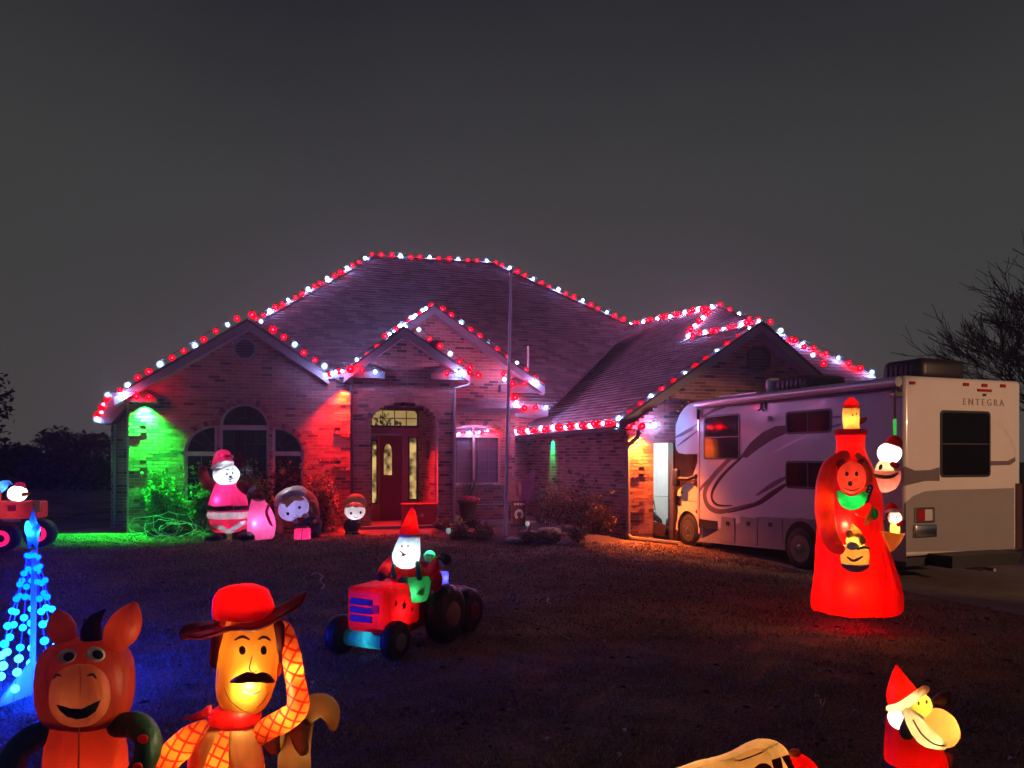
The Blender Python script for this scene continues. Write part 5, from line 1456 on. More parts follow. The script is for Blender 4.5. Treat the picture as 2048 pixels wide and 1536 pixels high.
# ---- Santa driving a red tractor
TY = 7.75
f = Fig('tractor_inflatable', 'inflatable red tractor with blue grille bars and black wheels on the lawn', 'inflatable tractor', 812, TY)
f.view(640, 1030, 4.955)
TR = rotM(0, 0, -27); TM = TR
bx = (0, -.08)
def tl_(x, y, z): return TM @ Vector((x, y, 0)) + Vector((0, 0, z))
T0 = Vector((W(776, 1250, TY).x - f.o.x, 0, 0))
def tp(x, y, z): return T0 + tl_(x, y, z)
mb = MB(); mb.rbox(tp(0, -.06, .485), (.47, .62, .44), .06, TR, seg=5); hood = f.put('bonnet', mb, fb('tractor_red_nylon', (.70, .006, .012), .5))
for k in range(3):
    mb = MB(); mb.rbox(tp(-.045, -.372, .565 - .082 * k), (.27, .02, .062), .01, TR, seg=2); f.put('grille_bar', mb, fb('lilac_nylon', (.30, .22, .75), .5), hood)
mb = MB(); mb.rbox(tp(.12, -.372, .505), (.10, .022, .08), .01, TR, seg=2); f.put('headlight', mb, PNK, hood)
def star(c, r_, nrm, u, v):
    pts = [c + u * (r_ * (1 if k % 2 == 0 else .45) * math.sin(k * math.pi / 5)) + v * (r_ * (1 if k % 2 == 0 else .45) * math.cos(k * math.pi / 5)) for k in range(10)]
    mb = MB(); mb.prism(pts, nrm * .006); return mb
mb = MB()
for (yy, zz, rr) in ((-.06, .50, .055), (-.20, .54, .032), (.05, .60, .03), (.08, .44, .03)):
    s_ = star(tp(.236, yy, zz), rr, TR @ Vector((1, 0, 0)), TR @ Vector((0, 1, 0)), Vector((0, 0, 1))); mb.add(s_.v, s_.f)
f.put('stars', mb, DRED, hood)
mb = MB(); mb.rbox(tp(0, .35, .40), (.40, .55, .42), .08, TR, seg=4); f.put('chassis', mb, fb('tractor_red_nylon', (0, 0, 0)))
mb = MB(); mb.rbox(tp(.12, -.04, .28), (.20, .56, .16), .05, TR, seg=3); f.put('skirt', mb, fb('tractor_red_nylon', (0, 0, 0)))
mb = MB(); a, b = tp(-.30, -.26, .18), tp(.22, -.26, .18); mb.tube([a, b], .085, 16); f.put('axle', mb, fb('teal_nylon', (.02, .35, .38), .5))
def twheel(x, y, r_, w, hub):
    Mx = TR @ rotM(0, 90 if x > 0 else -90, 0); c = tp(x, y, r_)
    wl_ = empty('wheel', c); wl_.parent = f.root
    mb = MB(); mb.lathe([(r_ * .3, -w), (r_ * .75, -w), (r_ * .95, -w * .6), (r_, 0), (r_ * .95, w * .6), (r_ * .75, w * .95), (r_ * .42, w * .9)], M=Mx, n=30); obj('tyre', mb, BLKF, wl_)
    mb = MB(); mb.lathe([(r_ * .44, w * .88), (r_ * .40, w * 1.0), (r_ * .25, w * 1.08), (.004, w * 1.1)], M=Mx, n=24); obj('hub', mb, hub, wl_)
twheel(.27, -.25, .195, .075, GRY); twheel(-.37, -.28, .20, .085, GRY); twheel(.33, .56, .315, .11, fb('dusty_pink_nylon', (.50, .20, .18), .4)); twheel(-.33, .56, .315, .11, GRY)
twheel(.27, 1.12, .25, .10, DRED)
mb = MB(); mb.rbox(tp(-.05, 1.12, .36), (.5, .45, .26), .06, TR); f.put('trailer', mb, fb('trailer_nylon', (.05, .02, .02), .2))
mb = MB(); mb.rbox(tp(.02, .22, .77), (.25, .12, .12), .05, TR @ rotM(-20, 0, 0)); f.put('dashboard', mb, fb('mauve_nylon', (.30, .22, .36), .4))
lamp('inner_lamp', 'POINT', 2.6, (1, .6, .4), tp(.14, -.10, .46), f.root, .03); lamp('inner_lamp', 'POINT', .5, (.7, .9, 1), tp(-.02, -.26, .18), f.root, .03)
f = Fig('santa_inflatable', 'inflatable Santa with a glowing white beard and green overalls on the tractor', 'inflatable Santa', 815, TY + .12)
f.view(640, 1030, 4.955)
mb = MB(); Eb = None; f.loft(mb, [(885, 690, 40, 40), (885, 660, 165, 138), (875, 600, 170, 140), (870, 540, 160, 130), (865, 470, 110, 100)]); f.put('shirt', mb, RED)
mb = MB()
f.loft(mb, [(905, 850, 150, 130, -.02), (915, 760, 172, 150, -.03), (920, 660, 178, 156, -.03), (930, 600, 168, 150, -.03)]); f.put('overalls', mb, GRN)
mb = MB(); f.tube(mb, [(985, 620, -.3), (975, 550, -.32), (968, 480, -.2)], [30, 26, 24]); f.put('strap', mb, GRN)
mb = MB(); f.tube(mb, [(735, 620, -.24), (725, 550, -.24), (735, 490, -.14)], [22, 20, 20]); f.put('strap', mb, GRN)
mb = MB(); f.loft(mb, [(855, 525, 60, 60, -.12), (852, 490, 112, 95, -.12), (852, 420, 136, 110, -.12), (862, 340, 130, 108, -.10), (878, 260, 112, 98, -.08), (888, 195, 100, 90, -.08)], k=5); hd = f.put('head', mb, fb('bright_beard_nylon', (.88, .92, .92), .6))
Eh = (f.P(858, 390, -.12), (f.L(137), f.L(112), f.L(175)), rotM(0, 3, 0))
mb = MB(); f.stroke(mb, Eh, [(765, 350), (800, 362), (828, 385), (850, 388), (885, 374)], 14, .03); f.oval(mb, Eh, 828, 395, 24, 13, -15, .031); f.oval(mb, Eh, 812, 310, 9, 14, 0, .03); f.oval(mb, Eh, 872, 308, 9, 14, 0, .03); f.put('face', mb, INKR, hd)
mb = MB(); f.loft(mb, [(888, 200, 104, 94, -.08), (888, 160, 98, 88, -.07), (895, 90, 72, 66, -.06), (905, 20, 52, 48, -.04), (912, -40, 30, 28, -.02), (915, -75, 8, 8, 0)], k=5); f.put('hat', mb, RED)
mb = MB(); f.loft(mb, [(888, 215, 103, 93, -.08), (888, 200, 110, 99, -.08), (888, 188, 106, 96, -.08)], k=3); f.put('hat_band', mb, WHT)
mb = MB(); f.tube(mb, [(715, 470, 0), (650, 530, -.08), (605, 585, -.2)], [62, 56, 46]); f.put('arm', mb, fb('crimson_nylon', (.45, .008, .014), .45))
mb = MB(); f.ell(mb, 605, 615, 50, 42, 40, dy=-.26); f.put('mitten', mb, BLKF)
mb = MB(); f.tube(mb, [(1015, 520, 0), (1100, 560, -.03), (1150, 480, -.06), (1175, 455, -.06)], [66, 66, 50, 44]); f.tube(mb, [(1120, 560, -.02), (1160, 640, .0), (1140, 720, .02)], [60, 60, 44]); f.put('arm', mb, fb('crimson_nylon', (0, 0, 0)))
mb = MB(); f.tube(mb, [(1160, 430, -.06), (1185, 465, -.08), (1210, 500, -.06)], [22, 26, 22]); f.put('cuff', mb, WHT)
mb = MB(); f.ell(mb, 1250, 440, 56, 56, 45, dy=-.06); f.ell(mb, 1215, 400, 18, 28, 18, dy=-.06); f.put('mitten', mb, BLKF)
f.lamp(858, 400, -.12, 1.1, (.72, .95, 1)); f.lamp(925, 760, -.12, 2.5, (.8, 1, .9)); f.lamp(870, 570, 0, 1.2, (1, .7, .5)); f.lamp(895, 60, -.06, .5, (1, .6, .4)); f.lamp(1100, 540, -.03, .4, (1, .7, .5), .02); f.lamp(650, 530, -.08, .3, (1, .7, .5), .02)
f = Fig('elf_inflatable', 'small green capped inflatable elf riding behind Santa on the tractor trailer', 'inflatable elf', 860, TY + .85); f.view(640, 1030, 4.955)
mb = MB(); f.loft(mb, [(1090, 690, 50, 50), (1090, 600, 62, 56), (1085, 500, 50, 46), (1082, 455, 30, 30)]); f.put('body', mb, fb('elf_green_nylon', (.03, .3, .1), .45))
mb = MB(); f.ell(mb, 1082, 425, 52, 42, 44, dy=-.02); f.put('head', mb, SKIN)
mb = MB(); f.tube(mb, [(1040, 400, 0), (1085, 378, 0), (1130, 395, 0)], [16, 32, 18]); f.put('cap', mb, fb('mint_nylon', (.05, .75, .35), .5))
f.lamp(1085, 385, 0, .4, (.8, 1, .8), .01)
f = Fig('gift_inflatable', 'small blue glowing gift box on the tractor trailer', 'inflatable gift', 889, TY + .95); f.view(640, 1030, 4.955)
mb = MB(); mb.rbox(f.P(1228, 650, 0), (f.L(80), f.L(80), f.L(180)), .02, rotM(0, 0, 20)); f.put('box', mb, fb('blue_nylon', (.10, .10, .9), .6))
mb = MB(); f.ell(mb, 1275, 640, 26, 18, 20); f.put('bow', mb, GRN); f.lamp(1228, 620, 0, .5, (.7, .7, 1), .02)

# ---- tall red robe with little riders
TY = 8.83
f = Fig('sack_inflatable', 'tall glowing red inflatable sack tower with small holiday figures on it', 'inflatable sack', 1712, TY)
f.view(1600, 780, 3.339)
mb = MB(); f.loft(mb, [(375, 1478, 262, 220), (376, 1440, 282, 235), (372, 1330, 280, 232), (366, 1180, 256, 212), (345, 1040, 232, 195), (328, 880, 212, 180), (325, 740, 206, 175), (320, 610, 188, 160), (324, 500, 146, 130), (336, 425, 98, 92), (338, 360, 88, 86), (338, 300, 94, 90), (338, 272, 98, 94)], n=72, pleat=.035); f.put('robe', mb, RED)
mb = MB(); f.puff(mb, [(470, 1476), (455, 1200), (540, 1000), (575, 1010), (615, 1110), (645, 1250), (668, 1360), (655, 1392), (560, 1425)], .5, .0); f.put('train', mb, RED)
mb = MB()
for rr in (150, 285, 345, 430, 470): f.tube(mb, [(rr + (372 - rr) * .25, 1180, -.75), (rr, 1330, -.85), (rr - (372 - rr) * .05, 1472, -.85)], [5, 7, 6])
mb = MB(); f.tube(mb, [(290, 440, -.15), (205, 520, -.35), (168, 640, -.55), (165, 800, -.68), (185, 940, -.75), (235, 1040, -.85), (262, 1062, -.9)], [42, 52, 56, 58, 56, 46, 34]); f.put('sleeve', mb, fb('orange_red_nylon', (.85, .035, .004)))
mb = MB(); f.loft(mb, [(338, 262, 86, 84), (338, 268, 102, 98), (338, 285, 106, 102), (338, 302, 98, 94)], k=4); f.put('collar_ring', mb, fb('orange_red_nylon', (0, 0, 0)))
mb = MB(); Eb = f.ell(mb, 345, 585, 92, 108, 80, dy=-.50); fc = f.put('bear_face', mb, fb('brick_red_nylon', (.62, .05, .03), .5))
mb = MB(); f.oval(mb, Eb, 335, 625, 16, 18, 0, .008); f.stroke(mb, Eb, [(290, 650), (345, 672), (405, 650)], 9, .012); f.oval(mb, Eb, 312, 560, 11, 16, 0, .012); f.oval(mb, Eb, 378, 560, 11, 16, 0, .012); f.put('face', mb, INK, fc)
mb = MB(); f.ell(mb, 275, 500, 34, 40, 24, dy=-.42); f.put('ear', mb, fb('brick_red_nylon', (0, 0, 0)), fc)
mb = MB(); f.ell(mb, 410, 498, 34, 40, 24, dy=-.42); f.put('ear', mb, fb('brick_red_nylon', (0, 0, 0)), fc)
mb = MB(); f.tube(mb, [(390, 440, -.3), (440, 500, -.45), (462, 590, -.5), (440, 640, -.5)], [20, 24, 24, 16]); f.put('horn', mb, fb('peach_horn_nylon', (.9, .35, .15), .5))
mb = MB(); f.tube(mb, [(262, 690, -.6), (300, 738, -.78), (345, 756, -.82), (395, 738, -.78), (432, 690, -.62)], [20, 36, 42, 36, 18]); f.put('scarf', mb, fb('bright_green_nylon', (.02, .75, .12), .55))
mb = MB(); f.tube(mb, [(470, 650, -.66), (438, 740, -.66)], [18, 18]); st = f.put('ribbon', mb, fb('navy_ribbon_nylon', (.05, .10, .30), .4))
for k in range(5):
    mb = MB(); f.ell(mb, 468 - 7 * k, 655 + 20 * k, 8, 7, 6, dy=-.76); f.put('dot', mb, INKW, st)
mb = MB(); f.ell(mb, 425, 800, 62, 52, 50, dy=-.62); f.put('red_cap', mb, RED)
mb = MB(); f.tube(mb, [(476, 790, -.66), (468, 840, -.68), (445, 885, -.66)], [18, 22, 16]); f.put('cap_band', mb, YEL)
mb = MB(); f.ell(mb, 497, 830, 26, 38, 26, dy=-.7); f.put('green_bobble', mb, fb('bright_green_nylon', (0, 0, 0)))
f.lamp(350, 1330, -.30, 9, (1, .42, .15), .08); f.lamp(430, 1250, .0, 14, (1, .42, .15), .08); f.lamp(300, 900, -.3, 5, (1, .6, .3), .05); f.lamp(338, 380, 0, 1.8, (1, .6, .3)); f.lamp(170, 760, -.64, .5, (1, .7, .3), .02); f.lamp(172, 900, -.7, .4, (1, .7, .3), .02); f.lamp(345, 745, -.80, .35, (.9, 1, .8), .01); f.lamp(345, 600, -.5, 1.1, (1, .7, .4), .02); f.lamp(425, 800, -.62, .35, (1, .7, .4), .01)
f.lamp(610, 1250, .0, 1.4, (1, .75, .45), .02)
def rider(label, px, dy, build, cat='inflatable figure', nm='holiday_figure'):
    q_ = Fig(nm, label, cat, px, TY + dy); q_.o.z = 0; q_.view(1600, 780, 3.339)
    q_.root.location = q_.o; build(q_)
def rd_gnome(f):
    mb = MB(); f.loft(mb, [(345, 262, 52, 52), (342, 225, 50, 50), (340, 170, 54, 54), (340, 130, 52, 52), (340, 112, 50, 50)]); f.put('head', mb, fb('amber_nylon', (.95, .50, .10), .55))
    mb = MB(); f.loft(mb, [(340, 122, 56, 56), (340, 100, 52, 52), (341, 70, 34, 34), (343, 48, 8, 8)]); f.put('hat', mb, RED)
    mb = MB(); f.tube(mb, [(395, 210, 0), (425, 200, -.02), (440, 188, -.02)], [22, 18, 8]); f.put('wing', mb, DRED)
    Eh = (f.P(340, 170), (f.L(54),) * 3, rotM()); mb = MB(); f.oval(mb, Eh, 352, 168, 6, 9, 0, .008); f.oval(mb, Eh, 376, 160, 5, 8, 0, .008); f.put('face', mb, INK)
    f.lamp(340, 205, 0, .8, (1, .85, .45), .015); f.lamp(341, 95, 0, .25, (1, .6, .4), .01)
rider('round yellow faced gnome with a red cap on top of the red tower', 1702, 0, rd_gnome)
def rd_snow(f):
    mb = MB(); Eh = f.ell(mb, 598, 420, 76, 72, 70, dy=0); hd = f.put('head', mb, fb('hot_white_nylon', (.9, .9, .9), .65))
    mb = MB(); f.tube(mb, [(620, 362, 0), (632, 335, 0), (662, 350, .0), (670, 400, .02)], [50, 36, 22, 10]); f.put('hat', mb, fb('orange_red_nylon', (0, 0, 0)))
    mb = MB(); f.loft(mb, [(575, 570, 60, 52), (565, 540, 62, 54), (560, 500, 44, 42), (565, 475, 34, 34)]); f.put('body', mb, fb('cream_nylon', (.85, .75, .5), .5))
    mb = MB(); Eb = (f.P(565, 530), (f.L(62), f.L(54), f.L(60)), rotM()); f.oval(mb, Eb, 538, 515, 12, 20, 20, .01); f.put('patch', mb, INK)
    mb = MB(); f.tube(mb, [(618, 495, -.1), (640, 505, -.1), (655, 500, -.08)], [18, 20, 12]); f.put('scarf', mb, RED)
    mb = MB(); f.loft(mb, [(565, 682, 22, 20), (568, 655, 66, 58), (570, 610, 90, 78), (568, 560, 100, 86), (568, 540, 96, 84)], k=5); bw = f.put('bowl', mb, fb('salmon_nylon', (.90, .30, .22), .5))
    mb = MB(); f.tube(mb, [(478, 560, -.12), (530, 578, -.32), (600, 580, -.36), (650, 558, -.2)], [8, 12, 12, 8]); f.put('rim', mb, BRN, bw)
    f.lamp(598, 425, 0, 1.9, (1, .95, .8), .015); f.lamp(568, 625, 0, .8, (1, .8, .6), .015); f.lamp(563, 520, 0, .4, (1, .85, .6), .01)
rider('white snowman in a red cap riding in a pink bowl beside the red tower', 1772, -.1, rd_snow)
def rd_elf(f):
    mb = MB(); Eh = f.ell(mb, 632, 852, 44, 44, 42); hd = f.put('head', mb, fb('pale_face_nylon', (.90, .78, .60), .55))
    mb = MB(); f.oval(mb, Eh, 645, 848, 4, 7, 0, .006); f.oval(mb, Eh, 662, 846, 4, 7, 0, .006); f.put('face', mb, INK, hd)
    mb = MB(); f.ell(mb, 600, 845, 26, 38, 34, dy=.05); f.put('hair', mb, BLKF)
    mb = MB(); f.loft(mb, [(618, 815, 52, 48), (618, 795, 46, 42), (614, 765, 24, 24), (612, 748, 6, 6)]); f.put('hat', mb, RED)
    mb = MB(); f.tube(mb, [(570, 812, -.1), (618, 802, -.2), (668, 806, -.12)], [8, 10, 8]); f.put('hat_band', mb, WHT)
    mb = MB(); f.loft(mb, [(635, 965, 32, 30), (635, 920, 32, 30), (632, 890, 24, 24)]); f.put('body', mb, YEL)
    mb = MB(); f.tube(mb, [(655, 900, -.04), (680, 885, -.04)], [14, 16]); f.put('mitten', mb, RED)
    mb = MB(); f.puff(mb, [(530, 935), (590, 948), (650, 960), (700, 958), (670, 1020), (625, 1072), (600, 1080), (570, 1020)], .5, 0); f.put('basket', mb, ORG)
    f.lamp(632, 856, 0, .5, (1, .9, .75), .012); f.lamp(625, 1000, 0, .8, (1, .8, .45), .015); f.lamp(635, 920, 0, .5, (1, .85, .5), .01)
rider('little dark haired elf with a red hat in an orange basket on the tower', 1788, -.15, rd_elf)
def rd_bear(f):
    mb = MB(); f.loft(mb, [(368, 1210, 40, 36), (368, 1180, 78, 66), (366, 1120, 92, 78), (366, 1070, 88, 76), (366, 1040, 76, 66)], k=5); pt_ = f.put('pot', mb, fb('amber_pot_nylon', (.85, .38, .08), .5))
    mb = MB(); f.loft(mb, [(368, 1214, 40, 37), (369, 1186, 80, 69), (369, 1160, 90, 77)], k=4); f.put('base', mb, fb('slate_nylon', (.30, .28, .30), .4), pt_)
    mb = MB(); Eh = f.ell(mb, 370, 1010, 62, 58, 54, dy=-.04); hd = f.put('head', mb, YEL)
    mb = MB(); f.ell(mb, 352, 1042, 40, 26, 34, dy=-.16); f.put('muzzle', mb, INKW, hd)
    mb = MB(); f.ell(mb, 412, 1005, 28, 30, 26, dy=-.1); f.put('ear', mb, YEL, hd)
    mb = MB(); f.ell(mb, 328, 962, 24, 28, 22, dy=-.06); f.put('ear', mb, YEL, hd)
    mb = MB(); f.tube(mb, [(352, 905, 0), (365, 945, -.02), (372, 970, -.03)], [12, 36, 46]); f.put('cap', mb, ORG, hd)
    mb = MB(); f.tube(mb, [(385, 1062, -.26), (430, 1050, -.26), (465, 1058, -.22)], [7, 8, 6]); f.put('stick', mb, GRN)
    mb = MB(); f.tube(mb, [(318, 1118, -.42), (360, 1140, -.5), (418, 1112, -.42)], [5, 9, 5]); f.put('smile', mb, BRN, pt_)
    f.lamp(366, 948, -.02, .25, (1, .7, .4), .01); f.lamp(366, 1020, -.05, .6, (1, .9, .55), .015); f.lamp(366, 1110, 0, .8, (1, .8, .45), .015)
rider('yellow bear peeking out of an amber pot at the front of the tower', 1709, -.85, rd_bear)
# green and white candle stick beside the snowman
f = Fig('light_stick', 'slim green and white light stick above the snowman cap', 'light stick', 1790, TY + .1); f.view(1600, 780, 3.339); f.o.z = 0; f.root.location = f.o
mb = MB(); f.tube(mb, [(634, 300, 0), (633, 200, 0)], [10, 11]); f.put('lower_tube', mb, emis('green_tube', (.06, .7, .1), .3))
mb = MB(); f.tube(mb, [(632, 190, 0), (632, 40, 0)], [9, 8]); f.put('upper_tube', mb, fb('pale_tube', (.55, .35, .45), .5))

# ---- Santa with a sack at the lower right
f = Fig('santa_inflatable', 'small glowing Santa with an orange sack over his shoulder near the frame corner', 'inflatable Santa', 1832, 3.95)
f.view(1320, 1300, 2.813)
mb = MB(); f.loft(mb, [(1440, 1010, 150, 130), (1442, 850, 176, 150), (1442, 700, 172, 148), (1440, 620, 166, 142), (1425, 520, 150, 130), (1400, 420, 118, 110), (1392, 370, 90, 90)], n=34); f.put('coat', mb, RED)
mb = MB(); f.loft(mb, [(1442, 668, 170, 147), (1442, 650, 176, 152), (1442, 632, 172, 148)], k=3); f.put('belt', mb, BLKF)
mb = MB(); f.loft(mb, [(1442, 1020, 150, 130), (1442, 1000, 165, 142), (1442, 960, 165, 142), (1442, 940, 158, 136)], k=3); f.put('hem', mb, WHT)
mb = MB(); f.tube(mb, [(1372, 282, 0), (1358, 230, 0), (1342, 165, 0), (1332, 92, .01)], [88, 78, 48, 10], k=6); ht = f.put('hat', mb, RED)
mb = MB(); f.tube(mb, [(1290, 330, -.02), (1350, 318, -.07), (1420, 275, -.085), (1480, 228, -.05), (1500, 218, 0)], [18, 24, 24, 24, 16]); f.put('hat_band', mb, fb('warm_white_nylon', (.95, .80, .48), .55), ht)
mb = MB(); Eh = f.ell(mb, 1452, 308, 70, 70, 78, dy=-.05, tilt=20); hd = f.put('head', mb, fb('gold_face_nylon', (.95, .62, .10), .55))
mb = MB(); f.oval(mb, Eh, 1500, 292, 7, 12, 0, .006); f.oval(mb, Eh, 1455, 300, 6, 11, 0, .006); f.put('face', mb, INK, hd)
mb = MB(); f.ell(mb, 1508, 325, 18, 16, 16, dy=-.05); f.put('nose', mb, ORG, hd)
mb = MB(); f.ell(mb, 1350, 385, 62, 62, 66, dy=-.04); f.ell(mb, 1420, 372, 66, 40, 50, dy=-.08, tilt=20); f.put('beard', mb, fb('hot_white_nylon', (.9, .9, .9)))
mb = MB(); f.ell(mb, 1580, 440, 92, 112, 90, dy=-.10, tilt=-24); sk = f.put('sack', mb, fb('peach_nylon', (.92, .30, .08), .55))
mb = MB(); f.tube(mb, [(1395, 350, -.16), (1440, 420, -.22), (1500, 490, -.26), (1585, 535, -.24)], [26, 44, 50, 26]); f.put('arm', mb, fb('warm_white_nylon', (0, 0, 0)))
mb = MB(); f.tube(mb, [(1425, 395, -.30), (1470, 470, -.34), (1540, 528, -.33), (1600, 540, -.30)], [4, 4, 4, 3]); f.put('seam', mb, BRN)
mb = MB(); f.tube(mb, [(1388, 465, -.16), (1388, 425, -.17), (1380, 385, -.16)], [38, 32, 10]); f.put('mitten', mb, fb('olive_nylon', (.10, .08, .03), .3))
mb = MB(); f.tube(mb, [(1560, 285, .05), (1595, 272, .05), (1625, 245, .05)], [26, 38, 16]); f.put('mitten', mb, fb('olive_nylon', (0, 0, 0)))
mb = MB(); f.ell(mb, 1620, 620, 26, 44, 26, dy=.02); f.put('sleeve', mb, ORG)
f.lamp(1350, 385, -.05, .8, (1, .85, .45), .015); f.lamp(1460, 315, -.05, .8, (1, .85, .4), .015); f.lamp(1360, 230, 0, .7, (1, .6, .3), .015); f.lamp(1590, 430, -.1, .75, (1, .8, .4), .02); f.lamp(1440, 640, 0, 3.2, (1, .5, .2), .02); f.lamp(1460, 440, -.22, .16, (1, .85, .45), .006); f.lamp(1530, 510, -.26, .10, (1, .85, .45), .006)
for hx, hy, hd_ in ((1310, 327, -.035), (1350, 318, -.07), (1388, 297, -.08), (1420, 275, -.085), (1455, 250, -.07)): f.lamp(hx, hy, hd_, .035, (1, .85, .5), .004)  # tiny lamps added along the hat band to brighten it

# ---- cream puffed sign with red letters at the lower edge
f = Fig('sign_inflatable', 'cream puffed inflatable sign with red letters at the bottom edge', 'inflatable sign', 1475, 3.4)
pl = [(1346, 1538), (1365, 1531), (1400, 1520), (1440, 1509), (1475, 1495), (1503, 1482), (1530, 1478), (1556, 1483), (1573, 1500), (1583, 1526), (1592, 1570), (1596, 1690), (1340, 1690), (1335, 1560)]
mb = MB(); f.puff(mb, smooth_rows(pl, 3), .26); f.put('cushion', mb, fb('cream_sign_nylon', (.92, .58, .26), .5))
mb = MB(); f.tube(mb, [(1425, 1533, -.10), (1480, 1521, -.125), (1530, 1502, -.12), (1556, 1487, -.06)], [.8, 1.2, 1.2, .8]); f.put('seam', mb, BRN)
def letter_poly(pts, dy=-.132):
    mb = MB(); mb.prism([f.P(x, y, dy) for x, y in pts], (0, -.004, 0)); return mb
oo = [(1527 + 23 * math.cos(R(a)), 1553 - 27 * math.sin(R(a))) for a in range(0, 360, 20)]; oi = [(1527 + 8 * math.cos(R(a)), 1553 - 12 * math.sin(R(a))) for a in range(0, 360, 20)]
mb = MB(); n_ = len(oo); rings = [[f.P(x, y, -.134) for x, y in oo], [f.P(x, y, -.138) for x, y in oo], [f.P(x, y, -.138) for x, y in oi], [f.P(x, y, -.134) for x, y in oi]]; mb.loft(rings, 0, False, cap=False); f.put('letter', mb, INKR)
f.put('letter', letter_poly([(1543, 1520), (1561, 1514), (1571, 1560), (1573, 1590), (1590, 1560), (1563, 1513), (1577, 1509), (1596, 1555), (1580, 1610), (1565, 1610)]), INKR)
f.lamp(1400, 1600, 0, 1.0, (1, .85, .4), .02); f.lamp(1530, 1580, 0, .8, (1, .8, .4), .02)
f = Fig('gift_inflatable', 'rounded red inflatable with a peach knob right of the cream sign', 'inflatable gift', 1606, 3.35)
mb = MB(); f.loft(mb, [(1600, 1690, 50, 40), (1606, 1600, 52, 42), (1606, 1550, 40, 36), (1600, 1518, 20, 20), (1597, 1508, 6, 6)]); f.put('body', mb, RED)
mb = MB(); f.ell(mb, 1590, 1506, 12, 8, 10, dy=-.02); f.put('knob', mb, ORG); f.lamp(1606, 1575, 0, .5, (1, .6, .3), .015)

# ---- donkey (generic) with a green wreath round its shoulders
f = Fig('donkey_inflatable', 'orange red inflatable donkey with tall ears and dark green sleeves', 'inflatable donkey', 172, 3.2)
f.view(0, 900, 2.414)
DK = fb('donkey_nylon', (.60, .045, .012), .45); DKM = fb('donkey_muzzle_nylon', (.70, .17, .06), .45)
mb = MB(); f.loft(mb, [(410, 2050, 215, 190), (410, 1850, 210, 185), (412, 1650, 195, 170), (412, 1480, 185, 165), (412, 1350, 165, 150), (412, 1250, 130, 120)]); f.put('body', mb, DK)
mb = MB(); f.loft(mb, [(412, 1340, 120, 100), (413, 1300, 185, 150), (412, 1220, 216, 178), (412, 1110, 224, 186), (412, 1020, 214, 178), (410, 950, 170, 148), (410, 918, 90, 80), (410, 910, 20, 20)], k=5, n=34)
hd = f.put('head', mb, DK)
mb = MB(); Em = f.ell(mb, 385, 1185, 142, 150, 90, dy=-.20, pw=.9); mz = f.put('muzzle', mb, DKM)
mb = MB(); f.decal(mb, Em, [(270, 1228), (320, 1246), (390, 1250), (450, 1236), (488, 1205), (462, 1262), (420, 1292), (372, 1302), (322, 1288), (288, 1258)], .008); f.put('mouth', mb, INK, mz)
mb = MB(); f.stroke(mb, Em, [(258, 1106), (272, 1086), (298, 1092)], 14, .009); f.stroke(mb, Em, [(420, 1090), (448, 1084), (466, 1106)], 14, .009); f.put('nostril', mb, INK, mz)
Eh = (f.P(412, 1110, 0), (f.L(224), f.L(186), f.L(200)), rotM())
for (ex, ey, tx) in ((322, 996, -20), (462, 986, 18)):
    mb = MB(); f.ell(mb, ex, ey, 46, 36, 26, dy=-.185 if ex > 400 else -.19, tilt=tx); ee = f.ell(MB(), ex, ey, 46, 36, 26, dy=-.19, tilt=tx); ey_ = f.put('eye', mb, INKW, hd)
    mb = MB(); f.oval(mb, ee, ex + 10, ey + 2, 28, 22, tx, .006); f.put('pupil', mb, INK, ey_)
for pts, rad in (([(330, 930, 0), (300, 870, 0), (283, 810, .01), (272, 770, .01)], [44, 64, 48, 8]), ([(545, 950, 0), (585, 880, 0), (625, 800, .01), (655, 735, .01)], [50, 78, 62, 10])):
    mb = MB(); f.tube(mb, pts, rad, k=6, cap=False); f.put('ear', mb, DK)
mb = MB(); f.tube(mb, [(445, 925, 0), (440, 870, 0), (462, 815, 0), (508, 770, 0)], [46, 46, 30, 5], k=6); f.tube(mb, [(430, 850, 0), (408, 820, 0)], [20, 6]); f.put('mane', mb, fb('maroon_nylon', (.06, .012, .02), .3))
mb = MB(); f.stroke(mb, Eh, [(412, 930), (416, 990), (408, 1050)], 4, .006); f.put('seam', mb, DRED, hd)
mb = MB(); f.stroke(mb, Eh, [(250, 1000), (225, 1100), (235, 1210)], 4, .006); f.put('seam', mb, DRED, hd)
mb = MB(); f.stroke(mb, Eh, [(560, 990), (600, 1090), (590, 1200)], 4, .006); f.put('seam', mb, DRED, hd)
mb = MB(); f.stroke(mb, Em, [(385, 1040), (388, 1120), (386, 1200)], 4, .009); f.put('seam', mb, DRED, mz)
DG = fb('dark_green_nylon', (.03, .075, .035), .2)
for pts in ([(285, 1345, -.02), (165, 1385, -.06), (75, 1470, -.1), (45, 1600, -.12)], [(565, 1330, -.02), (660, 1330, -.06), (715, 1400, -.1), (700, 1500, -.14), (640, 1590, -.16)]):
    mb = MB(); f.tube(mb, pts, [56, 62, 60, 56, 50][:len(pts)], k=6); sl = f.put('sleeve', mb, DG)
    if pts[0][0] > 400:
        mb = MB(); f.ell(mb, 690, 1395, 26, 22, 12, dy=-.20); f.ell(mb, 665, 1530, 24, 20, 12, dy=-.24); f.put('berry', mb, RED, sl)
mb = MB(); f.tube(mb, [(380, 1345, -.235), (380, 1440, -.25), (378, 1560, -.255), (378, 1700, -.26)], [3, 3, 3, 3]); f.put('seam', mb, DRED)
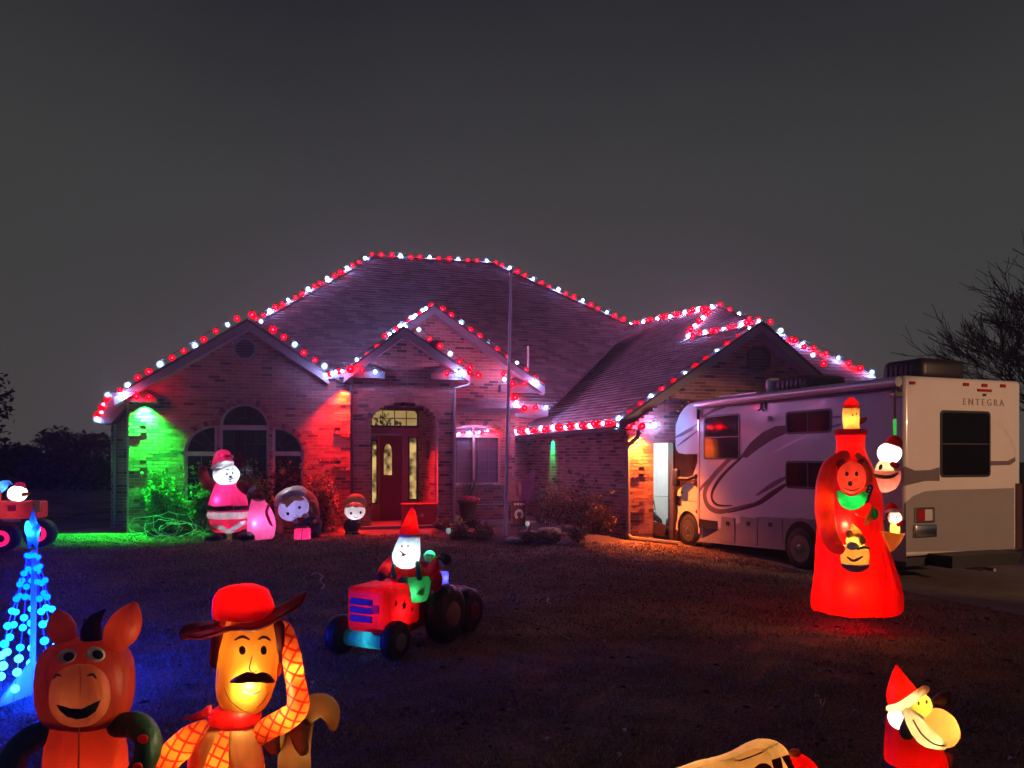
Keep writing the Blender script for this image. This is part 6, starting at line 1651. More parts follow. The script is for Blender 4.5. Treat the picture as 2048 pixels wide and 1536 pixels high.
f.lamp(440, 1560, 0, 1.0, (1, .6, .3), .03); f.lamp(385, 1200, -.2, .10, (1, .75, .5), .02); f.lamp(470, 1150, .06, .30, (1, .8, .55), .03); f.lamp(592, 860, 0, .07, (1, .8, .5), .01); f.lamp(295, 860, 0, .015, (1, .8, .5), .01)

# ---- cowboy (generic) with a wide red hat
def plaid_mat():
    m, n, l, b = newmat('plaid_nylon')
    t = n.new('ShaderNodeTexCoord'); sx_ = n.new('ShaderNodeSeparateXYZ'); l.new(t.outputs['Object'], sx_.inputs[0])
    def lines(o1, o2, k):
        a = n.new('ShaderNodeMath'); a.operation = 'MULTIPLY_ADD'; a.inputs[1].default_value = k; l.new(sx_.outputs[o1], a.inputs[0]); l.new(sx_.outputs[o2], a.inputs[2])
        b_ = n.new('ShaderNodeMath'); b_.operation = 'MULTIPLY'; b_.inputs[1].default_value = 22; l.new(a.outputs[0], b_.inputs[0])
        c_ = n.new('ShaderNodeMath'); c_.operation = 'FRACT'; l.new(b_.outputs[0], c_.inputs[0])
        d_ = n.new('ShaderNodeMath'); d_.operation = 'LESS_THAN'; d_.inputs[1].default_value = .2; l.new(c_.outputs[0], d_.inputs[0]); return d_
    a, c_ = lines('X', 'Z', .45), lines('Z', 'X', -.45)
    mxx = n.new('ShaderNodeMath'); mxx.operation = 'MAXIMUM'; l.new(a.outputs[0], mxx.inputs[0]); l.new(c_.outputs[0], mxx.inputs[1])
    mi = n.new('ShaderNodeMix'); mi.data_type = 'RGBA'; mi.inputs[6].default_value = (.85, .14, .012, 1); mi.inputs[7].default_value = (.50, .008, .004, 1)
    l.new(mxx.outputs[0], mi.inputs[0]); l.new(mi.outputs[2], b.inputs['Base Color'])
    tr = n.new('ShaderNodeBsdfTranslucent'); l.new(mi.outputs[2], tr.inputs[0]); ms = n.new('ShaderNodeMixShader'); ms.inputs[0].default_value = .5
    l.new(b.outputs[0], ms.inputs[1]); l.new(tr.outputs[0], ms.inputs[2]); l.new(ms.outputs[0], n['Material Output'].inputs[0])
    return m
PLD = plaid_mat()
f = Fig('cowboy_inflatable', 'glowing inflatable cowboy with a moustache wearing a wide red hat and plaid sleeves', 'inflatable cowboy', 482, 3.3)
f.view(300, 1150, 3.98)
mb = MB(); f.loft(mb, [(650, 2300, 260, 220), (640, 2000, 270, 225), (625, 1750, 285, 235), (610, 1536, 290, 240), (610, 1380, 270, 225), (640, 1230, 215, 185), (660, 1150, 130, 120)], n=34); f.put('shirt', mb, PLD)
VR = [(650, 2300, 260, 220), (640, 2000, 270, 225), (625, 1750, 285, 235), (610, 1536, 290, 240), (610, 1380, 270, 225), (640, 1230, 215, 185), (655, 1170, 165, 150)]
for a0, a1, sp in ((176, 252, 14), (292, 364, -12)):
    mb = MB(); rings = []; sm = smooth_rows(VR, 6)
    for i_, (x, y, rx, ry) in enumerate(sm):
        t = i_ / (len(sm) - 1); b0, b1 = (a0, a1 + sp * (t - .6) * 2) if sp > 0 else (a0 - 12 * (t - .6) * 2, a1)
        c = f.P(x, y); ring = []
        for k in range(11):
            a = R(b0 + (b1 - b0) * k / 10); ring.append(c + Vector((f.L(rx) * 1.035 * math.cos(a), f.L(ry) * 1.045 * math.sin(a), 0)))
        for k in range(10, -1, -1):
            a = R(b0 + (b1 - b0) * k / 10); ring.append(c + Vector((f.L(rx) * 1.012 * math.cos(a), f.L(ry) * 1.015 * math.sin(a), 0)))
        rings.append(ring)
    mb.loft(rings, 0, True); f.put('waistcoat', mb, fb('waistcoat_nylon', (.88, .46, .13), .6))
mb = MB(); f.loft(mb, [(745, 1118, 70, 70), (750, 1070, 150, 130), (752, 980, 205, 170), (765, 860, 232, 190), (780, 720, 236, 196), (792, 580, 230, 192), (805, 450, 212, 180), (810, 340, 180, 160), (800, 250, 130, 120)], n=38, k=5); hd = f.put('head', mb, fb('cowboy_face_nylon', (.95, .40, .035), .6, .15))
Eh = (f.P(775, 740, 0), (f.L(240), f.L(198), f.L(420)), rotM(0, 4, 0))
CI = pm('print_maroon', (.10, .012, .012), .6, .1, 10)
mb = MB(); f.oval(mb, Eh, 735, 600, 27, 36, 0, .022); f.oval(mb, Eh, 905, 600, 25, 36, 0, .022); f.put('eye', mb, CI, hd)
mb = MB(); f.stroke(mb, Eh, [(670, 520), (735, 490), (795, 515)], 24, .022); f.stroke(mb, Eh, [(860, 515), (910, 492), (960, 520)], 24, .022); f.put('eyebrow', mb, CI, hd)
mb = MB(); f.stroke(mb, Eh, [(815, 640), (800, 700), (792, 750), (822, 778), (856, 760)], 13, .022); f.put('nose', mb, CI, hd)
mb = MB(); f.tube(mb, [(640, 850, -.36), (700, 835, -.42), (770, 815, -.45), (835, 822, -.46), (900, 815, -.44), (955, 835, -.38), (990, 850, -.33)], [6, 26, 36, 30, 36, 24, 6]); f.put('moustache', mb, fb('moustache_nylon', (.30, .05, .02), .4), hd)
mb = MB(); f.stroke(mb, Eh, [(735, 925), (810, 950), (885, 922)], 18, .022); f.put('mouth', mb, CI, hd)
mb = MB(); f.stroke(mb, Eh, [(590, 900), (640, 1000), (740, 1080), (790, 1090)], 7, .02); f.stroke(mb, Eh, [(950, 930), (900, 1010), (850, 1060)], 6, .02); f.put('seam', mb, CI, hd)
HB = fb('hair_nylon', (.28, .02, .015), .4)
mb = MB(); f.tube(mb, [(560, 420, 0), (530, 560, -.01), (515, 690, .0), (545, 740, -.02)], [66, 52, 42, 14], k=6); f.put('sideburn', mb, HB)
mb = MB(); f.tube(mb, [(1015, 400, 0), (1030, 540, .0), (1030, 660, .02)], [52, 40, 22], k=6); f.put('sideburn', mb, HB)
mb = MB(); f.ell(mb, 1022, 748, 30, 58, 30, dy=.02); f.put('ear', mb, ORG)
mb = MB(); f.loft(mb, [(755, 330, 248, 210), (742, 250, 238, 202), (735, 180, 222, 190), (738, 120, 190, 165), (742, 88, 130, 115), (744, 74, 50, 46)], n=34, k=5); ht = f.put('hat_crown', mb, fb('hat_red_nylon', (.72, .004, .002), .5))
# wavy brim: a bent disc
mb = MB(); rings = []
c0 = f.P(745, 350)
for rr, th in ((200, 0), (300, 0), (400, 0), (480, 0), (505, .0), (490, .0), (400, 0), (300, 0), (200, 0)):
    idx = len(rings); under = idx > 4; ring = []
    for k in range(40):
        a = 2 * math.pi * k / 40; x = rr * math.cos(a); y = rr * math.sin(a) * .62
        up = 60 * (abs(math.cos(a)) ** 2) * (rr / 480) ** 2 - 40 * abs(math.sin(a)) * (rr / 480) - .25 * x * -1 + 34 * math.sin(3 * a + .6) * (rr / 480) ** 1.5 + 12 * math.sin(7 * a) * (rr / 480)
        ring.append(c0 + Vector((f.L(x), f.L(y), f.L(up - (34 if under else 0) * (1 if rr < 495 else .5)))))
    rings.append(ring)
mb.loft(rings, 0, True, cap=False); f.put('hat_brim', mb, fb('brim_nylon', (.42, .012, .012), .5), ht)
mb = MB(); f.loft(mb, [(670, 1215, 110, 120), (675, 1170, 190, 175), (680, 1110, 205, 180), (690, 1060, 175, 160), (700, 1035, 120, 120)], k=4); kc = f.put('neckerchief', mb, RED)
mb = MB(); f.puff(mb, [(490, 1030), (420, 1070), (330, 1110), (240, 1138), (330, 1160), (420, 1150), (500, 1120)], .06, -.08); f.put('tail', mb, RED, kc)
mb = MB(); f.tube(mb, [(440, 1250, -.02), (300, 1320, -.05), (170, 1440, -.08), (70, 1580, -.1), (20, 1750, -.1)], [100, 108, 104, 96, 90], k=6); f.put('arm', mb, PLD)
mb = MB(); f.tube(mb, [(830, 1290, .02), (950, 1215, .0), (1080, 1150, -.02), (1165, 1080, -.03), (1175, 960, -.02), (1150, 800, .0), (1125, 640, .02), (1095, 500, .04), (1070, 420, .05)], [88, 92, 92, 88, 80, 74, 70, 62, 52], k=6); f.put('arm', mb, PLD)
f.lamp(775, 930, -.14, 3.0, (1, .86, .42), .025); f.lamp(790, 600, 0, .35, (1, .70, .30), .025); f.lamp(742, 230, 0, .7, (1, .6, .4), .03); f.lamp(630, 1500, 0, 2.6, (1, .82, .45), .03); f.lamp(1120, 1120, -.02, .7, (1, .8, .45), .015); f.lamp(1150, 760, .0, .6, (1, .8, .45), .015); f.lamp(680, 1120, 0, .5, (1, .8, .5), .01); f.lamp(230, 1390, -.06, .6, (1, .8, .4), .015); f.lamp(545, 395, .02, .10, (1, .6, .4), .006); f.lamp(950, 300, .02, .10, (1, .6, .4), .006)  # last pair added inside the brim to brighten it
# brown plush animal behind the cowboy
f = Fig('dog_inflatable', 'brown inflatable dog lying behind the cowboy', 'inflatable dog', 620, 3.75); f.view(300, 1150, 3.98)
BR2 = fb('plush_brown_nylon', (.42, .17, .05), .45)
mb = MB(); f.loft(mb, [(1150, 1900, 120, 150), (1150, 1650, 130, 160), (1150, 1420, 125, 150), (1180, 1250, 110, 130), (1230, 1120, 80, 100)], k=4); f.put('body', mb, BR2)
mb = MB(); f.tube(mb, [(1230, 1120, 0), (1320, 1040, 0), (1410, 1060, 0), (1450, 1140, 0), (1455, 1200, .0)], [90, 96, 88, 64, 44], k=6); f.put('head', mb, BR2)
for x in (960, 1190): 
    mb = MB(); f.tube(mb, [(x, 1260, -.06), (x + 10, 1330, -.08), (x + 30, 1390, -.1)], [80, 62, 48], k=5); f.put('leg', mb, BR2)
mb = MB(); f.ell(mb, 1040, 1290, 150, 110, 110); f.put('chest', mb, BR2)
f.lamp(1150, 1400, 0, .25, (1, .8, .4), .02); f.lamp(1350, 1100, 0, .10, (1, .8, .4), .02); f.lamp(1040, 1290, 0, .2, (1, .8, .4), .02)

# ---- red truck with a snowman driver at the left edge
f = Fig('truck_inflatable', 'red inflatable truck with pink glowing wheel hubs at the left edge', 'inflatable truck', 35, 14.2); f.view(0, 940, 7.68)
mb = MB(); c = f.P(200, 610, 0); mb.rbox(c, (f.L(860), f.L(420), f.L(265)), .06, rotM(0, 0, 6)); f.put('body', mb, fb('truck_red_nylon', (.45, .03, .03), .5))
mb = MB(); c = f.P(-220, 420, 0); mb.rbox(c, (f.L(320), f.L(380), f.L(420)), .1, rotM(0, 0, 6)); f.put('cab', mb, fb('truck_red_nylon', (0, 0, 0)))
mb = MB(); mb.rbox(f.P(560, 560, -.26), (f.L(110), .03, f.L(170)), .01, rotM(0, 0, 6)); f.put('panel', mb, TAN)
mb = MB(); mb.rbox(f.P(180, 585, -.28), (f.L(110), .03, f.L(90)), .01, rotM(0, 0, 6)); f.put('badge', mb, PNK)
mb = MB(); f.tube(mb, [(60, 770, -.2), (200, 780, -.24), (300, 775, -.24)], [22, 26, 20]); f.put('bumper', mb, WHT)
for x, y in ((640, 960), (85, 1030)):
    c = f.P(x, y, -.18); w = empty('wheel', c); w.parent = f.root; Mx = rotM(0, 0, 18) @ rotM(90, 0, 0); r_ = f.L(215)
    mb = MB(); mb.lathe([(r_ * .5, .30), (r_ * .85, .30), (r_, .2), (r_, -.02), (r_ * .85, -.12)], M=Mx @ Matrix.Scale(1, 3), n=28); obj('tyre', mb, fb('tyre_nylon', (.03, .05, .06), .3), w)
    mb = MB(); mb.lathe([(r_ * .56, .26), (r_ * .56, .31), (r_ * .45, .33), (r_ * .2, .29), (.004, .28)], M=Mx, n=28); obj('hub', mb, emis('hub_glow', (1, .01, .12), .7), w)
f.lamp(300, 620, 0, 2.0, (1, .75, .8)); f.lamp(60, 620, 0, 2.0, (1, .75, .8)); f.lamp(-200, 450, 0, 2)
f = Fig('snowman_inflatable', 'glowing white snowman head with a red cap above the red truck bed', 'inflatable snowman', 36, 14.2); f.o.z += 0; f.view(0, 940, 7.68)
mb = MB(); Eh = f.ell(mb, 270, 360, 140, 125, 120); hd = f.put('head', mb, fb('hot_white_nylon', (0, 0, 0)))
mb = MB(); f.tube(mb, [(370, 375, -.12), (420, 368, -.13), (462, 352, -.13)], [34, 24, 8]); f.put('nose', mb, YEL, hd)
mb = MB(); f.stroke(mb, Eh, [(250, 408), (310, 425), (370, 400)], 16, .01); f.oval(mb, Eh, 300, 318, 10, 15, 0, .01); f.oval(mb, Eh, 352, 312, 9, 14, 0, .01); f.put('face', mb, INK, hd)
mb = MB(); f.tube(mb, [(230, 270, 0), (290, 235, 0), (350, 235, 0), (385, 275, 0)], [40, 52, 40, 14]); f.put('cap', mb, PNK)
mb = MB(); f.ell(mb, 140, 405, 30, 60, 40, dy=.05); f.put('ear_flap', mb, PNK)
mb = MB(); f.loft(mb, [(200, 560, 120, 90), (205, 500, 110, 85), (230, 450, 70, 60)]); f.put('body', mb, fb('mauve_coat_nylon', (.3, .08, .12), .4))
f.lamp(270, 365, 0, 5, (.95, 1, .95))
f = Fig('gift_inflatable', 'blue bag on the truck beside the snowman driver', 'inflatable gift', 8, 14.4); f.view(0, 940, 7.68)
mb = MB(); f.tube(mb, [(-30, 330, 0), (40, 240, 0), (120, 200, 0), (180, 215, 0)], [60, 70, 44, 16]); f.put('bag', mb, fb('bag_blue_nylon', (.05, .2, .55), .5)); f.lamp(40, 250, 0, 1.2, (.7, .9, 1), .02)

# ------------------------------------------------------------------ blue light tree
f = Fig('light_tree', 'blue cone tree of hanging globe lights on a pole with a star on top', 'light tree', 64, 6.3)
H = 1.95 - (1105 - HY) / FPX * 6.3
mb = MB(); mb.tube([(0, 0, 0), (0.02, 0, H + .02)], .022, 10); f.put('pole', mb, pm('pole_white', (.6, .7, .75), .4, .1, 8))
MG = [emis('globe_blue', (0, .004, 1), 75), emis('globe_cyan', (.0002, .014, 1), 75), emis('globe_pale', (.0016, .04, 1), 80)]
gm = []
for m in MG:
    mb = MB(); mb.ell((0, 0, 0), (.027, .027, .027), None, 12, 8); me = mb.mesh('globe'); me.materials.append(m); gm.append(me)
wm = MB()
for s_ in range(7):
    a = 2 * math.pi * (s_ + .35) / 7; rb = .30; pts = []
    for k in range(10):
        t = (k + .3) / 9.6; r_ = .035 + (rb - .035) * t ** 1.12; z = H - (H - .10) * t
        jr = random.uniform(-.008, .008); p = Vector((r_ * math.cos(a) + jr, r_ * math.sin(a) * .9, z + random.uniform(-.03, .03))); pts.append(p)
        o = obj('globe', gm[0 if t < .35 else (1 if t < .7 else 2)], None, f.root, loc=p); sc_ = .75 + .55 * t * random.uniform(.7, 1.2); o.scale = (sc_, sc_, sc_)
    wm.tube([(0, 0, H)] + pts + [Vector((rb * 1.05 * math.cos(a), rb * .95 * math.sin(a), .03))], .004, 4)
f.put('wires', wm, pm('wire_white', (.5, .6, .65), .5, .1, 10))
mb = MB()
for k in range(3):
    a = R(20 + 120 * k); d = Vector((math.cos(a), math.sin(a), 0)); q2 = Vector((-d.y, d.x, 0)) * .012
    mb.prism([Vector((0, 0, .02)) + q2, d * .34 + Vector((0, 0, .02)) + q2, d * .34 + Vector((0, 0, .05)) + q2, Vector((0, 0, .30)) + q2], -2 * q2)
f.put('base_foot', mb, M['white'])
# star: two crossed faceted stars in blue plastic
c = f.P(66, 1062, 0); mb = MB()
pts = []
for k in range(10):
    a = math.pi / 2 + k * math.pi / 5; r_ = (.19 if k % 2 == 0 else .085); pts.append(c + Vector((r_ * math.cos(a) * .62, -r_ * math.cos(a) * .5, r_ * math.sin(a))))
nn = Vector((.62, .78, 0)).normalized() * .05; nn = Vector((.5, .62, 0)).normalized() * .055
vs = pts + [c + nn, c - nn]
mb.add(vs, [(i, (i + 1) % 10, 10) for i in range(10)] + [((i + 1) % 10, i, 11) for i in range(10)]); st = f.put('star', mb, fb('star_blue_plastic', (.02, .22, .95), .65, .1))
mb = MB(); mb.ell(c + Vector((.0, -.07, .03)), (.022, .022, .06), None, 10, 8); f.put('bulb', mb, emis('star_bulb', (.01, .25, 1), 4), st)
lamp('inner_lamp', 'POINT', 1.2, (.2, .5, 1), c + Vector((0, -.01, .0)), f.root, .01)
# ------------------------------------------------------------------ beds, shrubs and garden things
def sheet(name, pts, mat, dz, kind='structure'):
    mb = MB(); ps = [gv(x, y, dz) for x, y in pts]
    cx = sum(p.x for p in ps) / len(ps); cy_ = sum(p.y for p in ps) / len(ps); n = len(ps); vs = []; fs = []
    for k in range(6):
        f_ = 1 - k / 6; vs += [gv(cx + (p.x - cx) * f_, cy_ + (p.y - cy_) * f_, dz if k else -.02) + Vector((0, 0, .05 * noise.noise(Vector((p.x * 3, k, 0))) if k else 0)) for p in ps]
    vs.append(gv(cx, cy_, dz))
    for k in range(5):
        for i in range(n): fs.append((k * n + i, k * n + (i + 1) % n, (k + 1) * n + (i + 1) % n, (k + 1) * n + i))
    for i in range(n): fs.append((5 * n + i, 5 * n + (i + 1) % n, 6 * n))
    mb.add(vs, fs, 0, True)
    return obj(name, mb, mat, kind=kind)
def gp(px, py):                       # point of the lawn seen at a pixel
    z = .2
    for _ in range(12):
        Y = FPX * (CAMZ - z) / (py - HY); x = (px - HX) / FPX * Y; z = g(x, Y)
    return x, Y
bed = [gp(*p) for p in smooth_rows([(852, 1064), (880, 1077), (935, 1086), (1030, 1091), (1130, 1089), (1200, 1087), (1262, 1084)], 3)] + [(2.5, 17.0)] + [tuple(FW.pt(u, 0, -.05).xy) for u in (5, 3, 1.2)] + [tuple(F3.pt(F3.u(1010), 0, .6).xy), tuple(F2.pt(F2.u(905), 0, .2).xy), tuple(F2.pt(F2.u(860), 0, .1).xy)]
sheet('flower_bed', bed, M['mulch'], .05)
bed2 = [gp(*p) for p in smooth_rows([(255, 1070), (330, 1075), (450, 1074), (580, 1068), (680, 1060), (706, 1056)], 3)] + [tuple(F1.pt(uR, 0, .05).xy), tuple(F1.pt(uL, 0, .05).xy)]
sheet('flower_bed', bed2, M['mulch'], .05)
# dark edging boards along the left bed
def leafy(mb, c, r_, n, s, flat=.5):
    for _ in range(n):
        d = Vector((random.gauss(0, 1), random.gauss(0, 1), random.gauss(0, 1))).normalized() * (random.random() ** .45)
        p = Vector(c) + Vector((d.x * r_[0], d.y * r_[1], d.z * r_[2]))
        a, b = Vector((random.gauss(0, 1), random.gauss(0, 1), random.gauss(0, .7))).normalized(), Vector((random.gauss(0, 1), random.gauss(0, 1), random.gauss(0, 1)))
        b = (b - a * b.dot(a)).normalized(); l_ = s * random.uniform(.6, 1.4)
        mb.add([p - a * l_ * .5, p + b * l_ * .26, p + a * l_ * .6, p - b * l_ * .26], [(0, 1, 2, 3)])
def shrub(label, px, py, Y, w, h, mat, n, s, clumps=7, stems=6, twigs=0, name='shrub', group=None, mat2=None):
    """w, h are measured sizes in the photograph's pixels at depth Y"""
    x = (px - HX) / FPX * Y; z = g(x, Y) + .03; W_, H_ = w / FPX * Y, h / FPX * Y
    t = thing(name, label, 'plant' if h < 45 else 'bush', (x, Y, z), 0, group)
    mb = MB(); fl = MB(); n = int(n * 2.2); clumps = int(clumps * 1.8)
    for k in range(clumps):
        a = random.random() * 6.28; q_ = random.random() ** .6
        c = (W_ * .34 * q_ * math.cos(a), W_ * .24 * q_ * math.sin(a), H_ * (.18 + .52 * random.random()))
        rr = (W_ * random.uniform(.16, .26), W_ * random.uniform(.14, .22), H_ * random.uniform(.18, .32))
        leafy(fl, c, rr, n // clumps, s)
    for k in range(stems):
        a = random.random() * 6.28; e_ = Vector((W_ * .35 * math.cos(a), W_ * .2 * math.sin(a), H_ * random.uniform(.6, .9)))
        mb.tube([(0.04 * math.cos(a), .04 * math.sin(a), -.05), e_ * .5 + Vector((0, 0, .03)), e_], [.012, .009, .004], 5)
    for k in range(twigs):
        a = random.random() * 6.28; q_ = random.random(); e_ = Vector((W_ * .5 * q_ * math.cos(a), W_ * .3 * q_ * math.sin(a), H_ * random.uniform(.8, 1.12)))
        mb.tube([e_ * .2, e_ * .6 + Vector((random.uniform(-.04, .04), 0, .05)), e_], [.008, .005, .002], 4)
        leafy(fl, e_, (.05, .05, .06), 8, s)
    obj('foliage', fl, mat, t)
    if stems or twigs: obj('stem', mb, M['bark'], t)
    return t
shrub('round green lit shrub at the left house corner', 335, 1068, 16.75, 120, 120, M['leafgreen'], 1500, .07, 10, 8, 10)
shrub('green lit shrub below the left quarter window', 405, 1068, 16.9, 75, 125, M['leafgreen'], 900, .07, 7, 6, 8)
shrub('dark green shrub behind the tall Santa under the centre window', 508, 1064, 17.2, 85, 128, M['leafgreen'], 1100, .065, 8, 6, 8)
shrub('brown leaved shrub with yellow flower under the right quarter window', 570, 1062, 17.3, 75, 135, M['leafdark'], 900, .07, 7, 6, 10)
shrub('sprawling red lit shrub between window and entry', 640, 1060, 17.3, 120, 130, M['leafbrown'], 1300, .07, 9, 8, 14)
x_ = W(566, 942, 16.9); t = thing('flower', 'yellow flower standing above the brown shrub under the window', 'flower', (x_.x, 16.9, x_.z))
mb = MB()
for k in range(7):
    a = k * .9; mb.add([(0, 0, 0), (.05 * math.cos(a), -.02, .05 * math.sin(a)), (.10 * math.cos(a + .2), -.05, .10 * math.sin(a + .2)), (.05 * math.cos(a + .4), -.02, .05 * math.sin(a + .4))], [(0, 1, 2, 3)])
obj('petals', mb, pm('petal', (.75, .42, .04), .6, .1, 10), t); mb = MB(); mb.tube([(0, 0.02, -.7), (.01, 0.01, 0)], .008, 5); obj('stem', mb, M['bark'], t)
# tangled coil of wire by the green lit shrub
c = ((335 - HX) / FPX * 16.05, 16.05); t = thing('wire_coil', 'loose tangle of pale wire loops lying by the green lit shrub', 'wire', gv(c[0], c[1]))
mb = MB()
for k in range(5):
    pts = []; a0 = random.random() * 6.28; rx, rz = random.uniform(.3, .75), random.uniform(.16, .30); ox = random.uniform(-.35, .6)
    for j in range(26):
        a = a0 + j * .3; pts.append((ox + rx * math.cos(a) + .03 * math.sin(j * 1.7), .1 * math.sin(a * 1.3 + k), max(.012, .02 + rz * (1 + math.sin(a)) * .9 + .02 * math.cos(j * 2.1))))
    mb.tube(pts, .008, 5)
mb.tube([(.5 + .1 * k, -.05, .05 + .10 * abs(math.sin(k * .9))) for k in range(9)], .008, 5)
obj('loops', mb, pm('pale_wire', (.5, .55, .5), .5, .1, 10), t)
# right bed
shrub('grey green spiky plant beside the winged garden ornament', 1092, 1062, 18.6, 50, 85, M['leafgreen'], 500, .06, 5, 4, 6)
shrub('orange brown shrub below the narrow green floodlight', 1125, 1066, 17.8, 100, 105, M['leafbrown'], 1300, .06, 9, 5, 10)
shrub('twiggy dark shrub between two orange brown shrubs', 1165, 1064, 17.9, 60, 105, M['leafdark'], 500, .06, 5, 5, 14)
shrub('wide brown shrub nearest the garage corner', 1195, 1078, 17.1, 100, 95, M['leafbrown'], 1300, .06, 9, 5, 10)
for i, (px, py, w, h, m, lab) in enumerate([(885, 1066, 50, 26, 'leafbrown', 'low dry plant at the left end of the right bed'), (925, 1078, 60, 30, 'leafbrown', 'low dry plant in front of the plant pot'), (972, 1082, 62, 32, 'leafbrown', 'low dry plant left of the flagpole foot'), (1062, 1088, 70, 28, 'leafbrown', 'low dry plant right of the flagpole foot'), (1108, 1088, 50, 24, 'leafbrown', 'low dry plant below the flat stones'), (1152, 1088, 58, 30, 'leafbrown', 'low orange lit plant at the bed edge'), (938, 1060, 46, 22, 'leafdark', 'small dark plant at the foot of the pot')]):
    q_ = gp(px, py); shrub(lab, px, py, q_[1], w, h, M[m], 420, .055, 6, 0, 4, 'ground_plant', 'low plants in the right bed')
for i, (px, py, w, h, lab) in enumerate([(1060, 1074, 46, 12, 'flat pale stone in the middle of the right bed'), (1098, 1072, 50, 16, 'long flat stone under the orange brown shrub'), (1030, 1087, 42, 10, 'flat pale stone at the front edge by the flagpole'), (1078, 1086, 34, 10, 'small flat stone at the front of the right bed'), (905, 1052, 44, 20, 'rounded stone beside the entry porch'), (1130, 1066, 40, 14, 'dark flat stone near the brown shrubs')]):
    x, y = gp(px, py); W_ = w / FPX * y; H_ = h / FPX * y
    mb = MB(); mb.ell((0, 0, H_ * .4), (W_ / 2, W_ * .35, H_ * .6), None, 14, 8, 0, .75)
    mb.v = [tuple(Vector(p) + Vector(p).normalized() * .04 * noise.noise(Vector(p) * 6 + Vector((i * 3, 0, 0)))) for p in mb.v]
    o = obj('stone', mb, M['stone'], loc=gv(x, y, .02)); tag(o, lab, 'stone', 'stones in the right bed')
# garden bench with lattice back
bp = F3.at(980, 1010, .75); bz = .345
t = thing('garden_bench', 'dark metal garden bench with a lattice back under the porch window', 'bench', (bp.x, bp.y, bz), F3.rot())
bm = pm('bench_paint', (.10, .13, .12), .5, .2, 10)
for x in (-.58, .58):
    mb = MB(); mb.tube([(x, .24, 0), (x, .22, .45), (x, .30, .92)], .022, 6); mb.tube([(x, -.24, 0), (x, -.22, .43), (x, -.20, .64), (x, .2, .66)], .022, 6); obj('leg', mb, bm, t)
for k in range(5):
    mb = MB(); mb.box((0, -.2 + .1 * k, .44), (1.16, .075, .022)); obj('slat', mb, bm, t)
mb = MB(); mb.box((0, .29, .90), (1.2, .03, .05)); mb.box((0, .24, .55), (1.16, .025, .035)); mb.box((0, .265, .74), (1.16, .02, .02))
for k in range(9):
    for sgn in (-1, 1):
        x = -.52 + .13 * k; mb.tube([(x - sgn * .08, .245, .57), (x + sgn * .08, .285, .88)], .009, 4)
obj('backrest', mb, bm, t)
# plant pot with dry plant and red bow
x_, y_ = gp(936, 1050); y_ = 19.0; x_ = (936 - HX) / FPX * y_
t = thing('plant_pot', 'tall dark plant pot with dry fronds and a red bow by the porch', 'plant pot', (x_, y_, .33))
mb = MB(); mb.lathe([(.15, 0), (.19, .25), (.24, .52), (.27, .55), (.27, .60), (.23, .60), (.21, .54)], n=24); obj('pot', mb, pm('pot_glaze', (.06, .035, .035), .4, .2, 8), t)
mb = MB()
for k in range(34):
    a = random.random() * 6.28; r_ = random.uniform(.2, .5); h = random.uniform(.75, 1.15)
    mb.tube([(.04 * math.cos(a), .04 * math.sin(a), .56), (r_ * .5 * math.cos(a), r_ * .5 * math.sin(a), h), (r_ * math.cos(a), r_ * math.sin(a), h - .12)], [.01, .008, .003], 4)
obj('fronds', mb, pm('dry_frond', (.10, .09, .07), .8, .3, 10), t)
mb = MB(); mb.ell((.10, -.2, .62), (.11, .06, .09), None, 12, 8); mb.ell((-.02, -.22, .64), (.09, .05, .08), None, 12, 8); mb.ell((.24, -.15, .60), (.07, .05, .06), None, 12, 8); obj('bow', mb, pm('bow_red', (.45, .02, .05), .6, .15, 10), t)
# winged garden ornament: painted board figure with lettering
y_ = 18.2; x_ = (1040 - HX) / FPX * y_; s_ = y_ / FPX
t = thing('garden_ornament', 'red board ornament with two pale wings standing in the flower bed', 'garden ornament', (x_, y_, g(x_, y_) + .02))
P_ = lambda px, py: Vector(((px - 1040) * s_, 0, (1066 - py) * s_))
def board(pts, d, th=.03): 
    mb = MB(); mb.prism([P_(*p) + Vector((0, d, 0)) for p in pts], (0, -th, 0)); return mb
wm_ = pm('wing_paint', (.42, .15, .22), .7, .25, 7)
obj('wing', board([(1041, 1014), (1040, 994), (1045, 976), (1054, 962), (1067, 948), (1070, 960), (1068, 980), (1063, 998), (1064, 1012), (1052, 1020)], .0), wm_, t)
obj('wing', board([(1037, 1014), (1038, 994), (1033, 976), (1024, 963), (1011, 950), (1008, 961), (1010, 981), (1015, 998), (1014, 1012), (1026, 1020)], .0), wm_, t)
obj('board', board([(1022, 1012), (1052, 1012), (1050, 1060), (1026, 1060)], -.04), pm('ornament_red', (.22, .04, .06), .6, .2, 8), t)
mb = MB(); mb.ell(P_(1039, 990) + Vector((0, -.05, 0)), (.06, .04, .16), None, 14, 10); obj('body', mb, wm_, t)
mb = MB()
for k, (px, w) in enumerate(((1030, 4), (1036, 5), (1042, 4), (1047, 3))): mb.v and None; mb.box(P_(px, 1019) + Vector((0, -.075, 0)), (w * s_, .008, .045))
obj('lettering', mb, M['white'], t)
mb = MB()
for k in range(10):
    a = -.6 + k * .5; mb.ell(P_(1038 + 7 * math.cos(a), 1040 - 8 * math.sin(a)) + Vector((0, -.075, 0)), (.035, .008, .035), None, 8, 6)
obj('emblem', mb, M['white'], t)
mb = MB(); mb.box(P_(1038, 1062), (.40, .22, .08)); obj('plinth', mb, pm('plinth_blue', (.05, .04, .09), .7, .2, 8), t)
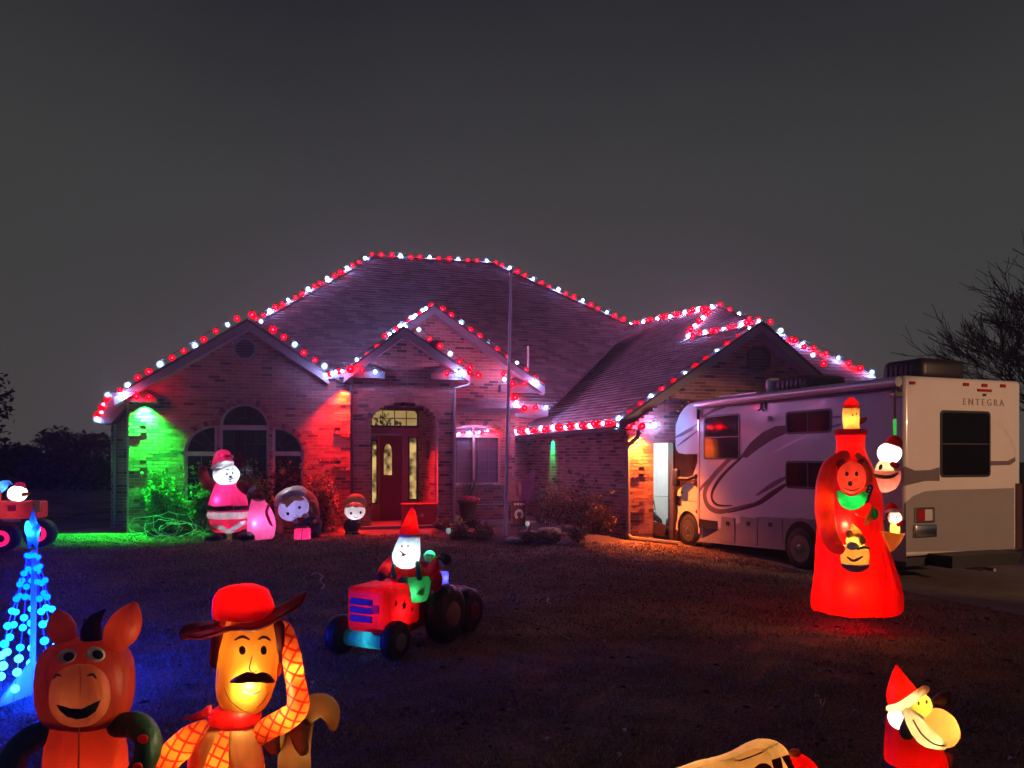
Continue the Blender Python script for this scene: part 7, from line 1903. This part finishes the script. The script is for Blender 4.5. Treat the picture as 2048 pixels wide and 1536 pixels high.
# little lanterns in the bed
for (px, py, lab) in ((897, 1070, 'tiny white solar light at the left end of the right bed'), (1055, 1054, 'pale green solar light beside the winged ornament')):
    x, y = gp(px, py + 8); t = thing('solar_light', lab, 'solar light', gv(x, y))
    mb = MB(); mb.tube([(0, 0, -.05), (0, 0, .12)], .012, 6); obj('stake', mb, M['steel'], t)
    mb = MB(); mb.lathe([(.02, .11), (.045, .13), (.05, .2), (.03, .22), (.004, .225)], n=12); obj('lens', mb, emis('solar_lens', (.6, .8, .7), .18), t)
# red storage box on the porch and its knob
a, b = F2.at(806, 1046, -.05), F2.at(874, 1000, -.05)
t = thing('storage_box', 'red wooden storage box standing on the porch by the front door', 'storage box', ((a.x + b.x) / 2, (a.y + b.y) / 2, .345), F2.rot())
w_ = (b - a).xy.length
mb = MB(); mb.rbox((0, .18, .25), (w_, .36, .46), .02); rm_ = pm('box_red', (.40, .03, .025), .45, .12, 8); obj('body', mb, rm_, t)
mb = MB(); mb.rbox((0, .17, .50), (w_ + .04, .40, .05), .015); obj('lid', mb, rm_, t)
mb = MB(); mb.ell((w_ * .06, -.015, .25), (.045, .02, .045), None, 12, 8); obj('knob', mb, M['steel'], t)
mb = MB()
for k in range(3): mb.box((-w_ * .33 + w_ * .33 * k, -.006, .24), (w_ * .27, .012, .34))
obj('panel', mb, rm_, t)
# welcome plaque on the reveal
mb = MB(); u_, z_ = FR.hit(857, 900); fbox(mb, FR, u_ - .10, u_ + .10, z_ - .22, z_ + .22, .02, .04); 
pq = obj('plaque', mb, pm('plaque_wood', (.12, .07, .08), .7, .3, 10)); tag(pq, 'dark wall plaque on the brick beside the front door', 'plaque')

# ------------------------------------------------------------------ flagpole
fy = 16.0; x0 = (1010 - HX) / FPX * fy; x1 = (1022 - HX) / FPX * fy
t = thing('flagpole', 'tall bare white flagpole leaning slightly in front of the house', 'flagpole', (x0, fy, g(x0, fy)))
hz = CAMZ + (HY - 548) / FPX * fy - g(x0, fy)
mb = MB(); mb.tube([(0, 0, -.1), ((x1 - x0) * .5, 0, hz * .5), (x1 - x0, 0, hz)], [.036, .032, .024], 12); obj('pole', mb, pm('pole_paint', (.80, .78, .78), .4, .08, 6), t)
mb = MB(); mb.ell((x1 - x0, 0, hz + .04), (.05, .05, .05), None, 14, 10); obj('finial', mb, M['steel'], t)
mb = MB(); mb.tube([(.05, -.03, .9), ((x1 - x0) * .5 + .045, -.03, hz * .5), (x1 - x0 + .04, -.03, hz - .08)], .006, 4); obj('halyard', mb, M['soffit'], t)
mb = MB(); mb.box((.045, -.03, .9), (.03, .03, .14)); obj('cleat', mb, M['steel'], t)

# ------------------------------------------------------------------ garage clutter
def gpt(u, z, d): return FG.pt(u, z, d)
t = thing('rake', 'long handled rake leaning on the white garage wall', 'rake', gpt(1.30, .03, -1.6), FG.rot())
mb = MB(); mb.tube([(.30, 0, 0), (-.05, .3, 2.0)], .014, 6); obj('handle', mb, M['black'], t)
mb = MB(); mb.box((-.05, .3, 2.02), (.4, .02, .03)); 
for k in range(8): mb.box((-.22 + .05 * k, .27, 1.98), (.008, .06, .05))
obj('head', mb, M['black'], t)
t = thing('broom', 'thin broom standing beside the rake in the garage', 'broom', gpt(.98, .03, -1.4), FG.rot())
mb = MB(); mb.tube([(.10, 0, .3), (-.05, .2, 1.75)], .012, 6); obj('handle', mb, M['steel'], t)
mb = MB(); mb.box((.12, 0, .16), (.3, .06, .28)); obj('bristles', mb, M['black'], t)
t = thing('trash_bag', 'black rubbish bag slumped inside the garage opening', 'rubbish bag', gpt(.95, .03, -.8), FG.rot())
mb = MB(); mb.lathe([(.05, 0), (.28, .04), (.30, .25), (.24, .5), (.10, .62), (.05, .68), (.09, .74)], n=18)
mb.v = [tuple(Vector(p) * (1 + .12 * noise.noise(Vector(p) * 7))) for p in mb.v]; obj('bag', mb, M['black'], t)
t = thing('lawn_mower', 'dark push mower with an upright handle in the garage opening', 'lawn mower', gpt(1.45, .03, -.7), FG.rot())
mb = MB(); mb.rbox((0, 0, .24), (.5, .7, .2), .07); obj('deck', mb, M['black'], t)
mb = MB(); mb.rbox((0, -.05, .42), (.3, .3, .2), .05); obj('engine', mb, pm('engine_grey', (.08, .08, .085), .4, .2, 10), t)
for x in (-.28, .28):
    for y in (-.28, .28):
        mb = MB(); mb.lathe([(.06, -.03), (.11, -.03), (.12, 0), (.11, .03), (.06, .03)], (x, y, .12), rotM(0, 90, 0), 18); obj('wheel', mb, M['rubber'], t)
mb = MB(); mb.tube([(-.2, .3, .3), (-.2, .6, 1.0), (.2, .6, 1.0), (.2, .3, .3)], .016, 6); obj('handle', mb, M['steel'], t)
t = thing('toolbox', 'orange yellow box on the floor at the garage opening', 'box', gpt(.86, .03, -.35), FG.rot())
mb = MB(); mb.rbox((0, 0, .32), (.34, .3, .28), .03, rotM(0, 20, 10)); obj('body', mb, pm('box_orange', (.6, .25, .03), .5, .15, 8), t); mb = MB(); mb.tube([(-.1, 0, .47), (-.06, 0, .54), (.08, 0, .50), (.1, 0, .42)], .012, 6); obj('handle', mb, M['black'], t)
mb = MB(); mb.rbox((0, 0, .09), (.42, .36, .17), .03); obj('base', mb, M['black'], t)

# ------------------------------------------------------------------ cords on the lawn
def cord(label, px, r_, mat):
    pts = []
    for p in smooth_rows([gp(*p) for p in px], 6): pts.append(gv(p[0], p[1], .04))
    o0 = pts[0]; mb = MB(); mb.tube([p - o0 for p in pts], r_, 5)
    o = obj('extension_cord', mb, mat, loc=o0); tag(o, label, 'cord', 'thin cords lying on the lawn')
CM = pm('cord_white', (.55, .50, .50), .5, .1, 8); CM2 = pm('cord_dark', (.20, .14, .10), .6, .1, 8)
cord('short curly white cord between the tall Santa and the tractor', [(622, 1155), (634, 1151), (645, 1158), (640, 1166), (648, 1176), (643, 1184)], .008, CM)
cord('short white cord end right of the tractor', [(1097, 1203), (1094, 1209), (1102, 1214)], .009, CM)
cord('long thin cord running right from the tractor over the lawn', [(985, 1240), (1030, 1246), (1075, 1258), (1110, 1270), (1150, 1293)], .006, CM2)
cord('thin cord curving behind the tractor', [(640, 1182), (700, 1150), (745, 1138), (780, 1128)], .005, CM2)
cord('pale curled cord near the lower right of the lawn', [(1643, 1418), (1640, 1410), (1650, 1409), (1644, 1424)], .003, CM)

# ------------------------------------------------------------------ trees
def branch(mb, p, d, l_, r_, lev, mx, tw=1.0):
    n = 4; pts = [p.copy()]; rr = [r_]; q_ = p.copy(); dd = d.copy()
    for k in range(n):
        dd = (dd + Vector((random.gauss(0, .10), random.gauss(0, .10), random.gauss(.03, .07))) * tw).normalized()
        q_ = q_ + dd * l_ / n; pts.append(q_.copy()); rr.append(r_ * (1 - .5 * (k + 1) / n))
    rr = [max(q2, .011) for q2 in rr]
    mb.tube(pts, rr, 6 if lev < 2 else (4 if lev < 4 else 3), 0, True, False)
    if lev >= mx: return
    for k in range(random.choice((3, 4, 4)) if lev < 5 else 3):
        i = random.choice((2, 3, 4)) if k else 4
        ax = Vector((random.gauss(0, 1), random.gauss(0, 1), random.gauss(0, .5))).normalized()
        nd = (dd + ax * random.uniform(.35, .75)).normalized(); nd.z = nd.z * .8 + .12
        branch(mb, pts[i], nd.normalized(), l_ * random.uniform(.62, .86), rr[i] * .72, lev + 1, mx, tw)
def bare_tree(label, x, y, h, mat=M['bark'], mx=6):
    t = thing('bare_tree', label, 'tree', (x, y, g(x, y))); tr = MB()
    tr.tube([(0, 0, -.2), (.05, 0, h * .12), (.0, .05, h * .24)], [h * .030, h * .022, h * .019], 10); obj('trunk', tr, mat, t)
    cr = MB()
    for k in range(7):
        a = 2 * math.pi * k / 7 + random.uniform(-.3, .3); d = Vector((math.cos(a) * .8, math.sin(a) * .8, random.uniform(.5, 1.1))).normalized()
        branch(cr, Vector((0, .05, h * random.uniform(.20, .24))), d, h * .26, h * .012, 1, mx)
    branch(cr, Vector((0, .05, h * .23)), Vector((0, 0, 1)), h * .26, h * .014, 1, mx)
    obj('crown', cr, mat, t)
random.seed(23)
bare_tree('bare winter tree rising behind the motorhome roof', 20.4, 26.0, 9.4)
random.seed(5)
def dark_tree(label, x, y, w, h, n, s=.22, name='evergreen_tree', cat='tree'):
    t = thing(name, label, cat, (x, y, 0)); mb = MB()
    for k in range(10):
        a = random.random() * 6.28; q_ = random.random() ** .5
        leafy(mb, (w * .3 * q_ * math.cos(a), w * .2 * q_ * math.sin(a), h * random.uniform(.25, .85)), (w * .2, w * .18, h * .17), n // 10, s)
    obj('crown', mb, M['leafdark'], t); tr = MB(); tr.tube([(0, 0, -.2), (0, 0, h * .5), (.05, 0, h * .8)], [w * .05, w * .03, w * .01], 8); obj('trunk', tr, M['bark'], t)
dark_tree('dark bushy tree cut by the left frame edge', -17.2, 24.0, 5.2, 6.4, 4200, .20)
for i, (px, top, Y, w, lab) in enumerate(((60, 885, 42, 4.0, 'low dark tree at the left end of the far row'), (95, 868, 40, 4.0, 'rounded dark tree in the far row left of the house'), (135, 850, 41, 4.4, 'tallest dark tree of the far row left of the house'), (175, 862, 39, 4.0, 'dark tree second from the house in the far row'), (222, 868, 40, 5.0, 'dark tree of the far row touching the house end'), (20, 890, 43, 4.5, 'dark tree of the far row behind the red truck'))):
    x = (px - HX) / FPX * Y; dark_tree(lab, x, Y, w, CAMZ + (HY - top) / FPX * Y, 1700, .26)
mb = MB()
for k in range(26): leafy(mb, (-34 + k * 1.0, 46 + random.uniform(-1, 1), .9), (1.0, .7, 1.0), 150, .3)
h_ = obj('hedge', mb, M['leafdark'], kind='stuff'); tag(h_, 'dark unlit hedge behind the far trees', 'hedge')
# low rail in the dark at the left
t = thing('garden_rail', 'low wooden rail in the dark left of the house', 'rail', (-13.2, 21.0, .3)); wd_ = pm('rail_wood', (.25, .14, .09), .7, .2, 8)
mb = MB(); mb.box((0, 0, .02), (2.4, .08, .07), rotM(0, -4, 0)); obj('board', mb, wd_, t)
for x in (-1.0, 1.0):
    mb = MB(); mb.box((x, .03, -.15 + x * .06), (.07, .07, .35)); obj('post', mb, wd_, t)

# ------------------------------------------------------------------ assumed street lamp, unseen behind the camera to the right, lights the motorhome rear
t = thing('assumed_street_lamp', 'assumed street lamp standing on the road side behind the viewpoint', 'street lamp', (22.0, -8.0, 0), 0)
mb = MB(); mb.tube([(0, 0, 0), (0, 0, 5.6)], [.09, .05], 12); mb.tube([(0, 0, 5.5), (-.3, .5, 5.8), (-.4, 1.0, 5.8)], .035, 8); obj('pole', mb, M['steel'], t)
mb = MB(); mb.rbox((-.42, 1.1, 5.78), (.25, .45, .12), .04); obj('head', mb, M['black'], t)
mb = MB(); mb.box((-.42, 1.15, 5.715), (.16, .3, .02)); obj('lens', mb, emis('assumed_street_lens', (1, .62, .36), 15), t)
d_ = Vector((8.0, 12.0, 1.75)) - Vector((21.6, -6.8, 5.7))
lamp('assumed_street_bulb', 'SPOT', 9000, (1, .50, .27), (-.4, 1.15, 5.66), t, .12, d_.to_track_quat('-Z', 'Y').to_euler(), 13.5, .4)

# ------------------------------------------------------------------ thin night haze, added to imitate the lens bloom round the bulbs
mb = MB(); mb.box((0, 20, 9.5), (150, 120, 21.0))
hz_ = obj('haze', mb, None, kind='stuff'); hz_.data.materials.clear()
m = bpy.data.materials.new('bloom_haze'); m.use_nodes = True; n = m.node_tree.nodes; n.remove(n['Principled BSDF'])
v = n.new('ShaderNodeVolumePrincipled'); v.inputs['Color'].default_value = (.9, .92, .95, 1); v.inputs['Density'].default_value = HAZE; v.inputs['Anisotropy'].default_value = .8
m.node_tree.links.new(v.outputs[0], n['Material Output'].inputs['Volume'])
hz_.data.materials.append(m); tag(hz_, 'thin night haze added for the glow round the lights', 'haze')
